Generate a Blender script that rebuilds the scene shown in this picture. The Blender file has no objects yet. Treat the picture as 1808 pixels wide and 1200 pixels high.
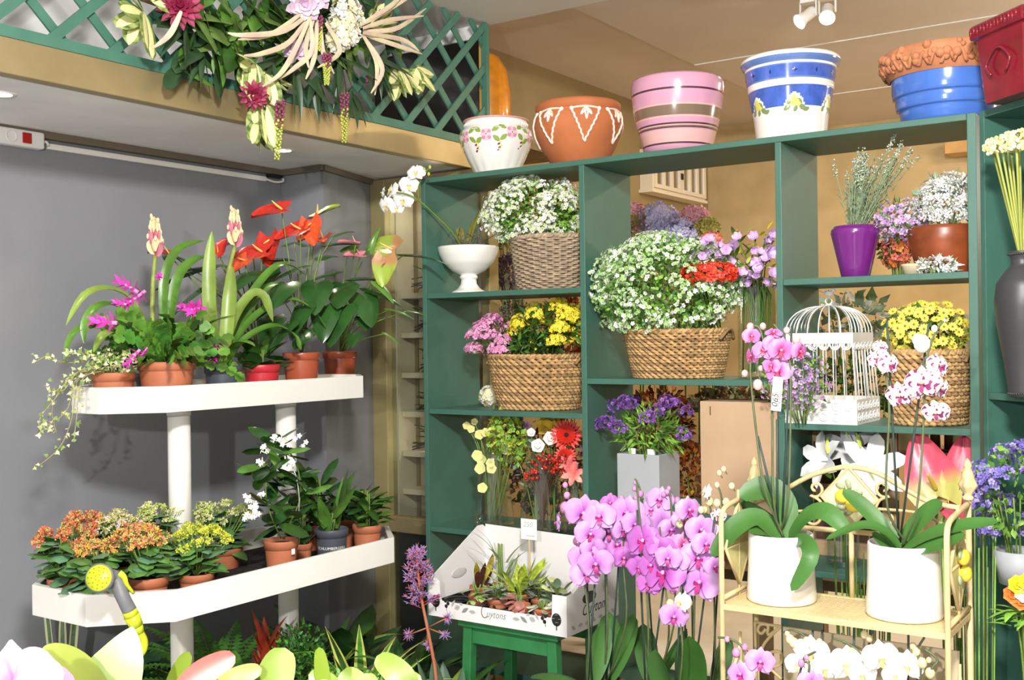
import bpy, math, random
import numpy as np
from mathutils import Vector, Matrix

S = bpy.context.scene
COL = S.collection
random.seed(7)
RNG = np.random.default_rng(7)
PI = math.pi

# ---------------------------------------------------------------- camera
F_PX, YAW, PITCH, ROLL = 1931.95, -0.5963, -0.0014, -0.0138
CAM = np.array([0.0, 0.0, 1.5])
_fw = np.array([math.sin(YAW)*math.cos(PITCH), math.cos(YAW)*math.cos(PITCH), math.sin(PITCH)])
_r0 = np.array([math.cos(YAW), -math.sin(YAW), 0.0])
_u0 = np.cross(_r0, _fw)
_R = math.cos(ROLL)*_r0 + math.sin(ROLL)*_u0
_U = -math.sin(ROLL)*_r0 + math.cos(ROLL)*_u0
cd = bpy.data.cameras.new('camera')
cd.sensor_width = 36.0
cd.lens = 36.0*F_PX/1808.0
cd.clip_start = 0.02
cam = bpy.data.objects.new('camera', cd)
COL.objects.link(cam)
M = Matrix(((_R[0], _U[0], -_fw[0], CAM[0]), (_R[1], _U[1], -_fw[1], CAM[1]), (_R[2], _U[2], -_fw[2], CAM[2]), (0, 0, 0, 1)))
cam.matrix_world = M
S.camera = cam

# ---------------------------------------------------------------- view, world, lights
S.view_settings.view_transform = 'Standard'
S.view_settings.look = 'None'
S.view_settings.gamma = 1.0
S.view_settings.use_curve_mapping = False
S.view_settings.exposure = 0.3
S.cycles.transparent_max_bounces = 24
W = bpy.data.worlds.new('world')
S.world = W
W.use_nodes = True
W.node_tree.nodes['Background'].inputs[0].default_value = (0.95, 0.97, 1.0, 1)
W.node_tree.nodes['Background'].inputs[1].default_value = 0.45


def lamp(name, kind, loc, energy, color=(1, 1, 1), size=0.1, target=None, spot=None, blend=0.5):
    l = bpy.data.lights.new(name, kind)
    l.energy = energy
    l.color = color
    if kind == 'AREA':
        l.shape = 'DISK'
        l.size = size
    elif kind in ('POINT', 'SPOT'):
        l.shadow_soft_size = size
    if kind == 'SPOT':
        l.spot_size = spot
        l.spot_blend = blend
    o = bpy.data.objects.new(name, l)
    COL.objects.link(o)
    o.location = loc
    if target is not None:
        d = Vector(target) - Vector(loc)
        o.rotation_euler = d.to_track_quat('-Z', 'Y').to_euler()
    return o


# the photographer's flash, behind and above the lens, and the shop's ceiling light over it
lamp('flash_light', 'SPOT', (-0.30, -0.75, 1.84), 190, (1.0, 0.98, 0.96), 0.03, (-2.0, 3.0, 1.35), math.radians(100), 0.6)
lamp('shop_ceiling_light', 'AREA', (0.0, 0.25, 2.84), 175, (1.0, 0.97, 0.93), 0.35, (-1.3, 3.0, 0.9))
# area lights added to warm the back room, besides its track spots
lamp('back_room_light', 'AREA', (-0.6, 5.6, 2.86), 34, (1.0, 0.82, 0.56), 0.5, (-1.2, 6.2, 0.0))
lamp('back_room_fill', 'POINT', (0.5, 5.4, 2.2), 42, (1.0, 0.93, 0.84), 0.12)  # added point fill to brighten the ceiling; no pendant hangs here
lamp('back_room_glow', 'AREA', (-2.0, 5.6, 2.86), 16, (1.0, 0.80, 0.52), 0.4, (-2.0, 5.6, 0.0))


# ---------------------------------------------------------------- placing helpers
def ray(px, py):
    return _fw + _R*(px-904)/F_PX - _U*(py-600)/F_PX


def at_y(px, py, y):
    v = ray(px, py)
    return CAM + v*y/v[1]


def at_x(px, py, x):
    v = ray(px, py)
    return CAM + v*x/v[0]


def at_z(px, py, z):
    v = ray(px, py)
    return CAM + v*(z-1.5)/v[2]


def xyz(px, y, z):
    py = 600
    for _ in range(6):
        p = at_y(px, py, y)
        k = (p-CAM) @ _fw
        py += (p[2]-z)*F_PX/k
    return at_y(px, py, y)


def mpp(p):
    return float((np.array(p)-CAM) @ _fw)/F_PX


# ---------------------------------------------------------------- materials
def lin(c):
    if isinstance(c, str):
        c = tuple(int(c[i:i+2], 16)/255 for i in (1, 3, 5))
    return tuple(x/12.92 if x <= 0.04045 else ((x+0.055)/1.055)**2.4 for x in c)


MATS = {}


def mat(name, col, rough=0.5, metal=0.0, var=0.0, scale=8.0, col2=None, bump=0.0, bscale=60.0, spec=0.5, coat=0.0, trans=0.0, sss=0.0):
    if name in MATS:
        return MATS[name]
    m = bpy.data.materials.new(name)
    m.use_nodes = True
    nt = m.node_tree
    b = nt.nodes['Principled BSDF']
    c1 = lin(col)
    b.inputs['Base Color'].default_value = (*c1, 1)
    b.inputs['Roughness'].default_value = rough
    b.inputs['Metallic'].default_value = metal
    b.inputs['Specular IOR Level'].default_value = spec
    b.inputs['Coat Weight'].default_value = coat
    b.inputs['Coat Roughness'].default_value = 0.08
    if trans:
        b.inputs['Transmission Weight'].default_value = trans
    if sss:
        b.inputs['Subsurface Weight'].default_value = sss
        b.inputs['Subsurface Radius'].default_value = (0.01, 0.006, 0.004)
    if var or col2:
        tc = nt.nodes.new('ShaderNodeTexCoord')
        n = nt.nodes.new('ShaderNodeTexNoise')
        n.inputs['Scale'].default_value = scale
        n.inputs['Detail'].default_value = 4
        nt.links.new(tc.outputs['Object'], n.inputs['Vector'])
        r = nt.nodes.new('ShaderNodeValToRGB')
        c2 = lin(col2) if col2 else tuple(min(1, x*(1+var)) for x in c1)
        c0 = c1 if col2 else tuple(x*(1-var) for x in c1)
        r.color_ramp.elements[0].position = 0.35
        r.color_ramp.elements[1].position = 0.65
        r.color_ramp.elements[0].color = (*c0, 1)
        r.color_ramp.elements[1].color = (*c2, 1)
        nt.links.new(n.outputs['Fac'], r.inputs['Fac'])
        nt.links.new(r.outputs['Color'], b.inputs['Base Color'])
    if bump:
        tc = nt.nodes.new('ShaderNodeTexCoord')
        n = nt.nodes.new('ShaderNodeTexNoise')
        n.inputs['Scale'].default_value = bscale
        n.inputs['Detail'].default_value = 5
        nt.links.new(tc.outputs['Object'], n.inputs['Vector'])
        bp = nt.nodes.new('ShaderNodeBump')
        bp.inputs['Strength'].default_value = bump
        bp.inputs['Distance'].default_value = 0.01
        nt.links.new(n.outputs['Fac'], bp.inputs['Height'])
        nt.links.new(bp.outputs['Normal'], b.inputs['Normal'])
    MATS[name] = m
    return m


def glass_mat(name, tint=(0.9, 0.95, 0.93), alpha=0.2, rough=0.03):
    if name in MATS:
        return MATS[name]
    m = bpy.data.materials.new(name)
    m.use_nodes = True
    nt = m.node_tree
    out = nt.nodes['Material Output']
    nt.nodes.remove(nt.nodes['Principled BSDF'])
    g = nt.nodes.new('ShaderNodeBsdfGlossy')
    g.inputs['Color'].default_value = (1, 1, 1, 1)
    g.inputs['Roughness'].default_value = rough
    t = nt.nodes.new('ShaderNodeBsdfTransparent')
    t.inputs[0].default_value = (*tint, 1)
    fr = nt.nodes.new('ShaderNodeFresnel')
    fr.inputs[0].default_value = 1.5
    ma = nt.nodes.new('ShaderNodeMath')
    ma.operation = 'ADD'
    ma.use_clamp = True
    ma.inputs[1].default_value = alpha
    ge = nt.nodes.new('ShaderNodeNewGeometry')
    sb = nt.nodes.new('ShaderNodeMath')
    sb.operation = 'SUBTRACT'
    sb.inputs[0].default_value = 1.0
    nt.links.new(ge.outputs['Backfacing'], sb.inputs[1])
    mu = nt.nodes.new('ShaderNodeMath')
    mu.operation = 'MULTIPLY'
    nt.links.new(fr.outputs[0], mu.inputs[0])
    nt.links.new(sb.outputs[0], mu.inputs[1])
    nt.links.new(mu.outputs[0], ma.inputs[0])
    mx = nt.nodes.new('ShaderNodeMixShader')
    nt.links.new(ma.outputs[0], mx.inputs[0])
    nt.links.new(t.outputs[0], mx.inputs[1])
    nt.links.new(g.outputs[0], mx.inputs[2])
    nt.links.new(mx.outputs[0], out.inputs[0])
    MATS[name] = m
    return m


def emit_mat(name, col, strength):
    m = bpy.data.materials.new(name)
    m.use_nodes = True
    b = m.node_tree.nodes['Principled BSDF']
    b.inputs['Emission Color'].default_value = (*lin(col), 1)
    b.inputs['Emission Strength'].default_value = strength
    return m


# ---------------------------------------------------------------- mesh builder
def frame(d, spin=0.0):
    d = np.asarray(d, float)
    d = d/(np.linalg.norm(d)+1e-12)
    a = np.array([0, 0, 1.0]) if abs(d[2]) < 0.95 else np.array([1.0, 0, 0])
    x = np.cross(a, d)
    x /= np.linalg.norm(x)
    y = np.cross(d, x)
    c, s = math.cos(spin), math.sin(spin)
    return np.stack([c*x+s*y, -s*x+c*y, d], axis=1)


def rotz(a):
    c, s = math.cos(a), math.sin(a)
    return np.array([[c, -s, 0], [s, c, 0], [0, 0, 1.0]])


def rotx(a):
    c, s = math.cos(a), math.sin(a)
    return np.array([[1.0, 0, 0], [0, c, -s], [0, s, c]])


def roty(a):
    c, s = math.cos(a), math.sin(a)
    return np.array([[c, 0, s], [0, 1.0, 0], [-s, 0, c]])


class MB:
    def __init__(self, smooth=True):
        self.v, self.f, self.m, self.n, self.mats, self.smooth = [], [], [], 0, [], smooth

    def mi(self, m):
        if m not in self.mats:
            self.mats.append(m)
        return self.mats.index(m)

    def add(self, V, Fs, m):
        V = np.asarray(V, float)
        k = self.mi(m)
        self.v.append(V)
        o = self.n
        for f in Fs:
            self.f.append(tuple(int(i)+o for i in f))
        self.m += [k]*len(Fs)
        self.n += len(V)

    def box(self, lo, hi, m, R=None, T=None):
        x0, y0, z0 = lo
        x1, y1, z1 = hi
        V = np.array([(x0, y0, z0), (x1, y0, z0), (x1, y1, z0), (x0, y1, z0), (x0, y0, z1), (x1, y0, z1), (x1, y1, z1), (x0, y1, z1)], float)
        if R is not None:
            V = V @ R.T
        if T is not None:
            V = V + np.array(T)
        self.add(V, [(0, 3, 2, 1), (4, 5, 6, 7), (0, 1, 5, 4), (1, 2, 6, 5), (2, 3, 7, 6), (3, 0, 4, 7)], m)

    def beam(self, a, b, w, t, m, up=(0, 0, 1)):
        a, b = np.array(a, float), np.array(b, float)
        d = b-a
        L = np.linalg.norm(d)
        d /= L
        up = np.array(up, float)
        x = np.cross(d, up)
        x /= np.linalg.norm(x)
        u = np.cross(x, d)
        V = []
        for p in (a, b):
            for sx, su in ((-1, -1), (1, -1), (1, 1), (-1, 1)):
                V.append(p+x*sx*w/2+u*su*t/2)
        self.add(V, [(0, 1, 2, 3), (7, 6, 5, 4), (0, 4, 5, 1), (1, 5, 6, 2), (2, 6, 7, 3), (3, 7, 4, 0)], m)

    def grid(self, P, m, closed=False):
        P = np.asarray(P, float)
        a, b = P.shape[:2]
        Fs = []
        for i in range(a-1):
            for j in range(b if closed else b-1):
                j2 = (j+1) % b
                Fs.append((i*b+j, i*b+j2, (i+1)*b+j2, (i+1)*b+j))
        self.add(P.reshape(-1, 3), Fs, m)

    def tube(self, path, r, m, n=7, caps=True, closed=False):
        P = np.asarray(path, float)
        k = len(P)
        rr = np.full(k, float(r)) if np.isscalar(r) else np.interp(np.linspace(0, 1, k), np.linspace(0, 1, len(r)), r)
        T = np.gradient(P, axis=0) if not closed else np.roll(P, -1, 0)-np.roll(P, 1, 0)
        T /= (np.linalg.norm(T, axis=1, keepdims=True)+1e-12)
        fr = frame(T[0])
        x = fr[:, 0]
        G = []
        th = np.arange(n)*2*PI/n
        for i in range(k):
            x = x-T[i]*(x@T[i])
            x /= (np.linalg.norm(x)+1e-12)
            y = np.cross(T[i], x)
            G.append(P[i]+rr[i]*(np.outer(np.cos(th), x)+np.outer(np.sin(th), y)))
        G = np.array(G)
        if closed:
            G = np.concatenate([G, G[:1]], 0)
        self.grid(G, m, True)
        if caps and not closed:
            o = self.n-k*n
            mi = self.mi(m)
            self.f.append(tuple(o+i for i in range(n))[::-1])
            self.f.append(tuple(o+(k-1)*n+i for i in range(n)))
            self.m += [mi, mi]

    def lathe(self, prof, m, n=36, T=(0, 0, 0), ell=1.0, flute=None):
        th = np.arange(n)*2*PI/n
        G = []
        for i, (r, z) in enumerate(prof):
            rr = r*(1 + (flute(i, th) if flute else 0*th))
            G.append(np.stack([rr*np.cos(th)*ell, rr*np.sin(th), np.full(n, z)], 1)+np.array(T))
        self.grid(np.array(G), m, True)

    def ball(self, c, r, m, n=10, R=None):
        r = np.array([r]*3 if np.isscalar(r) else r, float)
        G = []
        for i in range(n//2+1):
            a = -PI/2+PI*i/(n//2)
            th = np.arange(n)*2*PI/n
            p = np.stack([np.cos(a)*np.cos(th)*r[0], np.cos(a)*np.sin(th)*r[1], np.full(n, math.sin(a)*r[2])], 1)
            if R is not None:
                p = p @ R.T
            G.append(p+np.array(c))
        self.grid(np.array(G), m, True)

    def blade(self, p0, az, el, L, w, m, curl=0.8, shape='lance', fold=0.15, seg=8, roll=0.0, wav=0.0, m2=None, twist=0.0):
        """a leaf: starts at p0, leaves in direction az, el and bends down by curl."""
        p = np.array(p0, float)
        G = []
        x = np.array([-math.sin(az), math.cos(az), 0.0])
        for i in range(seg+1):
            t = i/seg
            e = el-curl*t
            d = np.array([math.cos(e)*math.cos(az), math.cos(e)*math.sin(az), math.sin(e)])
            up = np.cross(d, x)
            rl = roll+twist*t
            sd = math.cos(rl)*x+math.sin(rl)*up
            nn = np.cross(d, sd)
            if shape == 'lance':
                ww = math.sin(PI*min(1, t*0.93+0.07)**0.75)
            elif shape == 'strap':
                ww = min(1, 0.6+t*1.4)*(1-max(0, (t-0.6)/0.4)**2)
            elif shape == 'oval':
                ww = math.sqrt(max(0, 1-(2*t-1)**2))
            elif shape == 'obov':
                ww = math.sqrt(max(0, 1-(2*t**1.3-1)**2))
            elif shape == 'sword':
                ww = (1-t)**0.7
            elif shape == 'heart':
                ww = (1-t)**0.6*(1 if t > 0.02 else 0.55)
            else:
                ww = 1
            ww = max(ww, 0.03)*w/2
            back = d*(-0.22*L*max(0, 1-t*3)) if shape == 'heart' else 0
            wv = wav*w*math.sin(t*14)
            G.append([p+sd*ww+nn*(-fold*ww+wv)+back, p+sd*ww*0.5+nn*(-fold*ww*0.35)+back*0.6, p+nn*0.0, p-sd*ww*0.5+nn*(-fold*ww*0.35)+back*0.6, p-sd*ww+nn*(-fold*ww-wv)+back])
            p = p+d*L/seg
        G = np.array(G)
        if m2 is None:
            self.grid(G, m)
        else:
            self.grid(G[:, 0:2], m2)
            self.grid(G[:, 1:4], m)
            self.grid(G[:, 3:5], m2)
        return p

    def ribbon(self, path, w, m, hint, fold=0.2, shape='oval', n=16):
        """a leaf that follows a path; hint is roughly the upper side's normal"""
        P = smoothpath(path, n+1)
        T = np.gradient(P, axis=0)
        T /= np.linalg.norm(T, axis=1, keepdims=True)
        S_ = np.cross(T, np.asarray(hint, float))
        S_ /= np.linalg.norm(S_, axis=1, keepdims=True)
        N_ = np.cross(S_, T)
        u = np.linspace(0, 1, n+1)
        if shape == 'oval':
            ww = np.sqrt(np.clip(1-(2*(0.1+0.9*u)**1.25-1)**2, 0, 1))
        elif shape == 'strap':
            ww = np.minimum(1, 0.55+u*1.4)*(1-np.clip((u-0.6)/0.4, 0, 1)**2)
        else:
            ww = np.sin(PI*np.clip(0.1+0.9*u, 0, 1)**0.8)
        ww = (np.maximum(ww, 0.03)*w/2)[:, None]
        G = np.stack([P+S_*ww+N_*ww*fold, P+S_*ww*0.5+N_*ww*fold*0.3, P, P-S_*ww*0.5+N_*ww*fold*0.3, P-S_*ww+N_*ww*fold], 1)
        self.grid(G, m)

    def scatter(self, tmpl, P, N, s, ms, jitter=0.5):
        V, Fs = tmpl
        Fa = Fs
        for i in range(len(P)):
            nrm = np.asarray(N[i]) + jitter*RNG.normal(size=3)*0.5
            R = frame(nrm, RNG.uniform(0, 6.28))
            sc = s if np.isscalar(s) else RNG.uniform(*s)
            m = ms[RNG.integers(len(ms))] if isinstance(ms, (list, tuple)) else ms
            self.add((V*sc) @ R.T+P[i], Fa, m)

    def mesh(self, name):
        me = bpy.data.meshes.new(name)
        V = np.concatenate(self.v) if self.v else np.zeros((0, 3))
        me.from_pydata(V.tolist(), [], self.f)
        for m in self.mats:
            me.materials.append(m)
        me.polygons.foreach_set('material_index', self.m)
        if self.smooth:
            me.polygons.foreach_set('use_smooth', [True]*len(self.f))
        me.update()
        return me

    def build(self, name, parent=None, bevel=0.0, label=None, kind=None, auto=None):
        o = bpy.data.objects.new(name, self.mesh(name))
        COL.objects.link(o)
        if parent is not None:
            o.parent = parent
        if bevel:
            b = o.modifiers.new('bevel', 'BEVEL')
            b.width = bevel
            b.segments = 2
            b.limit_method = 'ANGLE'
        if label:
            o['label'] = label
        if kind:
            o['kind'] = kind
        return o


def thing(name, label, cat, loc=(0, 0, 0), rz=0.0, group=None):
    o = bpy.data.objects.new(name, None)
    COL.objects.link(o)
    o.empty_display_size = 0.05
    o.location = tuple(float(x) for x in loc)
    o.rotation_euler = (0, 0, rz)
    o['label'] = label
    o['category'] = cat
    if group:
        o['group'] = group
    return o


def tag(o, label, cat, group=None):
    o['label'] = label
    o['category'] = cat
    if group:
        o['group'] = group
    return o


def struct(name, mb, bevel=0.0):
    return mb.build(name, None, bevel, kind='structure')


def inst(name, me, parent, loc, R=None, s=1.0):
    o = bpy.data.objects.new(name, me)
    COL.objects.link(o)
    o.parent = parent
    A = np.eye(3) if R is None else R
    o.matrix_local = Matrix([[A[i][j]*s for j in range(3)]+[float(loc[i])] for i in range(3)]+[[0, 0, 0, 1]])
    return o


def text_mesh(txt, size, m, depth=0.0004, shear=0.0, align='CENTER'):
    """lettering as verts/faces in the XY plane, for mapping onto labels and boxes"""
    c = bpy.data.curves.new('lettering', 'FONT')
    c.body = txt
    c.size = size
    c.shear = shear
    c.align_x = align
    c.align_y = 'CENTER'
    c.resolution_u = 3
    o = bpy.data.objects.new('lettering', c)
    COL.objects.link(o)
    dg = bpy.context.evaluated_depsgraph_get()
    me = bpy.data.meshes.new_from_object(o.evaluated_get(dg))
    V = np.array([v.co[:] for v in me.vertices])
    Fs = [tuple(p.vertices) for p in me.polygons]
    bpy.data.objects.remove(o)
    bpy.data.meshes.remove(me)
    return V, Fs


def smoothpath(pts, n=16):
    P = np.asarray(pts, float)
    if len(P) < 3:
        return np.array([P[0]+(P[-1]-P[0])*t for t in np.linspace(0, 1, n)])
    t = np.linspace(0, len(P)-1, n)
    out = []
    for u in t:
        i = min(int(u), len(P)-2)
        f = u-i
        p0 = P[max(i-1, 0)]
        p1, p2 = P[i], P[i+1]
        p3 = P[min(i+2, len(P)-1)]
        out.append(0.5*((2*p1)+(-p0+p2)*f+(2*p0-5*p1+4*p2-p3)*f*f+(-p0+3*p1-3*p2+p3)*f**3))
    return np.array(out)


# petal templates facing +Z -------------------------------------------------
def floret(n=5, w=0.42, cup=0.25, inner=0.12):
    V, Fs = [], []
    for i in range(n):
        a = 2*PI*i/n
        R = rotz(a)
        q = np.array([(inner, 0, 0), (0.62, w, cup*0.5), (1, 0, cup), (0.62, -w, cup*0.5)])
        Fs.append(tuple(range(len(V), len(V)+4)))
        V += list(q @ R.T)
    return np.array(V), Fs


def leaflet(L=1.0, w=0.35):
    V = np.array([(0, 0, 0), (w*0.9, 0, L*0.4), (0, 0.12, L), (-w*0.9, 0, L*0.4), (0, 0.12, L*0.45)])
    return V, [(0, 1, 4), (1, 2, 4), (2, 3, 4), (3, 0, 4)]


def grain():
    V = np.array([(0, 0, -1), (0.7, 0, 0), (0, 0.7, 0), (-0.7, 0, 0), (0, -0.7, 0), (0, 0, 1.0)])
    return V, [(0, 2, 1), (0, 3, 2), (0, 4, 3), (0, 1, 4), (5, 1, 2), (5, 2, 3), (5, 3, 4), (5, 4, 1)]


FL5, FL4, FL5N = floret(5, 0.42, 0.28), floret(4, 0.45, 0.35), floret(5, 0.3, 0.2)
DAISY = floret(9, 0.24, 0.12, 0.2)
LEAF, LEAFN, GRAIN = leaflet(), leaflet(1.0, 0.16), grain()


def dome(n, c, r, zmin=-0.2, fill=0.15):
    """points and outward normals over a bushy ellipsoid"""
    P = RNG.normal(size=(n*3, 3))
    P /= np.linalg.norm(P, axis=1, keepdims=True)
    P = P[P[:, 2] > zmin][:n]
    N = P.copy()
    k = 1-fill*RNG.random((len(P), 1))
    return np.array(c)+P*k*np.array(r), N


# leaf and petal colours
GREEN = mat('leaf_green', '#537e30', 0.4, var=0.35, scale=14)
DGREEN = mat('leaf_dark_green', '#33531f', 0.32, var=0.35, scale=12)
LGREEN = mat('leaf_light_green', '#86b547', 0.45, var=0.25, scale=14)
YGREEN = mat('leaf_yellow_green', '#b9c94e', 0.45, var=0.25, scale=18)
GREY_GREEN = mat('leaf_grey_green', '#8aa288', 0.55, var=0.2, scale=20)
STEM = mat('stem_green', '#6f8a3c', 0.5, var=0.2, scale=20)
BROWNST = mat('stem_brown', '#6a4f33', 0.6, var=0.2, scale=20)
SOIL = mat('potting_soil', '#3a2a20', 0.95, var=0.5, scale=60, bump=0.8, bscale=90)
TERRA = mat('terracotta', '#b86e4c', 0.62, var=0.10, scale=9)
TERRAR = mat('brown_red_plastic', '#a85338', 0.3, var=0.06, scale=6)
WHITEG = mat('white_glaze', '#f2efe8', 0.22, coat=0.3)
WHITEP = mat('white_petal', '#f4f3ee', 0.6)
CREAMP = mat('cream_petal', '#f2ecc0', 0.6)
YELLOW = mat('yellow_petal', '#f0d824', 0.6, var=0.12, scale=30)
LILAC = mat('lilac_petal', '#c99bd8', 0.6, var=0.15, scale=30)
PURPLE = mat('purple_petal', '#7d52a8', 0.6, var=0.25, scale=30)
PINK = mat('pink_petal', '#e58fbe', 0.6, var=0.15, scale=30)
HOTPINK = mat('magenta_petal', '#e045ba', 0.5, var=0.15, scale=40)
RED = mat('red_petal', '#cf2a1c', 0.45, var=0.15, scale=20)
ORANGE = mat('orange_petal', '#e08034', 0.55, var=0.2, scale=25)
BLACKP = mat('black_plastic', '#1b1b1c', 0.4)
PAPER = mat('white_paper', '#f1f0ec', 0.7)
INK = mat('black_ink', '#1d1c1b', 0.7)
GREYINK = mat('grey_ink', '#8d8a86', 0.7)
# ================================================================= SETTING
GREYW = mat('grey_satin_paint', '#87898e', 0.40, var=0.04, scale=3, bump=0.05, bscale=40)
LIGHTW = mat('pale_grey_paint', '#e2e1df', 0.7, var=0.03, scale=3)
SOFF = mat('soffit_veneer', '#f3f1f0', 0.5, var=0.06, scale=4)
TAUPE = mat('taupe_ceiling_board', '#d6c8ba', 0.75, var=0.03, scale=3)
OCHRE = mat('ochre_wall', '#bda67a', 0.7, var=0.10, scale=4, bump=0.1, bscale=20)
GOLD = mat('brass_trim', '#b3a177', 0.38, metal=0.6, var=0.08, scale=5)
GOLDW = mat('gilded_post', '#c9a24c', 0.45, metal=0.2, var=0.1, scale=9)
GREENP = mat('green_paint', '#40695b', 0.48, var=0.05, scale=7, bump=0.06, bscale=120)
GREENL = mat('trellis_green', '#477664', 0.5, var=0.08, scale=12)
GREENS = mat('stool_green', '#2f7a45', 0.5, var=0.12, scale=14)
TILE = mat('floor_tile', '#dedad4', 0.5, var=0.08, scale=3)
DARKW = mat('dark_void_paint', '#2a2724', 0.6)
WHITEL = mat('white_lacquer', '#efece4', 0.35, var=0.02, scale=5)
BROWNM = mat('brown_moulding', '#6c6253', 0.5)

m = MB(False); m.box((-3.6, -2.5, -0.05), (2.2, 7.6, 0), TILE); struct('floor', m)
m = MB(False); m.box((-3.56, -2.5, 0), (-3.485, 3.8, 2.24), GREYW); struct('wall_left', m)
m = MB(False); m.box((-3.56, -2.5, 2.24), (-3.485, 3.98, 3.02), LIGHTW); struct('wall_left.001', m)
m = MB(False)
V = [(-3.484, 3.37), (-3.237, 3.37), (-3.358, 3.80), (-3.358, 3.90), (-3.484, 3.90)]
m.add([(*q, 0) for q in V]+[(*q, 2.215) for q in V], [(4, 3, 2, 1, 0), (5, 6, 7, 8, 9)]+[(i, (i+1) % 5, (i+1) % 5+5, i+5) for i in range(5)], GREYW)
struct('trim_1', m)
m = MB(False); m.box((-3.484, -2.5, 2.24), (-2.842, 3.84, 2.262), SOFF); struct('ceiling_soffit', m)
m = MB(False)
m.box((-2.842, -2.5, 2.238), (-2.795, 3.97, 2.338), GOLD)
m.box((-3.484, 3.845, 2.238), (-2.842, 3.97, 2.27), GOLD)
m.box((-3.35, -2.5, 2.42), (-3.30, 3.9, 2.47), GOLD)
struct('trim_2', m, 0.003)
m = MB(False)
m.box((-3.484, -2.5, 2.215), (-3.455, 3.345, 2.239), BROWNM)
m.box((-3.484, 3.345, 2.215), (-3.225, 3.369, 2.239), BROWNM)
m.beam((-3.228, 3.36, 2.227), (-3.35, 3.80, 2.227), 0.024, 0.024, BROWNM)
struct('trim_3', m)
# ceilings
m = MB(False); m.box((-3.56, -2.5, 2.9), (2.2, 4.0, 2.93), LIGHTW); struct('ceiling_front', m)
m = MB(False); m.box((-2.38, 4.0, 2.9), (2.2, 7.6, 2.96), TAUPE); struct('ceiling_back', m)
m = MB(False); m.box((-3.56, 4.0, 3.0), (-2.38, 7.6, 3.04), TAUPE); struct('ceiling_recess', m)
m = MB(False)
for y in (5.22, 6.35):
    m.box((-2.379, y-0.006, 2.896), (2.2, y+0.006, 2.9), LIGHTW)
struct('trim_4', m)
# back room
m = MB(False); m.box((-3.32, 4.0, 0), (-3.25, 7.4, 3.0), mat('ochre_shaded_paint', '#93805a', 0.7, var=0.05, scale=3)); struct('wall_back_left', m)  # ochre in a darker copy, shade put into this wall's colour
m = MB(False); m.box((-3.32, 7.33, 0), (2.2, 7.4, 3.0), OCHRE); struct('wall_back', m)
m = MB(False); m.box((2.2, 2.0, 0), (2.27, 7.4, 3.0), OCHRE); struct('wall_right', m)
# gilded post at the end of the trellis
m = MB(False); m.box((-2.855, 3.972, 0), (-2.822, 4.0, 2.898), GOLDW); struct('trim_5', m, 0.002)

# dark glazed panel above the soffit
DGLASS = glass_mat('smoked_glass', (0.09, 0.07, 0.055), 0.06, 0.06)
m = MB(False); m.box((-3.484, 3.972, 2.27), (-2.857, 3.982, 2.84), DGLASS)
m2 = struct('window_2', m)
m = MB(False)
m.box((-3.484, 3.96, 2.84), (-2.857, 3.99, 2.9), LIGHTW)
m.box((-3.484, 3.955, 2.345), (-2.857, 3.971, 2.39), mat('oak_rail', '#b98a4a', 0.5, var=0.2, scale=20))
struct('trim_6', m)

# ---- brass framed glass case at the end of the left wall (window_1)
wf = thing('window_1', '', '')
del wf['label'], wf['category']
wf['kind'] = 'structure'
OLIVEB = mat('brass_frame', '#a79a6c', 0.4, metal=0.35, var=0.08, scale=6)
m = MB(False)
m.box((-3.357, 3.80, 0), (-3.27, 3.87, 2.232), OLIVEB)
m.box((-2.735, 3.80, 0), (-2.69, 3.87, 2.232), OLIVEB)
m.box((-3.27, 3.80, 2.13), (-2.735, 3.87, 2.232), OLIVEB)
m.box((-3.27, 3.80, 0.63), (-2.735, 3.86, 0.70), GOLD)
m.build('window_frame', wf, 0.004)
CASEIN = mat('case_back', '#d6c8ad', 0.8, var=0.08, scale=6)
m = MB(False)
m.box((-3.268, 3.835, 0.0), (-2.737, 3.840, 2.13), glass_mat('case_glass', (0.82, 0.85, 0.82), 0.06, 0.02))
m.build('pane', wf)
m = MB(False)
m.box((-3.27, 4.01, 0), (-2.87, 4.03, 2.2), CASEIN)
m.box((-2.872, 3.88, 0), (-2.86, 4.03, 2.2), CASEIN)
m.box((-3.275, 3.875, 0), (-3.268, 4.01, 2.2), CASEIN)
m.build('back_panel', wf)
zs = [at_y(715, q, 3.93)[2] for q in (523, 592, 662, 730, 799, 865)]
for z in zs:
    m = MB(False)
    m.box((-3.265, 3.9, z-0.012), (-2.873, 4.008, z+0.012), mat('shelf_edge_wood', '#ead8be', 0.6))
    m.build('glass_case_shelf', wf)
m = MB(False)
m.box((-3.27, 3.845, 0), (-2.735, 3.86, 0.63), DARKW)
m.build('lower_panel', wf)

lamp('case_fill', 'POINT', (-3.06, 3.93, 2.05), 1.0, (1.0, 0.93, 0.82), 0.03)  # fill light added to brighten the case, which has no lamp
lamp('case_fill', 'POINT', (-3.06, 3.93, 1.03), 0.8, (1.0, 0.93, 0.82), 0.03)  # second added fill, lower down in the case
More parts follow.
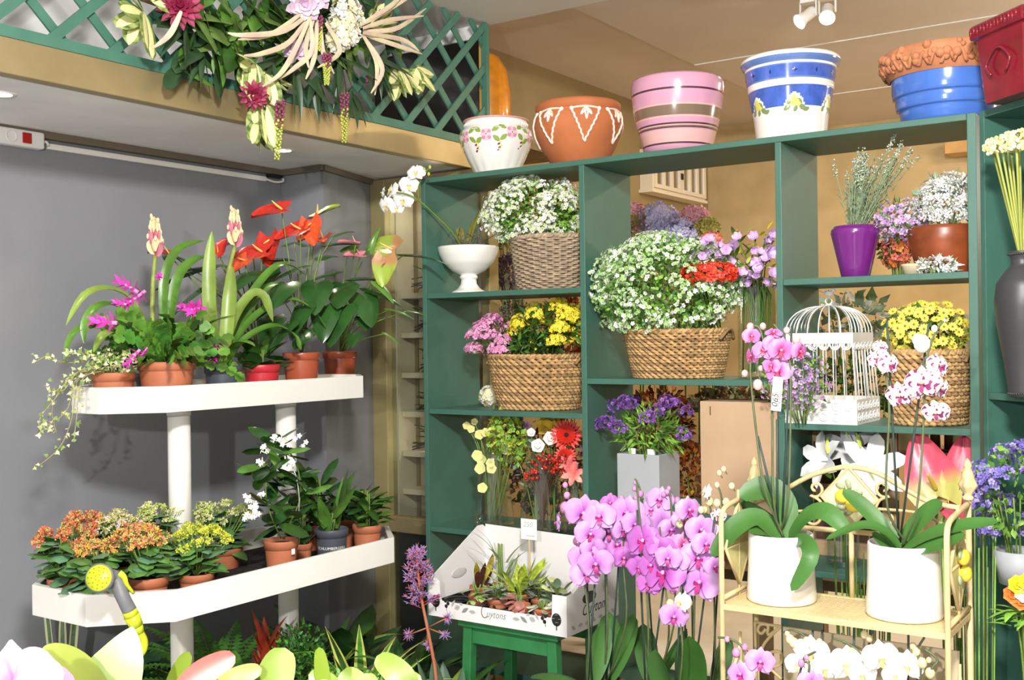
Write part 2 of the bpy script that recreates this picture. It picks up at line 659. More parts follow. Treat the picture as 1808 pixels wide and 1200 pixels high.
# dried twigs lying on the shelves of the case
TWIG = mat('dry_twig', '#4f4726', 0.8, var=0.3, scale=20)
TWIGG = mat('green_twig', '#5c642c', 0.8, var=0.3, scale=20)
for k, z in enumerate(zs[:5]):
    m = MB()
    for i in range(26):
        x0, x1 = RNG.uniform(-3.24, -3.10), RNG.uniform(-2.98, -2.89)
        y0, y1 = RNG.uniform(3.92, 3.99, 2)
        h0, h1 = RNG.uniform(0.017, 0.05), RNG.uniform(0.02, 0.145)
        if i % 2:
            h0, h1 = h1, h0
        m.tube(smoothpath([(x0, y0, z+h0), ((x0+x1)/2, (y0+y1)/2, z+(h0+h1)/2+RNG.uniform(0, 0.03)), (x1, y1, z+h1)], 6), 0.0028, [TWIG, TWIGG][i % 2], 4)
    t = m.build('dried_twigs')
    tag(t, ['bundle of dry twigs on the top shelf of the glass case', 'bundle of dry twigs on the second shelf of the glass case', 'bundle of dry twigs on the middle shelf of the glass case',
            'bundle of dry twigs on the fourth shelf of the glass case', 'bundle of dry twigs on the lowest shelf of the glass case'][k], 'twigs', 'twig bundles in the glass case')

# ---- trellis
tr = thing('lattice_trellis', 'green diamond lattice trellis standing along the brass edge of the lowered ceiling', 'trellis', (-2.81, 0, 2.338))
m = MB(False); m.box((-0.012, 0.6, 0), (0.016, 3.95, 0.032), GREENL); m.build('bottom_rail', tr)
m = MB(False); m.box((-0.012, 3.945, 0), (0.016, 3.968, 0.555), GREENL); m.build('end_stile', tr)
H = 0.556
per, wd = 0.195, 0.030
y = 0.62
for sgn, xo in ((1, 0.006), (-1, -0.006)):
    for k in range(-4, 24):
        yb = 0.66+k*per+(0.06 if sgn < 0 else 0)
        a, b = (yb, 0.02), (yb+sgn*H*1.02, H)
        # clip to the run of the trellis
        pts = []
        t0, t1 = 0.0, 1.0
        dy = b[0]-a[0]
        for lim in (0.62, 3.955):
            t = (lim-a[0])/dy
            if (lim == 0.62) == (dy > 0):
                t0 = max(t0, t)
            else:
                t1 = min(t1, t)
        if t1-t0 < 0.05:
            continue
        q = MB(False)
        q.beam((xo, a[0]+dy*t0, a[1]+(b[1]-a[1])*t0), (xo, a[0]+dy*t1, a[1]+(b[1]-a[1])*t1), 0.008, wd, GREENL, up=(0, -sgn, 1))
        if a[0]+dy*t1 > 1.2:
            q.build('slat', tr)

# ---- green shelving unit (open back)
sh = thing('shelving_unit', 'tall open-backed green shelving unit of three bays filled with flowers', 'shelf', (0, 3.4, 0))
D = 0.355
X0, X1, X1b, X2, X2b, X3 = -2.735, -2.0085, -1.9865, -1.2745, -1.254, -0.6905
def board(name, x0, x1, z0, z1, y0=0.0, y1=D):
    q = MB(False); q.box((x0, y0, z0), (x1, y1, z1), GREENP); return q.build(name, sh, 0.0018)
board('side_panel', X0, -2.715, 0, 2.1395)
board('side_panel', X3, -0.665, 0, 2.1395)
board('divider', X1, X1b, 0, 2.12, 0.001)
board('divider', X2, X2b, 0, 2.12, 0.001)
board('top_board', -2.7145, X3-0.0005, 2.12, 2.1395)
ZS1, ZS2, ZS3, ZS4, ZS5, ZS6, ZS7, ZS8 = 1.682, 1.226, 1.3525, 1.678, 1.216, 0.760, 0.897, 0.75
for a, b, zz in ((-2.7145, X1, ZS1), (-2.7145, X1, ZS2), (-2.7145, X1, ZS6), (X1b, X2, ZS3), (X1b, X2, ZS7), (X2b, X3, ZS4), (X2b, X3, ZS5), (X2b, X3, ZS8)):
    board('shelf_board', a+0.0005, b-0.0005, zz-0.02, zz, 0.003)
for a, b in ((-2.7145, X1), (X1b, X2), (X2b, X3)):
    board('shelf_board', a+0.0005, b-0.0005, 0.22, 0.24, 0.003)

# ---- second unit, turned towards the camera on the right
s2 = thing('shelving_unit', 'green shelving unit turned at an angle at the right edge', 'shelf', (-0.655, 3.395, 0), math.radians(-40.6))
def board2(name, x0, x1, z0, z1, y0=0.0, y1=0.36):
    q = MB(False); q.box((x0, y0, z0), (x1, y1, z1), GREENP); return q.build(name, s2, 0.0018)
board2('side_panel', 0, 0.02, 0, 2.1395)
board2('side_panel', 0.7, 0.72, 0, 2.1395)
board2('top_board', 0.0205, 0.6995, 2.118, 2.1395)
board2('back_panel', 0.0205, 0.6995, 0.0, 2.117, 0.35, 0.36)
Z2A, Z2B = 1.325, 0.83
for zz in (Z2A, Z2B, 0.36):
    board2('shelf_board', 0.0205, 0.6995, zz-0.02, zz, 0.003, 0.349)

# ---- two-tier white plant stand
st = thing('plant_stand', 'white two-tier plant stand with octagonal trays on two round posts', 'plant stand', (-2.92, 2.59, 0))
def tray(x0, x1, y0, y1, ch, z0, z1, chx=None):
    """octagonal tray: floor board and a rim of eight boards"""
    c = ch
    P = [(x1, y0+c), (x1, y1-c), (x1-c, y1), (x0+c, y1), (x0, y1-c), (x0, y0+c), (x0+c, y0), (x1-c, y0)]
    P = [np.array(p)-np.array([-2.92, 2.59]) for p in P]
    cen = np.mean(P, 0)
    ins = [p+(cen-p)/np.linalg.norm(cen-p)*0.022 for p in P]
    q = MB(False)
    V = [(*p, z0+0.002) for p in ins]+[(*p, z0+0.014) for p in ins]
    n = 8
    q.add(V, [tuple(range(n))[::-1], tuple(range(n, 2*n))]+[(i, (i+1) % n, (i+1) % n+n, i+n) for i in range(n)], WHITEL)
    q.build('tray_board', st)
    q = MB(False)
    V = [(*p, z0) for p in P]+[(*p, z1) for p in P]+[(*p, z1) for p in ins]+[(*p, z0) for p in ins]
    Fs = []
    for k in range(4):
        for i in range(n):
            j = (i+1) % n
            a, b = k*n, ((k+1) % 4)*n
            Fs.append((a+i, a+j, b+j, b+i))
    q.add(V, Fs, WHITEL)
    q.build('tray_rim', st, 0.002)
UZ, LZ = 1.285, 0.722
tray(-3.20, -2.785, 2.055, 3.24, 0.140, UZ, 1.367)
tray(-3.09, -2.50, 1.825, 3.10, 0.168, LZ, 0.81)
UT, LT = UZ+0.015, LZ+0.015
for yy in (2.352, 2.83):
    for za, zb in ((0, LZ+0.001), (LT, UZ+0.001)):
        q = MB(); q.lathe([(0.0, za), (0.0365, za), (0.0365, zb), (0.0, zb)], WHITEL, 28, (0, yy-2.59, 0)); o = q.build('post', st)
    q = MB(); q.lathe([(0.0372, UZ-0.022), (0.0385, UZ-0.022), (0.0385, UZ-0.001), (0.0372, UZ-0.001)], WHITEL, 28, (0, yy-2.59, 0)); q.build('post_collar', st)

# ---- cable trunking and power strip on the grey wall
tk = thing('cable_trunking', 'thin white cable trunking running under the moulding of the grey wall', 'cable cover', (-3.484, 2.25, 2.19))
m = MB(False); m.box((0.0, 0, -0.008), (0.016, 1.02, 0.012), WHITEL); m.build('cover', tk, 0.002)
m = MB(); m.tube(smoothpath([(0.012, 1.02, 0.002), (0.02, 1.07, -0.006), (0.03, 1.105, 0.004), (0.012, 1.09, 0.03)], 12), 0.005, WHITEL); m.build('cable', tk)
m = MB(False); m.box((0.0, 1.03, 0.012), (0.03, 1.10, 0.026), BLACKP); m.build('clip', tk)
ps = thing('power_strip', 'white power strip with round sockets and a red rocker switch, high on the grey wall', 'power strip', (-3.484, 2.0, 2.203))
m = MB(False); m.box((0, -0.16, -0.03), (0.04, 0.225, 0.028), mat('white_plastic', '#e9e8e6', 0.35)); m.build('case', ps, 0.008)
for yy in (-0.06, 0.03, 0.10):
    m = MB()
    G = [(0.021, 0.0405), (0.019, 0.0435), (0.017, 0.0425), (0.016, 0.036), (0.0, 0.036)]
    th = np.arange(20)*2*PI/20
    m.grid(np.array([np.stack([np.full(20, z), yy+r*np.cos(th), r*np.sin(th)], 1) for r, z in G]), mat('white_plastic', '', 0.35), True)
    so = m.build('socket', ps)
    m = MB()
    for dy in (-0.006, 0.006):
        m.ball((0.0375, yy+dy, 0.0), 0.002, BLACKP, 6)
    m.build('socket_hole', so)
m = MB(False); m.box((0.0395, 0.140, -0.018), (0.0455, 0.172, 0.018), mat('red_switch', '#b31a12', 0.25)); sw = m.build('rocker_switch', ps, 0.002)
m = MB(); m.tube(smoothpath([(0.02, 0.224, 0), (0.024, 0.24, 0.0), (0.016, 0.252, -0.01)], 6), 0.005, WHITEL); m.build('cord', ps)

# ---- recessed downlights in the soffit
for px, py, lb in ((500, 266, 'recessed downlight in the lowered ceiling, behind the hanging tassels'), (2, 167, 'recessed downlight in the lowered ceiling at the left edge')):
    p = at_z(px, py, 2.239)
    d = thing('ceiling_downlight', lb, 'ceiling light', p, group='downlights in the lowered ceiling')
    m = MB(); m.lathe([(0.030, 0.0), (0.042, -0.003), (0.044, 0.0005)], WHITEL, 24); m.build('trim_ring', d)
    m = MB(); m.lathe([(0.0, -0.0005), (0.030, -0.0008)], emit_mat('downlight_glow', '#fff4e0', 14), 24); m.build('lens', d)
    lamp('downlight_beam', 'SPOT', (p[0], p[1], p[2]-0.012), 7, (1, 0.85, 0.66), 0.03, (p[0], p[1], 0), math.radians(110), 0.6)

# ---- track spots of the back room
sp = at_z(1442, 8, 2.86)
for i, (dx, aim, lb) in enumerate(((-0.035, (-1.9, 7.3, 1.9), 'left white track spotlight on the back room ceiling'), (0.045, (-0.9, 6.3, 1.0), 'right white track spotlight on the back room ceiling'))):
    s_ = thing('track_spotlight', lb, 'spotlight', (sp[0]+dx, sp[1], 2.9), group='track spotlights')
    SPW = mat('spot_white', '#eae6df', 0.4)
    d = Vector(aim)-Vector((sp[0]+dx, sp[1], 2.82)); d.normalize()
    d = Vector((-0.55 if i == 0 else 0.15, -0.62, -0.62)).normalized()
    R = frame(np.array(d))
    m = MB(False); m.box((-0.03, -0.022, -0.03), (0.03, 0.022, -0.001), SPW); m.build('base', s_, 0.003)
    for bx in (-0.036, 0.031):
        m = MB(False); m.box((bx, -0.006, -0.085), (bx+0.005, 0.006, -0.02), SPW); m.build('bracket', s_)
    m = MB()
    pr = [(0.0, -0.035), (0.02, -0.033), (0.024, -0.02), (0.024, 0.03), (0.034, 0.055), (0.031, 0.055), (0.02, 0.03)]
    th = np.arange(20)*2*PI/20
    m.grid(np.array([np.stack([r*np.cos(th), r*np.sin(th), np.full(20, z)], 1) @ R.T+np.array([0, 0, -0.075]) for r, z in pr]), SPW, True)
    hd = m.build('head', s_)
    m = MB()
    m.grid(np.array([np.stack([r*np.cos(th), r*np.sin(th), np.full(20, 0.05)], 1) @ R.T+np.array([0, 0, -0.075]) for r in (0.0005, 0.031)]), emit_mat('spot_glow', '#fff2d8', 30), True)
    m.build('lens', hd)
    o = np.array([sp[0]+dx, sp[1], 2.825])+np.array(d)*0.062
    lamp('track_spot_beam', 'SPOT', o, 26, (1, 0.88, 0.68), 0.03, aim, math.radians(75), 0.6)

# ---- white wall cabinet in the back room
wc = thing('wall_cabinet', 'small white cabinet with glazed doors on the back room wall', 'cabinet', (-3.248, 6.27, 2.44))
CW = mat('cabinet_white', '#e6dccb', 0.5)
m = MB(False); m.box((0, 0, 0), (0.09, 0.80, 0.26), CW); m.box((0, -0.02, -0.02), (0.10, 0.82, 0.0), CW); m.build('body', wc)
for yy in (0.01, 0.405):
    m = MB(False)
    m.box((0.0905, yy, 0.01), (0.105, yy+0.385, 0.035), CW); m.box((0.0905, yy, 0.22), (0.105, yy+0.385, 0.25), CW)
    for q in np.linspace(0, 0.355, 4):
        m.box((0.0905, yy+q, 0.035), (0.105, yy+q+0.03, 0.22), CW)
    dd = m.build('door', wc)
    m = MB(False); m.box((0.091, yy+0.03, 0.035), (0.094, yy+0.355, 0.22), glass_mat('cabinet_pane', (0.55, 0.55, 0.5), 0.4, 0.05)); m.build('pane', dd)
m = MB(False); m.box((0.1055, 0.385, 0.10), (0.112, 0.415, 0.14), BLACKP); m.build('latch', wc)

# ---- back room bench carrying the silk flowers behind the shelves
OAK = mat('bench_oak', '#7d6443', 0.6, var=0.25, scale=12)
bn = thing('display_bench', 'stepped wooden bench in the back room behind the green shelves', 'bench', (-1.7, 4.25, 0))
for nm, lo, hi in (('bench_top', (-1.05, -0.30, 0.56), (1.35, 0.45, 0.60)), ('upper_step', (-1.05, 0.1, 1.0), (1.35, 0.45, 1.04))):
    m = MB(False); m.box(lo, hi, OAK); m.build(nm, bn, 0.003)
for x in (-1.0, 0.1, 1.27):
    m = MB(False); m.box((x, -0.28, 0), (x+0.06, -0.22, 0.56), OAK); m.build('leg', bn)
    m = MB(False); m.box((x, 0.37, 0), (x+0.06, 0.43, 1.0), OAK); m.build('leg', bn)
# ================================================================= POTS AND BASKETS
ZT = 2.1395


def spin(mb, prof, m, n=48, paint=None, flute=None, sub=1):
    """lathe with an optional paint function (theta, z) -> material"""
    prof = np.array(prof, float)
    if sub > 1:
        t = np.linspace(0, len(prof)-1, (len(prof)-1)*sub+1)
        prof = np.stack([np.interp(t, np.arange(len(prof)), prof[:, 0]), np.interp(t, np.arange(len(prof)), prof[:, 1])], 1)
    th = np.arange(n)*2*PI/n
    G = []
    for r, z in prof:
        rr = r*(1+(flute(z, th) if flute else 0*th))
        G.append(np.stack([rr*np.cos(th), rr*np.sin(th), np.full(n, z)], 1))
    G = np.array(G)
    k = len(G)
    o = mb.n
    mb.v.append(G.reshape(-1, 3))
    mb.n += k*n
    for i in range(k-1):
        zc = (prof[i][1]+prof[i+1][1])/2
        for j in range(n):
            j2 = (j+1) % n
            mm = paint(th[j]+PI/n, zc, i/(k-1)) if paint else m
            mb.f.append((o+i*n+j, o+i*n+j2, o+(i+1)*n+j2, o+(i+1)*n+j))
            mb.m.append(mb.mi(mm))


def on_surf(prof, th, z, off=0.0, flute=None):
    """point and outward normal of a turned profile at angle th, height z (outer side: rising part)"""
    P = np.array(prof, float)
    r = np.interp(z, P[:, 1], P[:, 0])
    dr = (np.interp(z+0.004, P[:, 1], P[:, 0])-np.interp(z-0.004, P[:, 1], P[:, 0]))/0.008
    n = np.array([math.cos(th), math.sin(th), -dr])
    n /= np.linalg.norm(n)
    return np.array([r*math.cos(th), r*math.sin(th), z])+n*off, n


def decal(mb, prof, th, z, w, h, m, rot=0.0, t=0.0012, n=8, shape='oval'):
    """a thin painted patch that hugs a turned surface"""
    p, nn = on_surf(prof, th, z, 0.0006)
    tx = np.array([-math.sin(th), math.cos(th), 0])
    ty = np.cross(nn, tx)
    V = [p+nn*t]
    for i in range(n):
        a = 2*PI*i/n
        u, v = math.cos(a)*w/2, math.sin(a)*h/2
        if shape == 'leaf':
            v *= abs(math.sin(a))**0.6
        uu, vv = u*math.cos(rot)-v*math.sin(rot), u*math.sin(rot)+v*math.cos(rot)
        q, q_n = on_surf(prof, th+uu/max(0.02, p[0]*math.cos(th)+p[1]*math.sin(th)), z+vv*ty[2], 0.0008)
        V.append(q)
    mb.add(V, [(0, i+1, (i+1) % n+1) for i in range(n)], m)


def line_on(mb, prof, pts, r, m):
    P = [on_surf(prof, th, z, r*0.4)[0] for th, z in pts]
    mb.tube(P, r, m, 5)


FACE = math.radians(-56)        # direction of the camera seen from the pots, roughly

# ---- white pot painted with pink flowers
p = xyz(877, 3.575, ZT); s = mpp(p)
t = thing('ceramic_pot', 'white fluted ceramic pot with painted pink flowers, leftmost on top of the green shelves', 'pot', p, 0, 'pots on top of the shelves')
H = 99*s
prof = [(0.0, 0), (34*s, 0), (36*s, 4*s), (50*s, 30*s), (63*s, 58*s), (66*s, 68*s), (64*s, 78*s), (57*s, 86*s), (54*s, 90*s), (55*s, 97*s), (57*s, H), (53*s, H), (50*s, 92*s), (48*s, 60*s), (0, 50*s)]
m = MB(); spin(m, prof, WHITEG, 96, sub=3, flute=lambda z, th: 0.035*np.abs(np.sin(th*8))*np.clip(1-z/(64*s), 0, 1)*(1 if z < 64*s else 0)); m.build('body', t)
PKD, PKL = mat('paint_pink', '#d58aa4', 0.3), mat('paint_pale_pink', '#ecc0cd', 0.3)
PLUM, OLV, YLW = mat('paint_plum', '#7d4566', 0.3), mat('paint_leaf', '#8fa54c', 0.3), mat('paint_lemon', '#e8d96a', 0.3)
outer = prof[1:11]
m = MB()
for k in range(9):
    a = FACE-0.25+k*2*PI/9
    zc = 66*s+4*s*(k % 2)
    for j in range(8):
        b = j*2*PI/8
        decal(m, outer, a+math.cos(b)*0.105, zc+math.sin(b)*7*s, 8*s, 8*s, PKD if j % 2 else PKL)
    decal(m, outer, a, zc, 10*s, 10*s, PKL, t=0.0018)
    decal(m, outer, a, zc, 4*s, 4*s, PLUM, t=0.0024)
    for da, dz, ro in ((0.25, 9, 0.6), (-0.25, 9, -0.6), (0.27, -7, -0.7), (-0.23, -9, 0.7)):
        decal(m, outer, a+da, zc+dz*s, 16*s, 9*s, OLV, ro, shape='leaf')
    for da, dz in ((0.34, -16), (0.36, -22), (0.31, -26)):
        decal(m, outer, a+da, zc+dz*s, 6*s, 4*s, PLUM, 0.6)
        decal(m, outer, a+da+0.05, zc+(dz+3)*s, 5*s, 4*s, YLW, 0.2)
m.build('painted_flowers', t)
m = MB()
for k in range(44):
    a = k*2*PI/44
    q, nn = on_surf(outer, a, 91*s, 0.001)
    m.ball(q, 3.2*s, WHITEG, 6)
m.tube([on_surf(outer, a, 98.5*s, 0.001)[0] for a in np.linspace(0, 2*PI, 49)[:-1]], 1.6*s, mat('paint_rim_pink', '#d79a94', 0.35), 6, closed=True)
m.build('beaded_rim', t)

# ---- terracotta bowl with white piping
p = xyz(1022, 3.575, ZT); s = mpp(p)
t = thing('terracotta_pot', 'round terracotta pot with white piped triangles, second from left on top of the shelves', 'pot', p, 0, 'pots on top of the shelves')
TERRA2 = mat('raw_terracotta', '#b5683c', 0.75, var=0.08, scale=10)
H = 112*s
prof = [(0, 0), (42*s, 0), (46*s, 3*s), (62*s, 28*s), (75*s, 55*s), (79*s, 72*s), (77*s, 86*s), (72*s, 95*s), (74*s, 97*s), (76*s, 103*s), (75*s, 109*s), (72*s, H), (68*s, H), (66*s, 100*s), (66*s, 70*s), (0, 60*s)]
m = MB(); spin(m, prof, TERRA2, 64, sub=3); m.build('body', t)
WPIPE = mat('white_piping', '#f2e2d2', 0.7)
outer = prof[1:12]
for k in range(7):
    m = MB()
    a = FACE+0.12+k*2*PI/7
    L = []
    for u in np.linspace(0, 1, 24):
        L.append((a-0.33+u*0.30+0.012*math.sin(u*40), (92-u*56)*s))
    for u in np.linspace(0, 1, 24)[1:]:
        L.append((a-0.03+u*0.36+0.012*math.sin(u*40), (36+u*56)*s))
    line_on(m, outer, L, 2.0*s, WPIPE)
    line_on(m, outer, [(a-0.33+u*0.66, (92+3.5*math.sin(u*PI))*s) for u in np.linspace(0, 1, 14)], 1.9*s, WPIPE)
    for e in (-0.33, 0.33):
        q, nn = on_surf(outer, a+e, 92*s, 0.0); m.ball(q, 4*s, WPIPE, 8)
    for e, l in ((-0.12, 14), (0.0, 22), (0.12, 14)):
        line_on(m, outer, [(a+e*u-0.02*math.sin(u*PI), (94-l*u)*s) for u in np.linspace(0, 1, 6)], 1.6*s, WPIPE)
        line_on(m, outer, [(a+e*u+0.035*math.sin(u*PI), (94-l*u)*s) for u in np.linspace(0, 1, 6)], 1.6*s, WPIPE)
    m.build('piped_ornament', t)

# ---- pink striped pot
p = xyz(1197, 3.575, ZT); s = mpp(p)
t = thing('ceramic_pot', 'tall pink striped glazed pot in the middle on top of the shelves', 'pot', p, 0, 'pots on top of the shelves')
H = 134*s
PK1, PK2, PK3, OLB = mat('glaze_mauve_pink', '#cf96ae', 0.18, coat=0.4), mat('glaze_pale_pink', '#dcaaa6', 0.18, coat=0.4), mat('glaze_plum_line', '#52323c', 0.2, coat=0.4), mat('glaze_olive_brown', '#7a6552', 0.2, coat=0.4)
def paint(th, z, u):
    q = z/s
    for lo, hi, mm in ((14, 17, PK3), (17, 38, PK2), (38, 40, PK1), (40, 42, PK3), (42, 44, OLB), (44, 46, PK2), (46, 49, PK3), (49, 58, PK1), (58, 61, PK2), (61, 78, OLB), (78, 81, PK2), (104, 107.5, PK3)):
        if lo <= q < hi and u < 0.78:
            return mm
    return PK1
zz = [0, 14, 17, 38, 40, 42, 44, 46, 49, 58, 61, 78, 81, 104, 107.5, 120, 130]
rr = np.interp(zz, [0, 30, 70, 100, 120, 130], [58, 65, 76, 80, 81, 80])
prof = [(0, 0)]+[(r*s, z*s) for r, z in zip(rr, zz)]+[(77*s, H), (73*s, 131*s), (70*s, 110*s), (64*s, 40*s), (0, 30*s)]
m = MB(); spin(m, prof, PK1, 64, paint=paint); m.build('body', t)

# ---- blue and white pot with lemons
p = xyz(1397, 3.575, ZT); s = mpp(p)
t = thing('ceramic_pot', 'white pot with blue bands and painted lemons, right of the pink striped pot', 'pot', p, 0, 'pots on top of the shelves')
WB, B1, B2, B3 = mat('glaze_milk_white', '#efe9e0', 0.15, coat=0.4), mat('glaze_blue', '#4360b4', 0.15, var=0.18, scale=25, coat=0.4), mat('glaze_slate_blue', '#5f7bb4', 0.15, coat=0.4), mat('glaze_navy', '#23306e', 0.2)
H = 148*s
def paint(th, z, u):
    q = z/s
    if u > 0.9:
        return WB
    if q < 9:
        return WB if abs(math.sin(th*24)) > 0.35 or q < 2 else B2
    if 9 <= q < 52:
        return WB
    if 52 <= q < 90:
        return B1 if q > 56+21*max(0.0, math.cos((th-FACE+0.15)*6))**0.8 else WB
    if 101 <= q < 126:
        return B1 if 104 < q < 124 else B2
    if 130 <= q < 140:
        return B2
    return WB
zz = [0, 9, 20, 40, 52]+list(np.linspace(55, 90, 15))+[92, 94, 95, 96, 101, 104, 114, 124, 126, 127, 130]
rr = np.interp(zz, [0, 40, 90, 94, 95, 130], [60, 64, 73, 75, 74, 79])
prof = [(0, 0)]+[(r*s, z*s) for r, z in zip(rr, zz)]+[(83*s, 134*s), (86*s, 140*s), (86*s, 144*s), (83*s, H), (77*s, 146*s), (73*s, 120*s), (60*s, 40*s), (0, 30*s)]
m = MB(); spin(m, prof, WB, 144, paint=paint); m.build('body', t)
outer = prof[1:38]
LEM, LDK = mat('paint_lemon_yellow', '#d9cf6a', 0.25), mat('paint_sage', '#7c8c5c', 0.25)
m = MB()
for k in range(6):
    a = FACE-0.15+(k)*PI/3
    for e, dz, w, h, ro, mm, shp in ((-0.19, 52, 15, 9, 0.7, LDK, 'leaf'), (0.2, 52, 15, 10, -0.6, LDK, 'leaf'), (0.12, 62, 13, 8, -0.9, LDK, 'leaf'), (-0.13, 62, 12, 8, 1.0, LDK, 'leaf'), (0.02, 50, 12, 8, 1.2, LDK, 'leaf'), (-0.04, 64, 15, 20, 0.1, LEM, 'oval'), (0.08, 60, 13, 14, 0.5, LEM, 'oval'), (0.30, 49, 12, 8, 0.4, LDK, 'leaf')):
        decal(m, outer, a+e, dz*s, w*s, h*s, mm, ro, t=0.0012+(0.0008 if mm is LEM else 0), shape=shp)
    for e, w in ((0.0, 10), (0.5, 4)):
        decal(m, outer, a+e, 114*s, w*s, 3*s, B3); decal(m, outer, a+e, 114*s, 3*s, 8*s, B3)
m.build('painted_lemons', t)

# ---- blue glazed pot with terracotta rim
p = xyz(1674, 3.565, ZT); s = mpp(p)
t = thing('glazed_pot', 'wide blue glazed pot with a terracotta garland rim, right end on top of the shelves', 'pot', p, 0, 'pots on top of the shelves')
BLUE = mat('cobalt_glaze', '#476fbf', 0.16, var=0.1, scale=6, coat=0.5)
prof = [(0, 0), (72*s, 0), (76*s, 4*s), (80*s, 16*s), (82*s, 26*s), (86*s, 28*s), (88*s, 40*s), (88*s, 48*s), (92*s, 50*s), (94*s, 64*s), (95*s, 90*s), (90*s, 92*s), (80*s, 60*s), (0, 40*s)]
m = MB(); spin(m, prof, BLUE, 64, sub=3); m.build('body', t)
TR3 = mat('terracotta_rim', '#b97852', 0.8, var=0.12, scale=14)
rim = [(96*s, 82*s), (103*s, 90*s), (110*s, 104*s), (111*s, 118*s), (107*s, 128*s), (98*s, 130*s), (94*s, 118*s), (90*s, 90*s)]
m = MB(); spin(m, rim, TR3, 96, sub=2)
for k in range(30):
    a = k*2*PI/30
    for j in range(4):
        q, nn = on_surf(rim[:5], a+RNG.uniform(-0.1, 0.1), (92+RNG.uniform(4, 32))*s, 0.0)
        m.ball(q, RNG.uniform(4, 9)*s, TR3, 8)
    q, nn = on_surf(rim[:5], a, 106*s, 0.002)
    m.tube([on_surf(rim[:5], a+u*0.2, (100+10*math.sin(u*6+k))*s, 0.003)[0] for u in np.linspace(0, 1, 7)], 3.2*s, TR3, 6)
m.build('garland_rim', t)
m = MB(); decal(m, prof[1:11], math.radians(-38), 52*s, 12*s, 9*s, PAPER, t=0.002, n=12); m.build('price_sticker', t)

# ---- oxblood square planter at the edge
p = at_y(1822, 182, 3.30)
t = thing('glazed_planter', 'oxblood red square glazed planter cut off by the right edge of the picture', 'pot', (p[0], p[1], ZT), math.radians(-44), 'pots on top of the shelves')
OX = mat('oxblood_glaze', '#7c1626', 0.2, var=0.2, scale=12, coat=0.4)
m = MB(False)
a, b, h = 0.085, 0.105, 0.225
def ringsq(r, z): return [(-r, -r, z), (r, -r, z), (r, r, z), (-r, r, z)]
R_ = [ringsq(a, 0), ringsq(b*0.95, h*0.80), ringsq(b*1.08, h*0.82), ringsq(b*1.08, h*0.97), ringsq(b*1.0, h), ringsq(b*0.85, h), ringsq(b*0.8, h*0.6)]
m.grid(np.array(R_), OX, True); m.add(ringsq(a, 0.0), [(3, 2, 1, 0)], OX); m.add(ringsq(b*0.8, h*0.6), [(0, 1, 2, 3)], OX)
m.build('body', t, 0.004)
m = MB()
for i in range(4):
    R = rotz(i*PI/2)
    for k in range(14):
        m.ball(np.array([-b+0.015*k, -b*1.09, h*0.9+0.004*(k % 2)]) @ R.T, (0.006, 0.004, 0.012), OX, 6)
    m.tube(smoothpath([np.array(q) @ R.T for q in ((-0.03, -b*0.98, h*0.3), (-0.05, -b, h*0.45), (0, -b*1.0, h*0.62), (0.05, -b, h*0.45), (0.03, -b*0.98, h*0.3))], 16), 0.004, OX, 6)
m.build('relief_band', t)

# ---- orange pot behind the trellis end
p = xyz(862, 4.32, 2.40)
lg = thing('wall_ledge', 'narrow wooden ledge on the back room wall under the orange vase', 'ledge', (-3.249, 4.36, 2.365))
m = MB(False); m.box((0, -0.2, 0), (0.52, 0.2, 0.03), OAK); m.build('board', lg)
m = MB(False); m.box((0, -0.15, -0.10), (0.2, -0.12, -0.0005), OAK); m.build('bracket', lg)
t = thing('floor_vase', 'tall orange vase glowing behind the end of the trellis', 'vase', (p[0], p[1], 2.3955))
AMB = mat('amber_glaze', '#dc8a1c', 0.3, var=0.2, scale=12, coat=0.3)
m = MB(); spin(m, [(0, 0), (0.075, 0), (0.10, 0.06), (0.115, 0.18), (0.112, 0.30), (0.095, 0.40), (0.06, 0.46), (0.03, 0.48), (0.0, 0.482)], AMB, 40, sub=3); m.build('body', t)


# ---------------------------------------------------------------- baskets
SEAG = mat('seagrass', '#b89463', 0.75, var=0.35, scale=45)
SEAG2 = mat('seagrass_dark', '#94734a', 0.8, var=0.35, scale=45)
WICK = mat('grey_wicker', '#a8937a', 0.7, var=0.3, scale=40)
INNER = mat('basket_inside', '#4b3b28', 0.9)


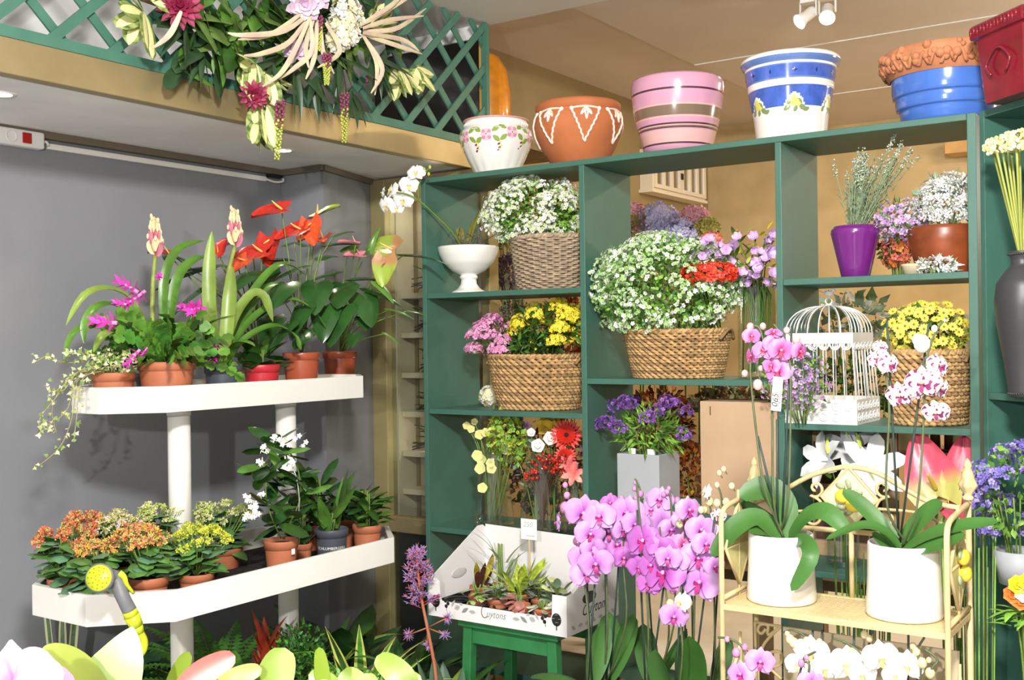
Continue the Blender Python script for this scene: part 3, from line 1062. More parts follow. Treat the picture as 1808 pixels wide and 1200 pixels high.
def basket(name, label, loc, a0, b0, a1, b1, h, kind='seagrass', rz=0.0, rows=18, uprights=40, group=None, handles=True):
    """woven oval basket: bottom radii a0,b0, top radii a1,b1"""
    t = thing(name, label, 'basket', loc, rz, group)
    m = MB()
    n = uprights*6
    th = np.arange(n)*2*PI/n
    rr = h/rows*0.56
    for i in range(rows):
        u = (i+0.5)/rows
        w = u**0.85
        a, b = a0+(a1-a0)*w, b0+(b1-b0)*w
        if kind == 'seagrass':
            off = 0.0055*np.sin(th*uprights+PI*i)
            zz = h*u+rr*0.55*np.sin(th*uprights+PI*i+1.0)
        else:
            off = 0.007*np.sin(th*uprights/2+PI*i)
            zz = np.full(n, h*u)
        P = np.stack([(a+off)*np.cos(th), (b+off)*np.sin(th), zz], 1)
        if i == 0:
            P[:, 2] = np.maximum(P[:, 2], rr*1.05)
        mm = [SEAG, SEAG, SEAG2][i % 3] if kind == 'seagrass' else WICK
        m.tube(P, rr*(1.12 if kind == 'seagrass' else 1.0), mm, 6, closed=True)
    if kind != 'seagrass':
        for k in range(uprights):
            aa = 2*PI*k/uprights
            P = []
            for u in np.linspace(0.03, 1, 8):
                w = u**0.85
                P.append(((a0+(a1-a0)*w)*math.cos(aa), (b0+(b1-b0)*w)*math.sin(aa), h*u))
            m.tube(P, 0.004, WICK, 5)
    m.build('woven_body', t)
    m = MB()
    for ph in (0, PI):
        m.tube(np.stack([(a1+0.004*np.cos(th*30+ph))*np.cos(th), (b1+0.004*np.cos(th*30+ph))*np.sin(th), h+0.005*np.sin(th*30+ph)], 1), 0.006, SEAG if kind == 'seagrass' else WICK, 6, closed=True)
    m.build('braided_rim', t)
    m = MB()
    G = []
    for u in (0.02, 0.3, 0.6, 0.96):
        w = u**0.85
        G.append(np.stack([(a0+(a1-a0)*w-0.006)*np.cos(th), (b0+(b1-b0)*w-0.006)*np.sin(th), np.full(n, h*u)], 1))
    m.grid(np.array(G), INNER, True)
    m.add(np.stack([(a1-0.012)*np.cos(th), (b1-0.012)*np.sin(th), np.full(n, h*0.86)], 1), [tuple(range(n))], INNER)
    m.build('light_block_shell', t)  # inner shell added to block light through the weave
    if handles and kind == 'seagrass':
        for sg in (1, -1):
            q = MB()
            P = [((a1+0.012)*math.cos(x)*sg, (b1+0.012)*math.sin(x), h-0.03+0.035*math.sin((x+0.35)/0.7*PI)) for x in np.linspace(-0.35, 0.35, 12)]
            q.tube(P, 0.006, SEAG2, 6)
            q.build('handle', t)
    return t


def bush(name, label, cat, loc, r, florets, leaves, group=None, c=(0, 0, 0), nf=300, nl=300, fs=(0.008, 0.012), ls=(0.015, 0.03), tm=FL5, lt=LEAF, clump=0, zmin=-0.2, stems=None, flabel='blossoms', jitter=0.5, rz=0.0, fill=0.15, clr=0.03):
    """a mounded bunch: a mass of leaves with florets over it; c is the centre of the mound from the base"""
    t = thing(name, label, cat, loc, rz, group)
    m = MB()
    P, N = dome(nl, c, np.array(r)*0.92, zmin, 0.45)
    m.scatter(lt, P, N, ls, leaves, 1.2)
    m.build('foliage', t)
    m = MB()
    if clump:
        Pc, Nc = dome(clump, c, r, zmin+0.05, 0.1)
        k = max(1, nf//clump)
        P, N = [], []
        for q, nn in zip(Pc, Nc):
            a, b = dome(k, q, (clr, clr, clr*0.8), -0.3, 0.2)
            P += list(a); N += list(b*0.7+nn*0.3)
    else:
        P, N = dome(nf, c, r, zmin, fill)
    m.scatter(tm, P, N, fs, florets, jitter)
    m.build(flabel, t)
    m = MB()
    for i in range(stems or 8):
        a = 2*PI*i/(stems or 8)
        e = np.array(c)+np.array([math.cos(a)*r[0]*0.5, math.sin(a)*r[1]*0.5, 0.0])
        m.tube(smoothpath([(math.cos(a)*0.015, math.sin(a)*0.015, 0.0), (e*np.array([0.6, 0.6, 0.5])), e], 5), 0.0025, STEM, 4)
    m.build('stem', t)
    return t
# ================================================================= WHAT STANDS IN THE SHELVES
FW_WHITE = [WHITEP, WHITEP, mat('greenish_petal', '#d9e6b4', 0.6), mat('greenish_petal', '', 0.6)]
MINT = [mat('mint_petal', '#d3e6c0', 0.6), WHITEP, mat('pale_green_petal', '#a9cb84', 0.6), mat('pale_green_petal', '', 0.6)]


def face_R(loc, up=0.15):
    """rotation that turns a flower (+Z) from loc towards the open shop"""
    d = np.array([0.35, -0.9, 1.6])-np.array(loc)
    d = d/np.linalg.norm(d)+np.array([0, 0, up])
    return d/np.linalg.norm(d)


# ---- bay 1, upper shelf -------------------------------------------------
p = xyz(828, 3.55, ZS1); s = mpp(p)
t = thing('pedestal_bowl', 'white pedestal bowl on the top left shelf', 'bowl', p)
prof = [(0, 0), (31*s, 0), (31*s, 3*s), (20*s, 9*s), (14.5*s, 17*s), (13.5*s, 25*s), (16*s, 28*s), (16*s, 31*s), (14*s, 33*s), (30*s, 41*s), (44*s, 54*s), (52*s, 70*s), (54.5*s, 81*s), (53*s, 83*s), (51*s, 80*s), (46*s, 66*s), (30*s, 52*s), (0, 47*s)]
m = MB(); spin(m, prof, WHITEG, 56, sub=3); m.build('bowl', t)
m = MB(); spin(m, [(50.5*s, 74*s), (30*s, 78*s), (0, 79*s)], SOIL, 24); m.build('soil', t)
bowl_p, bowl_s = p, s

# orchid flower template -----------------------------------------------------
def orchid_mesh(name, mp, mlip, mcol, mspot=None, open_=1.0):
    """moth orchid facing +Z: two round petals, three sepals"""
    m = MB()
    def petal(ang, L, w, mm, z=0.0, cup=0.12, pw=0.6):
        G = []
        for i in range(8):
            u = i/7
            ww = w*max(0.06, math.sin(PI*min(1, (0.06+u*0.94))**pw) if pw < 1 else math.sqrt(max(0, 1-(2*u-1)**2)))
            if i == 7:
                ww = w*0.10
            row = []
            for v in (-1, -0.5, 0, 0.5, 1):
                row.append((L*(0.04+u*0.96)*1.0, ww*v, z+cup*L*(math.sin(u*PI)*0.5-u*u*0.5*(1-open_))-0.10*L*v*v*u))
            G.append(row)
        m.grid(np.array(G) @ rotz(ang).T, mm)
    def round_petal(ang, L, w, z, back):
        G = []
        for i in range(9):
            u = i/8
            ww = w*math.sqrt(max(0.0, 1-(1.75*u-0.85)**2)) if u < 1 else w*0.42
            ww *= min(1, 0.25+u*2.2)
            G.append([(L*u*(1-0.10*v*v), ww*v, z+0.10*L*math.sin(u*PI)-0.16*L*u*u-0.12*L*abs(v)**2*u+0.015*math.sin(v*7+u*5)-back*u) for v in np.linspace(-1, 1, 7)])
        m.grid(np.array(G) @ rotz(ang).T, mp)
    round_petal(math.radians(10), 0.55, 0.37, 0.03, 0.0)
    round_petal(math.radians(170), 0.55, 0.37, 0.03, 0.0)
    for a in (90, 228, 312):
        petal(math.radians(a), 0.52, 0.19, mspot or mp, -0.035, cup=-0.02, pw=0.9)
    return m.mesh(name)


def lip_mesh(name, mlip, mcol):
    m = MB()
    m.ball((0, 0.01, 0.06), (0.055, 0.06, 0.06), mcol, 8)
    for sg in (1, -1):
        m.grid(np.array([[(0.02*sg, -0.03, 0.03), (0.02*sg, -0.07, 0.06)], [(0.10*sg, 0.01, 0.11), (0.12*sg, -0.08, 0.12)], [(0.09*sg, 0.03, 0.17), (0.10*sg, -0.03, 0.20)]]), mlip)
    m.grid(np.array([[(-0.04, -0.04, 0.04), (0.04, -0.04, 0.04)], [(-0.06, -0.14, 0.10), (0.06, -0.14, 0.10)], [(-0.07, -0.22, 0.11), (0.07, -0.22, 0.11)], [(-0.01, -0.30, 0.09), (0.01, -0.30, 0.09)]]), mlip)
    return m.mesh(name)


ORW = mat('orchid_white', '#f6f5f1', 0.55, sss=0.0)
def radial(m_, lo, hi):
    """colour that runs from the throat of a flower to the rim of its petals, with fine veining"""
    nt = m_.node_tree
    r_ = [n for n in nt.nodes if n.type == 'VALTORGB'][0]
    tc = [n for n in nt.nodes if n.type == 'TEX_COORD'][0]
    nz = [n for n in nt.nodes if n.type == 'TEX_NOISE'][0]
    ln = nt.nodes.new('ShaderNodeVectorMath'); ln.operation = 'LENGTH'
    nt.links.new(tc.outputs['Object'], ln.inputs[0])
    ad = nt.nodes.new('ShaderNodeMath'); ad.operation = 'MULTIPLY_ADD'; ad.inputs[1].default_value = 0.16
    nt.links.new(nz.outputs['Fac'], ad.inputs[0]); nt.links.new(ln.outputs['Value'], ad.inputs[2])
    nt.links.new(ad.outputs[0], r_.inputs['Fac'])
    r_.color_ramp.elements[0].position, r_.color_ramp.elements[1].position = lo, hi
    return m_
ORP = radial(mat('orchid_pink', '#a84ab0', 0.5, col2='#c596cd', scale=9), 0.12, 0.46)
ORM = radial(mat('orchid_magenta', '#98308f', 0.5, col2='#b266b6', scale=9), 0.12, 0.5)
ORV = radial(mat('orchid_veined', '#a02c6e', 0.5, col2='#cf80bd', scale=9), 0.18, 0.5)
ORS = mat('orchid_spotted', '#f4f0ee', 0.55, col2='#f4f0ee', scale=10)
# spotted petals: white with wine blotches
_nt = ORS.node_tree
for nd in list(_nt.nodes):
    if nd.type == 'VALTORGB':
        nd.color_ramp.elements[0].position = 0.60
        nd.color_ramp.elements[1].position = 0.63
        nd.color_ramp.elements[1].color = (*lin('#7a1f55'), 1)
    if nd.type == 'TEX_NOISE':
        nd.inputs['Scale'].default_value = 7
        nd.inputs['Detail'].default_value = 0.5
LIPM, LIPY, COLP, COLW = mat('lip_magenta', '#a62472', 0.45), mat('lip_yellow', '#e6cf6d', 0.45), mat('column_pink', '#e3a6d8', 0.5), mat('column_white', '#f5efe2', 0.5)
OM = {'white': (orchid_mesh('orchid_white_flower', ORW, 0, 0), lip_mesh('orchid_white_lip', LIPY, COLW)),
      'pink': (orchid_mesh('orchid_pink_flower', ORP, 0, 0), lip_mesh('orchid_pink_lip', LIPM, COLP)),
      'magenta': (orchid_mesh('orchid_magenta_flower', ORM, 0, 0), lip_mesh('orchid_magenta_lip', LIPM, COLP)),
      'veined': (orchid_mesh('orchid_veined_flower', ORV, 0, 0), lip_mesh('orchid_veined_lip', mat('lip_coral', '#cc3b56', 0.45), COLP)),
      'spotted': (orchid_mesh('orchid_spotted_flower', ORS, 0, 0), lip_mesh('orchid_spotted_lip', mat('lip_wine', '#8a2f66', 0.45), LIPY))}
OPX = {k: v for k, v in OM.items()}


def orchid_flower(parent, org, P, size, kind, d=None, spin_=0.0):
    """one flower (and its lip) as parts of the plant; P and org in world space, size = width in metres"""
    d = face_R(P) if d is None else np.array(d, float)/np.linalg.norm(d)
    z = d
    up = np.array([0, 0, 1.0])
    x = np.cross(up, z); x /= np.linalg.norm(x)
    y = np.cross(z, x)
    R = np.stack([x, y, z], 1) @ rotz(spin_)
    f = inst('flower', OM[kind][0], parent, np.array(P)-org, R, size/1.08)
    inst('lip', OM[kind][1], f, (0, 0, 0))
    return f


t = thing('silk_orchid', 'white silk orchid spray reaching out of the pedestal bowl to the left', 'orchid', bowl_p+np.array([0, 0, 79*bowl_s]))
org = np.array(t.location)
path = [org+np.array([-0.02, 0, -0.01]), at_y(800, 412, 3.5), at_y(772, 383, 3.43), at_y(745, 358, 3.35), at_y(722, 344, 3.30), at_y(700, 340, 3.28)]
m = MB(); m.tube(smoothpath(path, 24)-org, 0.0035, STEM, 6)
m.tube(smoothpath([at_y(739, 355, 3.345), at_y(739, 330, 3.335), at_y(748, 308, 3.33), at_y(758, 296, 3.33)], 10)-org, 0.0026, STEM, 6); m.build('stem', t)
for px, py, w, dd in ((712, 352, 46, (0.3, -0.9, -0.1)), (682, 362, 40, (0.0, -0.9, -0.3)), (692, 336, 40, (-0.3, -0.8, 0.3)), (700, 366, 34, (0.5, -0.8, -0.2)), (722, 326, 42, (0.6, -0.8, -0.2)), (735, 304, 40, (0.4, -0.8, 0.4)), (676, 340, 26, (-0.8, -0.6, 0.2))):
    P = at_y(px, py, 3.31); orchid_flower(t, org, P, w*mpp(P)*0.86, 'white', dd)
m = MB()
for px, py in ((749, 299), (759, 295), (757, 307), (744, 303)):
    P = at_y(px, py, 3.33); m.ball(P-org, (0.006, 0.006, 0.008), YGREEN, 8)
m.build('bud', t)
m = MB()
for px, py, a, e, L in ((822, 432, 1.2, 1.35, 0.14), (828, 432, 0.3, 1.45, 0.15), (812, 430, 2.2, 1.1, 0.10)):
    m.blade(at_y(px, py, 3.55)-org, a, e, L, 0.035, mat('silk_leaf_olive', '#93913a', 0.5, var=0.25, scale=25), 0.5, 'oval', 0.3)
m.build('leaf', t)
m = MB()
for i in range(26):
    a = RNG.uniform(0, 6.28); r = RNG.uniform(0.02, 0.075)
    q = np.array([r*math.cos(a), r*math.sin(a), 0.002])
    m.tube(smoothpath([q, q+RNG.normal(size=3)*0.02+[0, 0, 0.03], q+RNG.normal(size=3)*0.03+[0, 0, 0.02]], 7), 0.0015, mat('grey_root', '#6d6a60', 0.8), 4)
m.build('root', t)

basket('wicker_basket', 'grey-brown wicker basket of white flowers on the top left shelf', xyz(976, 3.575, ZS1), 0.135, 0.115, 0.158, 0.14, 0.20, 'wicker', rows=24, uprights=36)
b = xyz(976, 3.575, ZS1)
bush('white_flower_bunch', 'dense bunch of small white flowers in the grey wicker basket', 'flowers', b+np.array([0, 0, 0.19]), (0.215, 0.15, 0.135), FW_WHITE, [GREEN, LGREEN], c=(-0.062, -0.02, 0.108), nf=3200, nl=1500, fs=(0.006, 0.0095), ls=(0.015, 0.028), clump=160, clr=0.032, zmin=-0.8)

# ---- bay 1, middle shelf
b = xyz(951, 3.575, ZS2)
basket('seagrass_basket', 'tan seagrass basket of pink and yellow flowers on the middle left shelf', b, 0.155, 0.125, 0.203, 0.15, 0.205)
bush('pink_flower_bunch', 'bunch of pink clustered flowers at the left of the tan basket', 'flowers', b+np.array([-0.06, -0.02, 0.195]), (0.10, 0.09, 0.085), [PINK, mat('rose_petal', '#e9aad0', 0.6)], [GREEN], c=(-0.115, -0.03, 0.075), nf=1300, nl=150, fs=(0.006, 0.009), clump=22, clr=0.036, zmin=-0.7, ls=(0.02, 0.04), lt=LEAFN)
bush('yellow_flower_bunch', 'bunch of bright yellow clustered flowers at the right of the tan basket', 'flowers', b+np.array([0.06, 0, 0.195]), (0.14, 0.12, 0.105), [YELLOW, mat('lemon_petal', '#f6ea4f', 0.6)], [GREEN, DGREEN], c=(0.01, -0.02, 0.108), nf=3000, nl=240, fs=(0.006, 0.009), clump=34, clr=0.038, zmin=-0.55, ls=(0.03, 0.06), lt=LEAFN)
bush('spiky_greenery', 'narrow-leaved greenery between the pink and yellow flowers', 'greenery', b+np.array([-0.01, -0.03, 0.18]), (0.10, 0.09, 0.05), [YELLOW], [DGREEN, GREEN], c=(0, 0, 0.05), nf=12, nl=260, ls=(0.03, 0.07), fs=(0.005, 0.008), lt=LEAFN, zmin=-0.1)
P = at_y(866, 699, 3.62)
t = thing('snowball_flower', 'single white round flower head lying on the middle left shelf', 'flower', (P[0], P[1], ZS2))
m = MB(); A, B = dome(170, (0, 0, 0.042), (0.046, 0.046, 0.042), -1.0, 0.08); m.scatter(FL5, A, B, (0.008, 0.012), [CREAMP, WHITEP], 0.3); m.ball((0, 0, 0.042), 0.036, CREAMP, 10); m.build('petals', t)
m = MB(); m.tube([(0.03, 0.02, 0.006), (0.10, 0.07, 0.004)], 0.003, STEM, 5); m.build('stem', t)

# ---- bay 1, lower shelf: glass vases with silk flowers
GL = glass_mat('clear_glass', (0.95, 0.98, 0.97), 0.05, 0.02)
GLG = glass_mat('green_glass', (0.90, 0.95, 0.91), 0.06, 0.03)


def glass_vase(label, px, y, z, r0, r1, h, m_=None, group=None, neck=None):
    p = xyz(px, y, z)
    t = thing('glass_vase', label, 'vase', p, 0, group)
    m = MB()
    w = 0.004
    rs = [(0, 0.0), (r0, 0.0), (r0+(r1-r0)*0.1, 0.02), ((r0+r1)/2*1.0, h*0.5), (r1, h), (r1-w, h), ((r0+r1)/2-w, h*0.5), (r0-w, 0.02), (0, 0.018)]
    spin(m, rs, m_ or GL, 40, sub=3)
    m.build('glass', t)
    return p


v1 = glass_vase('tapering clear glass vase of yellow flowers, leftmost on the lower left shelf', 872, 3.50, ZS6, 0.085, 0.050, 0.315)
v2 = glass_vase('tapering clear glass vase of red berries on the lower left shelf', 958, 3.50, ZS6, 0.095, 0.055, 0.29)
v3 = glass_vase('clear glass vase of red flowers beside the green divider, lower left shelf', 1022, 3.58, ZS6, 0.075, 0.05, 0.27)


def petal_flower(name, n, L, w, m_, el=0.5, curl=0.4, centre=None, rings=1, shape='oval'):
    m = MB()
    for r in range(rings):
        for i in range(n):
            m.blade((0, 0, 0), 2*PI*(i+0.5*r)/n+0.1*r, el+0.45*r, L*(1-0.22*r), w*(1-0.12*r), m_, curl, shape, -0.25, 5)
    if centre:
        m.ball((0, 0, L*0.08), L*0.16, centre, 8)
    return m.mesh(name)


ROSEY = petal_flower('pale_yellow_bloom', 5, 0.028, 0.030, mat('pale_yellow_petal', '#e8e29a', 0.6), 1.05, 0.9)
LISI = petal_flower('white_cup_bloom', 5, 0.034, 0.034, WHITEP, 0.95, 0.6, None, 2)
GERB = petal_flower('red_gerbera_bloom', 20, 0.055, 0.014, RED, 0.25, 0.3, mat('dark_eye', '#3c1a10', 0.8), 2)
LILR = petal_flower('red_lily_bloom', 6, 0.075, 0.028, mat('coral_petal', '#d8455a', 0.5, col2='#f0c0a8', scale=18), 0.9, 0.7)
TULY = petal_flower('yellow_bloom', 6, 0.045, 0.035, mat('mustard_petal', '#dcb93c', 0.55), 0.6, 0.4, None, 2)
PKROSE = petal_flower('pink_rose_bloom', 6, 0.03, 0.03, mat('dusty_pink', '#d5a1c6', 0.6), 0.6, 0.5, None, 3)


def silk_stem(name, label, cat, foot, heads, leafm, group=None, r=0.0025, leaves=6, sub='flower'):
    """a stem from foot through given heads; heads = [(world point, mesh, size, dir)]"""
    t = thing(name, label, cat, foot, 0, group)
    org = np.array(foot, float)
    m = MB()
    for P, me, sz, d in heads:
        P = np.array(P)
        mid = org*0.35+P*0.65+np.array([0, 0.0, 0.03])
        mid[:2] = org[:2]*0.55+P[:2]*0.45
        m.tube(smoothpath([org, mid, P], 10)-org, r, STEM, 5)
    m.build('stem', t)
    if leaves:
        m = MB()
        for i in range(leaves):
            P = np.array(heads[i % len(heads)][0])
            u = RNG.uniform(0.55, 0.95)
            q = org+(P-org)*u
            m.blade(q-org, RNG.uniform(0, 6.28), RNG.uniform(0.1, 0.9), RNG.uniform(0.04, 0.07), 0.026, leafm, 0.8, 'oval', 0.2, 6)
        m.build('leaf', t)
    for P, me, sz, d in heads:
        d = face_R(P) if d is None else d
        inst(sub, me, t, np.array(P)-org, frame(np.array(d, float), RNG.uniform(0, 6)), sz)
    return t


hd = lambda px, py, y, me, sz=1.0, d=None: (at_y(px, py, y), me, sz, d)
silk_stem('sweet_pea_stem', 'tall stem of pale yellow blossoms at the left of the glass vases', 'flowers', v1+np.array([-0.02, 0, 0.02]), [hd(824, 752, 3.5, ROSEY, .8), hd(832, 758, 3.5, ROSEY, .8), hd(838, 745, 3.5, ROSEY, .7), hd(847, 768, 3.49, ROSEY, 1.0), hd(858, 764, 3.49, ROSEY, .9), hd(843, 805, 3.46, ROSEY, 1.1), hd(850, 812, 3.46, ROSEY, 1.0), hd(848, 828, 3.45, ROSEY, 1.1), hd(866, 818, 3.46, ROSEY, .9), hd(868, 828, 3.46, ROSEY, 1.0), hd(852, 862, 3.42, ROSEY, 1.0)], LGREEN, leaves=0)
YG = [mat('euphorbia_green', '#b4bf33', 0.55, var=0.2, scale=30), LGREEN]
bush('yellow_green_spray', 'yellow-green leafy spray drooping between the glass vases', 'greenery', v1+np.array([0.0, 0.0, 0.03]), (0.085, 0.07, 0.15), YG, [LGREEN, YGREEN], c=(0.07, 0.0, 0.33), nf=200, nl=200, fs=(0.008, 0.013), ls=(0.02, 0.035), zmin=-0.8, fill=0.5)
silk_stem('white_bloom_stem', 'stem of white cup flowers with grey-green round leaves above the glass vases', 'flowers', v2+np.array([-0.03, 0, 0.02]), [hd(893, 795, 3.5, LISI, .8), hd(950, 788, 3.49, LISI, 1.1), hd(972, 775, 3.5, LISI, 1.1), hd(938, 764, 3.5, LISI, .7)], GREY_GREEN, leaves=22)
silk_stem('pink_rose_stem', 'dusty pink silk roses at the back of the lower left shelf', 'flowers', v2+np.array([-0.03, 0.05, 0.02]), [hd(898, 754, 3.62, PKROSE), hd(913, 745, 3.62, PKROSE), hd(928, 752, 3.62, PKROSE, .8)], DGREEN, leaves=10)
silk_stem('yellow_lily_stem', 'mustard yellow open bloom at the top of the lower left shelf', 'flowers', v2+np.array([0.03, 0.04, 0.02]), [hd(966, 752, 3.58, TULY, 1.1), hd(980, 745, 3.6, TULY, 1.1)], DGREEN, leaves=8)
silk_stem('gerbera_stem', 'large red gerbera beside the green divider, lower left shelf', 'flower', v3+np.array([0, 0.02, 0.02]), [hd(1000, 768, 3.52, GERB, 1.15)], DGREEN, leaves=4, sub='bloom')
silk_stem('red_lilies', 'red and coral lily-like blooms in the vase beside the divider', 'flowers', v3+np.array([0, 0, 0.02]), [hd(998, 805, 3.5, GERB, .8), hd(1012, 838, 3.46, LILR, .8), hd(1003, 822, 3.49, LILR, .7), hd(976, 770, 3.55, LILR, .5)], GREEN, leaves=6)
# red berries
t = thing('berry_spray', 'spray of glossy red berries over the middle glass vase', 'berries', v2+np.array([0.0, 0, 0.02]))
org = np.array(t.location)
BER = mat('red_berry', '#b3271a', 0.2, coat=0.4)
ms, mb_ = MB(), MB()
for i in range(75):
    if i < 60:
        P = at_y(RNG.uniform(938, 1000), RNG.uniform(802, 835), RNG.uniform(3.42, 3.5))
    else:
        P = at_y(RNG.uniform(924, 950), RNG.uniform(828, 846), 3.42)
    mb_.ball(P-org, 0.0075, BER, 8)
    ms.tube(smoothpath([org-org, (P-org)*np.array([.4, .4, .7]), P-org], 6), 0.0012, BROWNST, 4)
o = mb_.build('berries', t); o['kind'] = 'stuff'
ms.build('twig', t)
P = at_y(913, 834, 3.42)

# ---- bay 2, upper shelf -------------------------------------------------
b = xyz(1197, 3.56, ZS3)
basket('seagrass_basket', 'large tan seagrass basket of mint-white flowers in the middle bay', b, 0.155, 0.13, 0.188, 0.155, 0.165)
bush('mint_flower_bunch', 'huge mound of tiny mint-white flowers over the large basket', 'flowers', b+np.array([0, 0, 0.15]), (0.28, 0.20, 0.195), MINT, [GREEN, LGREEN, mat('mint_leaf', '#7fae62', 0.5, var=0.2, scale=20)], c=(-0.03, -0.04, 0.165), nf=5200, nl=3600, fs=(0.006, 0.0095), ls=(0.015, 0.028), zmin=-0.85, clump=330, clr=0.032, fill=0.2)
b2_ = b
P = at_y(1256, 486, 3.44)
bush('red_flower_bunch', 'bunch of small red flowers at the right of the mint-white mound', 'flowers', (P[0]-0.05, b[1]+0.03, b[2]+0.15), (0.105, 0.05, 0.04), [RED, mat('scarlet_petal', '#dd4427', 0.55)], [DGREEN], c=(0.05, P[1]-b[1]-0.05, P[2]-b[2]-0.145), nf=300, nl=60, fs=(0.009, 0.014), zmin=-0.6)
fv = xyz(1338, 3.60, ZS3)
t = thing('glass_vase', 'tall greenish cylinder vase of purple freesias in the middle bay', 'vase', fv)
m = MB(); spin(m, [(0, 0), (0.062, 0), (0.066, 0.01), (0.066, 0.31), (0.069, 0.32), (0.064, 0.32), (0.061, 0.3), (0.061, 0.02), (0, 0.018)], GLG, 40); m.build('glass', t)
FRE = MB()
for i in range(6):
    FRE.blade((0, 0, 0), i*PI/3, 1.25, 0.045, 0.024, mat('freesia_lilac', '#bf8fd0', 0.55, col2='#e6cfe8', scale=40), 0.7, 'obov', 0.2, 5)
FRE.tube([(0, 0, -0.02), (0, 0, 0.006)], [0.002, 0.006], STEM, 6)
FREm = FRE.mesh('freesia_bloom')
t = thing('freesia_bunch', 'bunch of purple and white freesias standing in the tall cylinder vase', 'flowers', fv+np.array([0, 0, 0.022]))
org = np.array(t.location)
m = MB(); ml = MB(); md = MB()
for i in range(58):
    px = RNG.uniform(1228, 1368); lo = 470 if px > 1310 else 440+ (1310-px)*0.3
    py = RNG.uniform(405 if px > 1300 else 425, 500 if px > 1300 else 470)
    P = at_y(px, py, RNG.uniform(3.42, 3.58))
    m.tube(smoothpath([org+RNG.uniform(-0.03, 0.03, 3)*[1, 1, 0], [fv[0]+RNG.uniform(-.04, .04), fv[1]+RNG.uniform(-.04, .04), fv[2]+0.31], P], 10)-org, 0.002, STEM, 4)
    inst('flower', FREm, t, P-org, frame(face_R(P)+RNG.normal(size=3)*0.5, 0), RNG.uniform(0.55, 0.85))
for i in range(46):
    P = at_y(RNG.uniform(1290, 1370), RNG.uniform(400, 505), RNG.uniform(3.45, 3.6))
    ml.blade(P-org, RNG.uniform(0, 6.28), RNG.uniform(0.2, 1.2), 0.05, 0.014, [YGREEN, GREEN, YELLOW][i % 3], 0.6, 'lance', 0.1, 5)
for i in range(12):
    a = RNG.uniform(0, 6.28); r = RNG.uniform(0.01, 0.05)
    md.tube([(r*math.cos(a), r*math.sin(a), 0), (r*math.cos(a+.5), r*math.sin(a+.5), 0.30)], 0.003, [DGREEN, BROWNST][i % 2], 4)
m.build('stem', t); ml.build('leaf', t); md.build('lower_stems', t)

# ---- bay 2, lower shelf
p = xyz(1146, 3.51, ZS7)
t = thing('square_planter', 'light grey square planter with purple flowers on the lower middle shelf', 'planter', p)
PG = mat('grey_planter', '#a9acb0', 0.55, var=0.03, scale=8)
m = MB(False)
a, h = 0.083, 0.19
def rs(r, z): return [(-r, -r, z), (r, -r, z), (r, r, z), (-r, r, z)]
m.grid(np.array([rs(a*0.96, 0), rs(a, 0.01), rs(a, h), rs(a-0.012, h), rs(a-0.014, h*0.85)]), PG, True); m.add(rs(a*0.96, 0), [(3, 2, 1, 0)], PG); m.build('body', t, 0.003)
m = MB(False); m.add(rs(a-0.014, h*0.85), [(0, 1, 2, 3)], SOIL); m.build('soil', t)
for x in (-0.045, 0.03):
    m = MB(False); m.box((x, -0.066, h*0.86), (x+0.028, -0.064, h+0.018), PAPER, R=rotx(0.0)); m.build('plant_label', t)
m = MB(); A, B = dome(420, (0, 0, h+0.075), (0.13, 0.11, 0.085), -0.85, 0.6); m.scatter(LEAFN, A, B, (0.025, 0.05), [GREEN, LGREEN, LGREEN], 1.0)
for i in range(16):
    q = RNG.normal(size=3)*[0.05, 0.05, 0]
    m.tube([(q[0]*.5, q[1]*.5, h*0.85), (q[0], q[1], h+0.08)], 0.0025, STEM, 4)
m.build('foliage', t)
m = MB(); Ac, Bc = dome(17, (0, -0.01, h+0.10), (0.165, 0.13, 0.105), -0.5, 0.1)
for q in Ac:
    A, B = dome(34, q, (0.034, 0.034, 0.03), -0.6, 0.3); m.scatter(FL5, A, B, (0.006, 0.010), [PURPLE, mat('violet_petal', '#9a5fb5', 0.6), mat('deep_purple_petal', '#5f3a83', 0.6)], 0.4)
m.build('blossoms', t)
p0 = at_y(1238, 900, 3.43)
t = thing('cardboard_box', 'plain brown cardboard box standing upright beside the grey square planter', 'box', (p0[0], 3.43, ZS7))
CARD = mat('kraft_cardboard', '#bb9c7c', 0.8, var=0.05, scale=6)
m = MB(False); m.box((0, 0, 0.0), (0.272, 0.16, 0.382), CARD); m.build('carton', t, 0.003)
m = MB(False); m.box((0.036, -0.0008, 0.335), (0.040, -0.0001, 0.365), mat('rust_stain', '#5f4a33', 0.8)); m.build('staple_mark', t)
p0 = xyz(1212, 3.45, ZS7)
t = thing('pebble_dish', 'smooth white oval pebble dish between the grey planter and the cardboard box', 'dish', p0)
m = MB(); spin(m, [(0, 0), (0.03, 0.001), (0.042, 0.015), (0.038, 0.032), (0.02, 0.042), (0.0, 0.044)], WHITEG, 28, sub=3); o = m.build('stone', t)

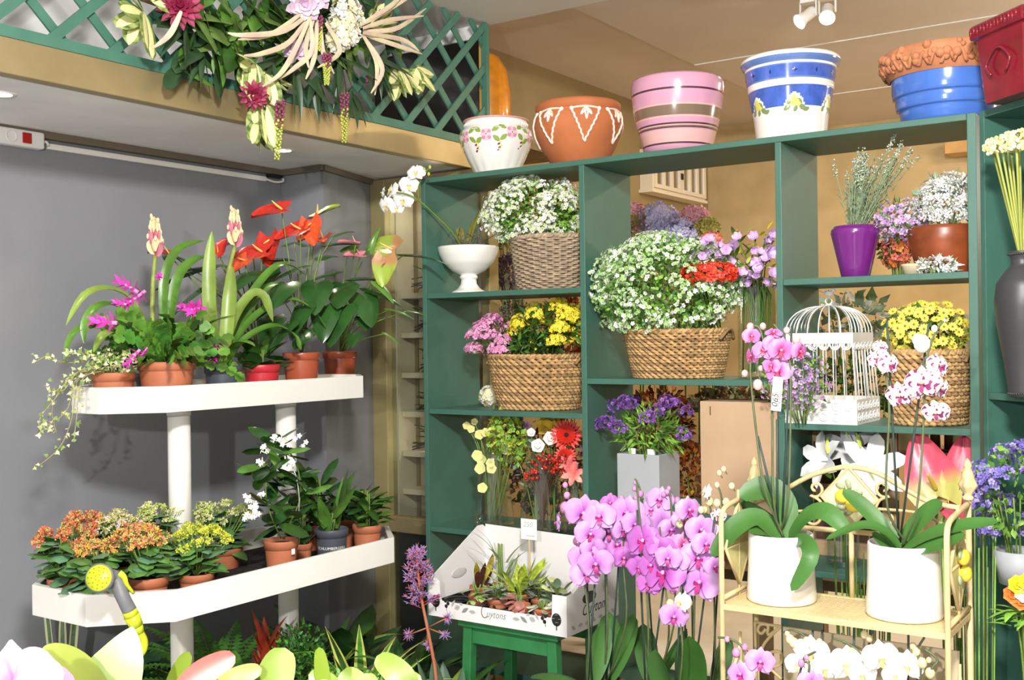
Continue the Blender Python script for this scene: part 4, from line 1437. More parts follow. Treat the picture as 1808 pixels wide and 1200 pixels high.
# ---- bay 3, upper shelf
p = xyz(1511, 3.50, ZS4); s = mpp(p)
t = thing('flower_pot', 'glossy purple tapered flower pot of lavender on the upper right shelf', 'pot', p)
PURG = mat('purple_lacquer', '#6f2277', 0.18, coat=0.5)
m = MB(); spin(m, [(0, 0), (23*s, 0), (25*s, 3*s), (38*s, 62*s), (42*s, 78*s), (41*s, 85*s), (38*s, 88*s), (36*s, 91*s), (34*s, 90*s), (33*s, 70*s), (0, 60*s)], PURG, 48, sub=3); m.build('pot', t)
LAVG = [mat('lavender_grey', '#bcc4a8', 0.65), mat('lavender_sage', '#8d9c78', 0.65), mat('lavender_bloom', '#c6c8be', 0.65)]
m, mf = MB(), MB()
for i in range(85):
    a = RNG.uniform(0, 6.28)
    lean = RNG.uniform(0, 0.42)
    dx = math.cos(a)*lean+0.42*(i % 3 == 0)+0.06
    L = RNG.uniform(0.14, 0.245)*(1.18 if i % 3 == 0 else 0.95)
    e = np.array([dx, math.sin(a)*lean*0.6, 1.0]); e = e/np.linalg.norm(e)*L+np.array([0, 0, 80*s])
    st0 = np.array([math.cos(a)*0.02, math.sin(a)*0.02, 78*s])
    m.tube(smoothpath([st0, (st0+e)/2+[0, 0, 0.012], e], 6), 0.0014, LAVG[1], 4)
    for j in range(9):
        q = st0+(e-st0)*(0.2+0.07*j)
        m.blade(q, RNG.uniform(0, 6.28), RNG.uniform(0.5, 1.2), 0.03, 0.004, [LAVG[1], GREY_GREEN][j % 2], 0.5, 'lance', 0.0, 3)
    if i % 2 == 0:
        A = e[None, :]+np.outer(np.linspace(-0.012, 0.035, 22), (e-st0)/np.linalg.norm(e-st0))+RNG.normal(size=(22, 3))*0.004
        mf.scatter(GRAIN, A, RNG.normal(size=(22, 3))+[0, 0, 1], (0.003, 0.0055), LAVG, 0.5)
m.build('stems_and_leaves', t); mf.build('blossoms', t)

p = xyz(1668, 3.57, ZS4); s = mpp(p)
t = thing('planter_bowl', 'rust-brown weathered metal planter bowl at the right end of the upper right shelf', 'pot', p)
RUST = mat('rust_brown_lacquer', '#8c4524', 0.35, var=0.35, scale=9)
m = MB(); spin(m, [(0, 0), (42*s, 0), (46*s, 8*s), (55*s, 40*s), (60*s, 66*s), (58*s, 84*s), (55*s, 86*s), (53*s, 80*s), (50*s, 40*s), (0, 30*s)], RUST, 48, sub=3); m.build('body', t)
bush('lilac_flower_bunch', 'loose bunch of small lilac flowers spilling left out of the rust-brown bowl', 'flowers', p+np.array([-0.02, 0, 0.12]), (0.095, 0.08, 0.075), [LILAC, mat('pale_lilac', '#d9bfe0', 0.6)], [GREEN, GREY_GREEN], c=(-0.105, -0.03, 0.055), nf=260, nl=240, fs=(0.007, 0.011), ls=(0.015, 0.03), lt=LEAFN, zmin=-0.8, fill=0.4)
bush('white_foliage_bunch', 'bunch of silvery white leaves and flowers in the rust-brown bowl', 'greenery', p+np.array([0.01, 0, 0.12]), (0.105, 0.09, 0.10), [WHITEP, mat('silver_leaf', '#d7dad6', 0.6)], [GREY_GREEN, mat('silver_leaf', '', 0.6)], c=(0.005, -0.02, 0.10), nf=420, nl=320, fs=(0.010, 0.016), ls=(0.02, 0.035), lt=LEAFN, tm=FL5N, zmin=-0.6, fill=0.35)
pc = xyz(1611, 3.45, ZS4)
t = thing('small_pot', 'tiny cream pot in front of the rust-brown bowl', 'pot', pc)
m = MB(); spin(m, [(0, 0), (0.026, 0), (0.031, 0.024), (0.033, 0.026), (0.033, 0.032), (0.029, 0.032), (0.026, 0.02), (0, 0.02)], mat('cream_clay', '#cdbd9e', 0.7), 30); m.build('body', t)
P = at_y(1652, 480, 3.44)
bush('white_sprig', 'small white leafy sprig lying in front of the rust-brown bowl', 'greenery', (P[0], P[1], ZS4), (0.062, 0.03, 0.028), [WHITEP], [WHITEP, GREY_GREEN], c=(0.004, 0, 0.022), nf=60, nl=80, fs=(0.010, 0.016), ls=(0.018, 0.03), lt=LEAFN, tm=FL5N, zmin=-0.6)
P = xyz(1585, 3.64, ZS4)
bush('orange_flower_bunch', 'bunch of coral and orange flowers between the purple pot and the rust-brown bowl', 'flowers', P, (0.055, 0.05, 0.075), [ORANGE, mat('coral_pink', '#dc7a66', 0.6), mat('salmon_petal', '#d86a58', 0.6)], [BROWNST, DGREEN], c=(0.0, -0.01, 0.10), nf=150, nl=60, fs=(0.012, 0.018), zmin=-0.9, fill=0.4)

# ---- bay 3, middle shelf: birdcage and daisies
p = xyz(1466, 3.535, ZS5)
WM = mat('white_painted_wire', '#eeece7', 0.45)
t = thing('birdcage', 'white wire birdcage with a domed top and a bird finial on the right middle shelf', 'birdcage', p)
a = 0.125
m = MB(False); m.grid(np.array([rs(a, 0.0), rs(a, 0.078), rs(a-0.004, 0.078), rs(a-0.004, 0.012)]), WM, True); m.add(rs(a, 0), [(3, 2, 1, 0)], WM); m.add(rs(a-0.004, 0.012), [(0, 1, 2, 3)], WM); m.build('base_tray', t)
m = MB()
for sd in range(4):
    R = rotz(sd*PI/2)
    for i in range(6):
        for j in range(2):
            c0 = np.array([-a+0.022+0.0405*i, -a-0.0008, 0.022+0.034*j])
            m.tube([(c0+np.array([0.012*math.cos(q), 0, 0.012*math.sin(q)])) @ R.T for q in np.linspace(0, 2*PI, 11)[:-1]], 0.0022, WM, 5, closed=True)
            m.ball(c0 @ R.T, 0.003, WM, 6)
m.build('embossed_rings', t)
zb, zt = 0.078, 0.258
zq = zt-0.017
ab = a*0.86
for k in range(28):
    sd, u = divmod(k, 7)
    R = rotz(sd*PI/2)
    x = -1+2*u/7
    q = MB(); q.tube([np.array([x*(a-0.004), -a+0.004, zb]) @ R.T, np.array([x*ab, -ab, zt]) @ R.T], 0.0021, WM, 6); q.build('bar', t)
m = MB(False); m.grid(np.array([rs(ab+0.003, zt-0.004), rs(ab+0.003, zt+0.030), rs(ab-0.001, zt+0.030), rs(ab-0.001, zt-0.004)]), WM, True)
o = m.build('band', t)
m = MB()
for sd in range(4):
    R = rotz(sd*PI/2)
    for i in range(6):
        c0 = np.array([-ab+0.018+i*(2*ab-0.036)/5, -ab-0.003, zt-0.006])
        m.tube([(c0+np.array([0.016*math.cos(q), 0, -0.018*math.sin(q)])) @ R.T for q in np.linspace(0, PI, 9)], 0.0026, WM, 5)
        m.tube([(c0+np.array([0.008*math.cos(q), 0, -0.004-0.008*math.sin(q)])) @ R.T for q in np.linspace(0, 2*PI, 9)], 0.0018, WM, 5)
m.build('scalloped_trim', t)
for k in range(24):
    sd, u = divmod(k, 6)
    R = rotz(sd*PI/2)
    x = -1+2*u/6
    e = np.array([x*ab, -ab, zt+0.03]) @ R.T
    q = MB(); q.tube([np.array([e[0]*math.cos(b_)**0.75, e[1]*math.cos(b_)**0.75, zt+0.03+0.088*math.sin(b_)]) for b_ in np.linspace(0, PI/2*0.97, 10)], 0.0021, WM, 5); q.build('dome_bar', t)
m = MB()
m.ball((0, 0, zq+0.136), (0.016, 0.016, 0.006), WM, 10)
m.tube([np.array([0.011*math.cos(q), 0, zq+0.151+0.011*math.sin(q)]) for q in np.linspace(0, 2*PI, 13)[:-1]], 0.0026, WM, 6, closed=True)
m.build('hanging_ring', t)
m = MB()
m.ball((0.0, 0, zq+0.176), (0.017, 0.008, 0.009), WM, 10); m.ball((0.016, 0, zq+0.186), 0.007, WM, 8)
m.add([(0.021, -0.002, zq+0.186), (0.021, 0.002, zq+0.186), (0.03, 0, zq+0.185), (0.021, 0, zq+0.189)], [(0, 1, 2), (0, 3, 2), (1, 3, 2)], WM)
m.add([(-0.012, -0.004, zq+0.178), (-0.012, 0.004, zq+0.178), (-0.038, 0.005, zq+0.187), (-0.038, -0.005, zq+0.187), (-0.012, 0, zq+0.173)], [(0, 1, 2, 3), (0, 4, 3), (1, 4, 2)], WM)
m.add([(0, 0.005, zq+0.18), (0.008, 0.005, zq+0.178), (-0.012, 0.025, zq+0.192)], [(0, 1, 2)], WM); m.add([(0, -0.005, zq+0.18), (0.008, -0.005, zq+0.178), (-0.012, -0.025, zq+0.192)], [(0, 1, 2)], WM)
m.build('bird_finial', t)
P = at_y(1392, 672, 3.34)
bush('lilac_sprig', 'airy sprig of pale lilac flowers hanging out in front of the birdcage', 'flowers', (P[0]+0.02, 3.392, ZS5), (0.125, 0.05, 0.115), [LILAC, mat('pale_lilac', '', 0.6)], [GREEN, LGREEN], c=(-0.0, -0.05, P[2]-ZS5+0.005), nf=330, nl=260, fs=(0.007, 0.010), ls=(0.010, 0.022), zmin=-0.95, fill=0.6)

b = xyz(1640, 3.56, ZS5)
basket('seagrass_basket', 'upright tan seagrass basket of yellow daisies at the right of the birdcage', b, 0.105, 0.115, 0.116, 0.13, 0.225, rows=20, uprights=30)
DZ = MB()
for i in range(11):
    DZ.blade((0, 0, 0), i*2*PI/11, 0.25, 0.0165, 0.0085, mat('daisy_yellow', '#f1e15a', 0.6), 0.1, 'oval', 0.1, 3)
DZ.ball((0, 0, 0.002), (0.0038, 0.0038, 0.003), mat('daisy_eye', '#9a7a1c', 0.7), 8)
DZm = DZ.mesh('daisy_bloom')
t = thing('daisy_bunch', 'mound of small yellow daisies with dark eyes in the upright basket', 'flowers', b+np.array([0, 0, 0.205]))
m = MB(); A, B = dome(420, (0.0, -0.01, 0.075), (0.125, 0.12, 0.085), -0.7, 0.5); m.scatter(LEAF, A, B, (0.015, 0.03), [GREEN, mat('olive_leaf', '#8a8a35', 0.5), YGREEN], 1.0); m.build('foliage', t)
m = MB()
A, B = dome(700, (-0.005, -0.01, 0.085), (0.135, 0.13, 0.092), -0.65, 0.12)
k = 0
fr = []
for q, nn in zip(A, B):
    view = (-nn[1]*0.9+nn[0]*0.3+nn[2]*0.25)
    if view > 0.15 and all(np.linalg.norm(q-z) > 0.0235 for z in fr):
        fr.append(q)
        if len(fr) <= 95:
            inst('daisy', DZm, t, q, frame(nn+RNG.normal(size=3)*0.25+[0, -0.4, 0.1], RNG.uniform(0, 6)), RNG.uniform(0.9, 1.15))
for i in range(10):
    m.tube([(0, 0, 0), (RNG.uniform(-.08, .08), RNG.uniform(-.08, .08), 0.07)], 0.002, STEM, 4)
m.build('stem', t)

# ---- bay 3, lower shelf: lilies, anthuriums, crate
CR = mat('crate_wood', '#b49471', 0.75, var=0.2, scale=20)
pc = xyz(1500, 3.68, ZS8)
t = thing('wooden_crate', 'upright wooden crate behind the white lilies', 'crate', (pc[0], 3.665, ZS8))
m = MB(False)
for x in (-0.16, 0.115):
    m.box((x, 0, 0), (x+0.045, 0.02, 0.42), CR)
m.box((-0.115, 0.0, 0.385), (0.115, 0.02, 0.42), CR); m.box((-0.115, 0.0, 0.0), (0.115, 0.02, 0.05), CR)
m.box((-0.16, 0.021, 0.2), (0.16, 0.03, 0.24), CR)
m.build('frame', t)
m = MB(False); m.box((-0.16, 0.031, 0.0), (0.16, 0.036, 0.42), mat('crate_dark', '#4a3526', 0.8)); m.build('back', t)
LILW = petal_flower('white_lily_bloom', 6, 0.135, 0.058, mat('silk_lily_white', '#e6e6e6', 0.55), 0.75, 1.0, None, 1)
lv = glass_vase('clear glass vase of white lilies behind the cream stand', 1490, 3.53, ZS8, 0.05, 0.055, 0.22)
t = silk_stem('lily_stem', 'white silk lilies with drooping petals on the lower right shelf', 'flowers', lv+np.array([0, 0, 0.02]), [hd(1462, 815, 3.50, LILW, .8, (-0.5, -0.8, 0.3)), hd(1535, 830, 3.5, LILW, .95, (0.5, -0.8, 0.4)), hd(1500, 800, 3.56, LILW, .8, (0.1, -0.8, 0.7))], LGREEN, leaves=6)
m = MB()
for px, py in ((1462, 800), (1520, 790), (1500, 775), (1545, 850)):
    P = at_y(px, py, 3.46)-np.array(t.location)
    m.blade(P, RNG.uniform(0, 6.28), 1.2, 0.06, 0.014, YGREEN, 0.4, 'lance', 0.2, 5)
m.build('bud', t)


def anthurium_mesh(name, m_, L=1.0, spm=None, m2=None):
    m = MB()
    G = []
    n = 11
    for i in range(n):
        u = i/(n-1)
        w = 0.48*(1-u)**0.55*(0.55+0.45*min(1, u*5)) if u < 1 else 0.0
        back = -0.20*max(0, 1-u*3.2)
        row = []
        for v in np.linspace(-1, 1, 9):
            x = w*v
            row.append((x, -0.12+u*1.0+back*abs(v)**1.2*1.2+(0.0 if u > 0 else 0), 0.10*(abs(v)**2)-0.10*u*u+0.02*math.sin(v*9+u*7)))
        G.append(row)
    m.grid(np.array(G)*L, m_)
    return m.mesh(name)


def spadix_mesh(name, m_):
    m = MB()
    m.tube(smoothpath([(0, -0.02, 0.0), (0, 0.10, 0.14), (0, 0.22, 0.32)], 8), [0.03, 0.034, 0.012], m_, 8)
    return m.mesh(name)


def two_tone(m_, lo, hi):
    """turn a noise material into one that runs from its first to its second colour along the leaf"""
    nt = m_.node_tree
    r_ = [n for n in nt.nodes if n.type == 'VALTORGB'][0]
    tc = [n for n in nt.nodes if n.type == 'TEX_COORD'][0]
    sx = nt.nodes.new('ShaderNodeSeparateXYZ')
    nt.links.new(tc.outputs['Object'], sx.inputs[0])
    nt.links.new(sx.outputs['Y'], r_.inputs['Fac'])
    r_.color_ramp.elements[0].position, r_.color_ramp.elements[1].position = lo, hi
ANP = mat('anthurium_rose', '#c3bd66', 0.35, col2='#da5a70', scale=9)
two_tone(ANP, -0.02, 0.24)
AS_ROSE = anthurium_mesh('rose_spathe', ANP)
SPY = spadix_mesh('yellow_spadix', mat('spadix_yellow', '#e8c64a', 0.5))
av = glass_vase('clear glass vase of big pink anthuriums behind the cream stand', 1660, 3.55, ZS8, 0.045, 0.05, 0.25)
t = thing('anthurium_bunch', 'huge pink silk anthuriums with green centres on the lower right shelf', 'flowers', av+np.array([0, 0, 0.02]))
org = np.array(t.location)


def anth_flower(t, org, P, up, face, size, spathe, spadix, foot=None, stem=True, r=0.0025, sm=None):
    """up: direction from the heart's notch to its tip; face: direction of the upper side"""
    y = np.array(up, float); y /= np.linalg.norm(y)
    z = np.array(face, float); z -= y*(z@y); z /= np.linalg.norm(z)
    x = np.cross(y, z)
    R = np.stack([x, y, z], 1)
    f = inst('spathe', spathe, t, np.array(P)-org, R, size)
    inst('spadix', spadix, f, (0, 0, 0.01))
    if stem:
        foot = org if foot is None else foot
        m = MB(); m.tube(smoothpath([foot-org, (foot*0.5+np.array(P)*0.5)-org+[0, 0, 0.02], np.array(P)-org-z*0.003], 10), r, sm or STEM, 5); m.build('flower_stem', t)
    return f


anth_flower(t, org, at_y(1652, 862, 3.45), (-0.35, 0.1, 0.95), (0.1, -1, 0.1), 0.20, AS_ROSE, SPY)
anth_flower(t, org, at_y(1702, 850, 3.47), (0.0, 0.1, 1.0), (0.1, -1, 0.1), 0.16, AS_ROSE, SPY)
anth_flower(t, org, at_y(1648, 868, 3.47), (-0.35, 0.1, -0.9), (0.0, -1, 0.2), 0.12, AS_ROSE, SPY)
anth_flower(t, org, at_y(1672, 868, 3.48), (0.3, 0.1, -0.9), (0.0, -1, 0.2), 0.12, AS_ROSE, SPY)
# ================================================================= BACK ROOM FLOWERS, RIGHT UNIT
def hydrangea(px, py, y, rpx, cols, label, foot_z):
    P = at_y(px, py, y); r = rpx*mpp(P)
    t = thing('hydrangea_stem', label, 'flower', (P[0]+0.0, P[1]+0.02, foot_z))
    org = np.array(t.location)
    m = MB(); A, B = dome(210, P-org, (r, r, r*0.85), -0.8, 0.12); m.scatter(FL4, A, B, (0.012, 0.018), cols, 0.5); m.ball(P-org, r*0.7, cols[0], 8); m.build('bloom', t)
    m = MB(); m.tube(smoothpath([(0, 0, 0), (0.0, 0.01, (P-org)[2]*0.5), P-org], 8), 0.004, STEM, 5); m.build('stem', t)
    m = MB()
    for i in range(3):
        m.blade((P-org)*0.9, RNG.uniform(2.5, 6.5), 0.2, 0.10, 0.06, DGREEN, 0.7, 'oval', 0.2, 6)
    m.build('leaf', t)
HB, HB2 = mat('hydrangea_blue', '#c3c4ec', 0.6), mat('hydrangea_lavender', '#d2c9ec', 0.6)
HP, HP2 = mat('hydrangea_pink', '#eebac5', 0.6), mat('hydrangea_rose', '#e0a0ae', 0.6)
HY, HY2 = mat('hydrangea_lime', '#c6bf66', 0.6), mat('hydrangea_olive', '#a59a4c', 0.6)
for a in ((1162, 390, 4.30, 38, [HB, HB2], 'blue hydrangea head high behind the mint-white mound, the left of the two blue ones'), (1202, 415, 4.25, 32, [HB, HB2], 'blue hydrangea head low behind the mint-white mound, the right of the two blue ones'),
          (1226, 384, 4.32, 25, [HP, HP2], 'pink hydrangea head at the right of the blue ones'), (1250, 402, 4.28, 20, [HY, HY2], 'small lime green hydrangea head behind the freesias'),
          (1127, 400, 4.28, 24, [HY, HP], 'faded lime and pink hydrangea head beside the green divider'), (1256, 425, 4.25, 17, [ORANGE, HP2], 'small orange-pink flower head just above the red bunch'), (1122, 372, 4.34, 14, [HP, HP2], 'small pink flower head beside the green divider, topmost there')):
    hydrangea(*a, 1.0405)


def backbunch(name, label, px0, px1, py0, py1, y, florets, leaves, foot_z, nf=200, nl=160, fs=(0.010, 0.018), ls=(0.02, 0.045), cat='flowers', tm=FL5, lt=LEAF):
    A, B = at_y((px0+px1)/2, (py0+py1)/2, y), at_y(px1, (py0+py1)/2, y)
    s = mpp(A)
    return bush(name, label, cat, (A[0], A[1], foot_z), ((px1-px0)/2*s*1.1, 0.09, (py1-py0)/2*s), florets, leaves, c=(0, 0, A[2]-foot_z), nf=nf, nl=nl, fs=fs, ls=ls, zmin=-0.95, fill=0.5, tm=tm, lt=lt)


HEA = [mat('heather_plum', '#8a5d80', 0.7), mat('heather_mauve', '#a98aa6', 0.7), PURPLE]
DRY = [mat('dry_moss', '#8f9468', 0.8), mat('dry_straw', '#b5a26c', 0.8), GREY_GREEN]
BUR = [mat('burgundy', '#6d2030', 0.6), RED, mat('rust_leaf', '#9a4a22', 0.7), ORANGE]
AUT = [mat('autumn_gold', '#c8922f', 0.65), mat('autumn_rust', '#a2521f', 0.65), ORANGE, mat('autumn_brown', '#6a3b1d', 0.7)]
backbunch('dried_bunch', 'dry green and straw bunch behind the grey wicker basket', 868, 925, 330, 445, 4.12, DRY, [DRY[0], GREY_GREEN], 1.0405)
backbunch('heather_bunch', 'plum heather bunch between the pedestal bowl and the wicker basket', 868, 935, 445, 515, 4.08, HEA, [DRY[0]], 1.0405, tm=GRAIN, fs=(0.004, 0.008), nf=700)
backbunch('heather_bunch', 'mauve heather bunch behind the pink flowers of the middle left shelf', 862, 945, 522, 600, 4.10, HEA+DRY, [DRY[0], GREEN], 1.0405, tm=GRAIN, fs=(0.004, 0.009), nf=600)
backbunch('burgundy_bunch', 'dark red and rust bunch behind the yellow flowers', 945, 1060, 515, 640, 4.12, BUR, [BUR[2], DGREEN], 1.0405, nf=260)
backbunch('green_bunch', 'dark green leafy bunch behind the tan basket of the middle left shelf', 862, 960, 600, 720, 4.05, [DGREEN, WHITEP], [DGREEN, GREEN], 1.0405, nf=30, nl=300)
backbunch('dried_bunch', 'dark dry bunch at the back of the lower left shelf', 862, 1060, 735, 920, 4.10, [BUR[2], DRY[1], PURPLE], [DGREEN, BROWNST], 0.6005, nf=200, nl=420)
backbunch('autumn_bunch', 'orange and gold autumn leaves behind the purple flowers of the grey planter', 1105, 1225, 680, 800, 4.06, AUT, [AUT[1], AUT[3]], 0.6005, nf=300, nl=260, tm=LEAF, fs=(0.02, 0.04))
backbunch('autumn_bunch', 'rust coloured autumn leaves low between the grey planter and the cardboard box', 1185, 1260, 780, 900, 3.98, AUT, [AUT[1], AUT[3]], 0.6005, nf=260, nl=200, tm=LEAF, fs=(0.02, 0.035))
backbunch('autumn_bunch', 'dark brown and orange dry leaves above the cardboard box', 1215, 1380, 680, 740, 4.08, [AUT[3], AUT[1], DRY[0], BROWNST], [BROWNST, DRY[0]], 0.6005, nf=160, nl=320)
backbunch('eucalyptus_bunch', 'grey-green eucalyptus branches behind the birdcage', 1440, 1575, 515, 620, 4.05, [GREY_GREEN, mat('euca_green', '#7e9a6b', 0.55)], [GREY_GREEN, mat('euca_green', '', 0.55), WHITEP], 1.0405, nf=60, nl=90, ls=(0.05, 0.075), tm=FL4, cat='greenery')
backbunch('dark_foliage', 'dark green foliage at the back behind the cage and the daisies', 1440, 1600, 620, 745, 4.04, [DGREEN, BROWNST], [DGREEN, GREEN], 0.6005, nf=60, nl=260, cat='greenery')
for px, z, r, h, lb in ((1613, 1.0405, 0.075, 0.56, 'tall cream ribbed pot in the back room behind the yellow daisies'), (1702, 1.0405, 0.06, 0.53, 'cream pot in the back room beside the right shelf panel')):
    p = xyz(px, 4.45, z)
    t = thing('ribbed_pot', lb, 'pot', p)
    m = MB(); pr = [(0, 0), (r*0.8, 0)]+[(r*(0.8+0.2*i/12)+(0.003 if i % 2 else 0), h*i/12) for i in range(13)]+[(r*0.9, h), (r*0.85, h*0.9), (0, h*0.88)]
    spin(m, pr, mat('cream_pottery', '#d8c9ac', 0.6), 36); m.build('body', t)
p = xyz(1664, 4.42, 1.0405)
t = thing('wooden_figure', 'dark carved wooden ornament in the back room between the cream pots', 'ornament', p)
m = MB()
for sg in (-1, 1):
    spin2 = [(0.0, 0), (0.02, 0), (0.016, 0.2), (0.022, 0.4), (0.02, 0.48), (0.024, 0.52), (0.0, 0.55)]
    q = MB(); spin(q, spin2, mat('dark_carved_wood', '#45261a', 0.4), 16, sub=2); o = q.build('half', t); o.location = (sg*0.026, 0, 0)
q = MB(False); q.box((-0.06, -0.03, 0.0), (0.06, 0.03, 0.012), mat('dark_carved_wood', '', 0.4)); q.build('foot', t)

# brick-like course and bracket shelf on the back wall
t = thing('wall_shelf', 'short wooden wall shelf high on the ochre wall behind the lavender', 'shelf', at_y(1680, 278, 7.31))
m = MB(False); m.box((0, -0.18, 0), (0.5, 0.015, 0.09), mat('pale_oak', '#c39a5e', 0.6, var=0.1, scale=10)); m.build('board', t)

# ---- right unit
vz = xyz(1808, 3.22, Z2A)
t = thing('floor_vase', 'matt black amphora vase with a beaded rim at the right edge', 'vase', vz)
s = mpp(vz)
BLK = mat('matt_graphite', '#3b3b3d', 0.42, var=0.08, scale=6)
m = MB(); spin(m, [(0, 0), (24*s, 0), (25*s, 6*s), (32*s, 60*s), (44*s, 130*s), (47*s, 168*s), (43*s, 200*s), (28*s, 222*s), (19*s, 232*s), (18*s, 242*s), (22*s, 252*s), (22*s, 256*s), (18*s, 256*s), (14*s, 240*s), (20*s, 200*s), (0, 180*s)], BLK, 48, sub=3); m.build('body', t)
m = MB()
for r, z, n in ((23, 251, 36), (26, 5, 40)):
    for k in range(n):
        m.ball((r*s*math.cos(2*PI*k/n), r*s*math.sin(2*PI*k/n), z*s), 2.2*s, BLK, 6)
m.build('beaded_band', t)
t = thing('allium_bunch', 'bunch of pale yellow bobble flowers on long stalks in the black vase', 'flowers', vz+np.array([0, 0, 185*s]))
org = np.array(t.location)
for px, py in ((1752, 262), (1768, 256), (1784, 250), (1800, 245), (1815, 255), (1760, 268), (1778, 264), (1795, 262), (1830, 250)):
    P = at_y(px, py, RNG.uniform(3.12, 3.24))
    st_ = MB(); st_.tube(smoothpath([(RNG.uniform(-.012, .012), RNG.uniform(-.012, .012), 0), np.array([0, 0, 70*s])+(P-org)*np.array([.12, .12, 0]), P-org], 10), 0.0035, mat('yellow_green_stalk', '#a3aa4e', 0.5), 6); st_.build('stalk', t)
    m = MB(); A, B = dome(46, P-org+np.array([0, 0, 0.006]), (0.026, 0.026, 0.021), -0.6, 0.25)
    for q in A:
        m.ball(q, RNG.uniform(0.005, 0.0075), [CREAMP, mat('bobble_yellow', '#dedb8a', 0.6)][RNG.integers(2)], 6)
    m.build('flower_head', t)
P = xyz(1800, 3.16, Z2B)
t = thing('flower_pot', 'low grey pot mostly hidden under the violet flowers at the right edge', 'pot', P)
m = MB(); spin(m, [(0, 0), (0.05, 0), (0.065, 0.09), (0.06, 0.09), (0.05, 0.02), (0, 0.02)], PG, 30); m.build('body', t)
bush('violet_flower_bunch', 'overhanging bunch of small violet flowers with green leaves at the right edge', 'flowers', P+np.array([0, 0, 0.022]), (0.115, 0.10, 0.14), [mat('violet_blue', '#7a6cc0', 0.6), mat('pale_violet', '#a79ad0', 0.6), mat('violet_blue', '', 0.6)], [GREEN, LGREEN], c=(0.0, -0.02, 0.215), nf=900, nl=300, fs=(0.007, 0.011), ls=(0.015, 0.03), clump=34, clr=0.03, zmin=-0.9)
A = at_y(1792, 735, 3.12)
P = xyz(1815, 3.14, 0.3605)
t = thing('ranunculus_bunch', 'orange, yellow and white ranunculus flowers with bright green leaves at the right edge', 'flowers', P)
org = P
for px, py, cm in ((1788, 1050, ORANGE), (1797, 1033, YELLOW), (1808, 1048, WHITEP), (1815, 1028, YELLOW), (1803, 1062, ORANGE)):
    Q = at_y(px, py, 3.06)
    me = petal_flower('ranunculus_bloom', 7, 0.030, 0.028, cm, 0.9, 1.0, None, 3)
    m = MB(); m.tube(smoothpath([(0, 0, 0), (Q-org)*[.3, .3, .6], Q-org], 8), 0.003, STEM, 5); m.build('stem', t)
    inst('bloom', me, t, Q-org, frame(face_R(Q)), 1.0)
m = MB()
for i in range(14):
    Q = at_y(RNG.uniform(1780, 1820), RNG.uniform(1075, 1105), 3.08)
    m.blade(Q-org, RNG.uniform(2.6, 5.0), RNG.uniform(-0.2, 0.6), 0.06, 0.020, LGREEN, 0.7, 'lance', 0.2, 5)
m.build('leaf', t)
m = MB(); m.ball((0, 0, 0.03), (0.03, 0.03, 0.03), GREEN, 8); m.build('base', t)
# ================================================================= PLANT STAND
GREYPOT = mat('slate_plastic', '#4a4f57', 0.4)
REDPOT = mat('red_plastic', '#c0313a', 0.35)


def pot_parts(t, r, h, m_, rim=True, taper=0.76, soil=True, org=(0, 0, 0)):
    """plastic or clay nursery pot with a stepped rim, and its soil"""
    m = MB()
    rh = min(0.028, h*0.3)
    pr = [(0, 0), (r*taper, 0), (r*taper+0.001, 0.003), (r*0.93, h-rh), (r*0.93, h-rh+0.0005), (r*0.985, h-rh+0.001), (r, h-0.003), (r*0.985, h), (r*0.94, h), (r*0.9, h-0.015), (r*0.85, h*0.5), (0, h*0.5)]
    pr = [(a, b) for a, b in pr]
    spin(m, pr, m_, 40)
    m.build('pot', t)
    if soil:
        m = MB(); spin(m, [(r*0.91, h-0.014), (r*0.5, h-0.010), (0, h-0.009)], SOIL, 20); m.build('soil', t)


def px_pot(px, py_top, x, floor, wpx):
    """where a pot stands on a tray whose floor is at height floor: (base point, radius, height)"""
    lo_ = abs(floor-LT) < 0.01
    x0, x1, y0, y1, ch = (-3.09, -2.50, 1.825, 3.10, 0.168) if lo_ else (-3.20, -2.785, 2.055, 3.24, 0.140)
    q = at_x(px, py_top, x)
    r = wpx*mpp(q)/2
    for _ in range(60):
        a, b = q[0], q[1]
        g = min(x1-a, a-x0, b-y0, y1-b, ((x1-a)+(b-y0)-ch)*0.707, ((x1-a)+(y1-b)-ch)*0.707, ((a-x0)+(b-y0)-ch)*0.707)
        if g > min(r, 0.07)*0.93+0.024 or q[0] < x0+0.09:
            break
        x -= 0.006
        q = at_x(px, py_top, x)
    return np.array([q[0], q[1], floor]), r, q[2]-floor


# peat on the lower tray
m = MB(False)
c = 0.15
P = [(-2.53, 2.01), (-2.53, 2.92), (-2.68, 3.07), (-2.92, 3.07), (-3.06, 2.92), (-3.06, 2.01), (-2.92, 1.86), (-2.68, 1.86)]
P = [(a+2.92, b-2.59, LT+0.002) for a, b in P]
m.add(P, [tuple(range(8))], mat('wet_peat', '#221d1a', 0.9, var=0.5, scale=70, bump=1.0, bscale=70))
o = m.build('peat_layer', st, kind='stuff')


# ---- kalanchoes ----------------------------------------------------------
KD = mat('kalanchoe_leaf', '#5d8744', 0.38, var=0.25, scale=16)
KD2 = mat('kalanchoe_leaf_grey', '#5f8560', 0.42, var=0.25, scale=16)


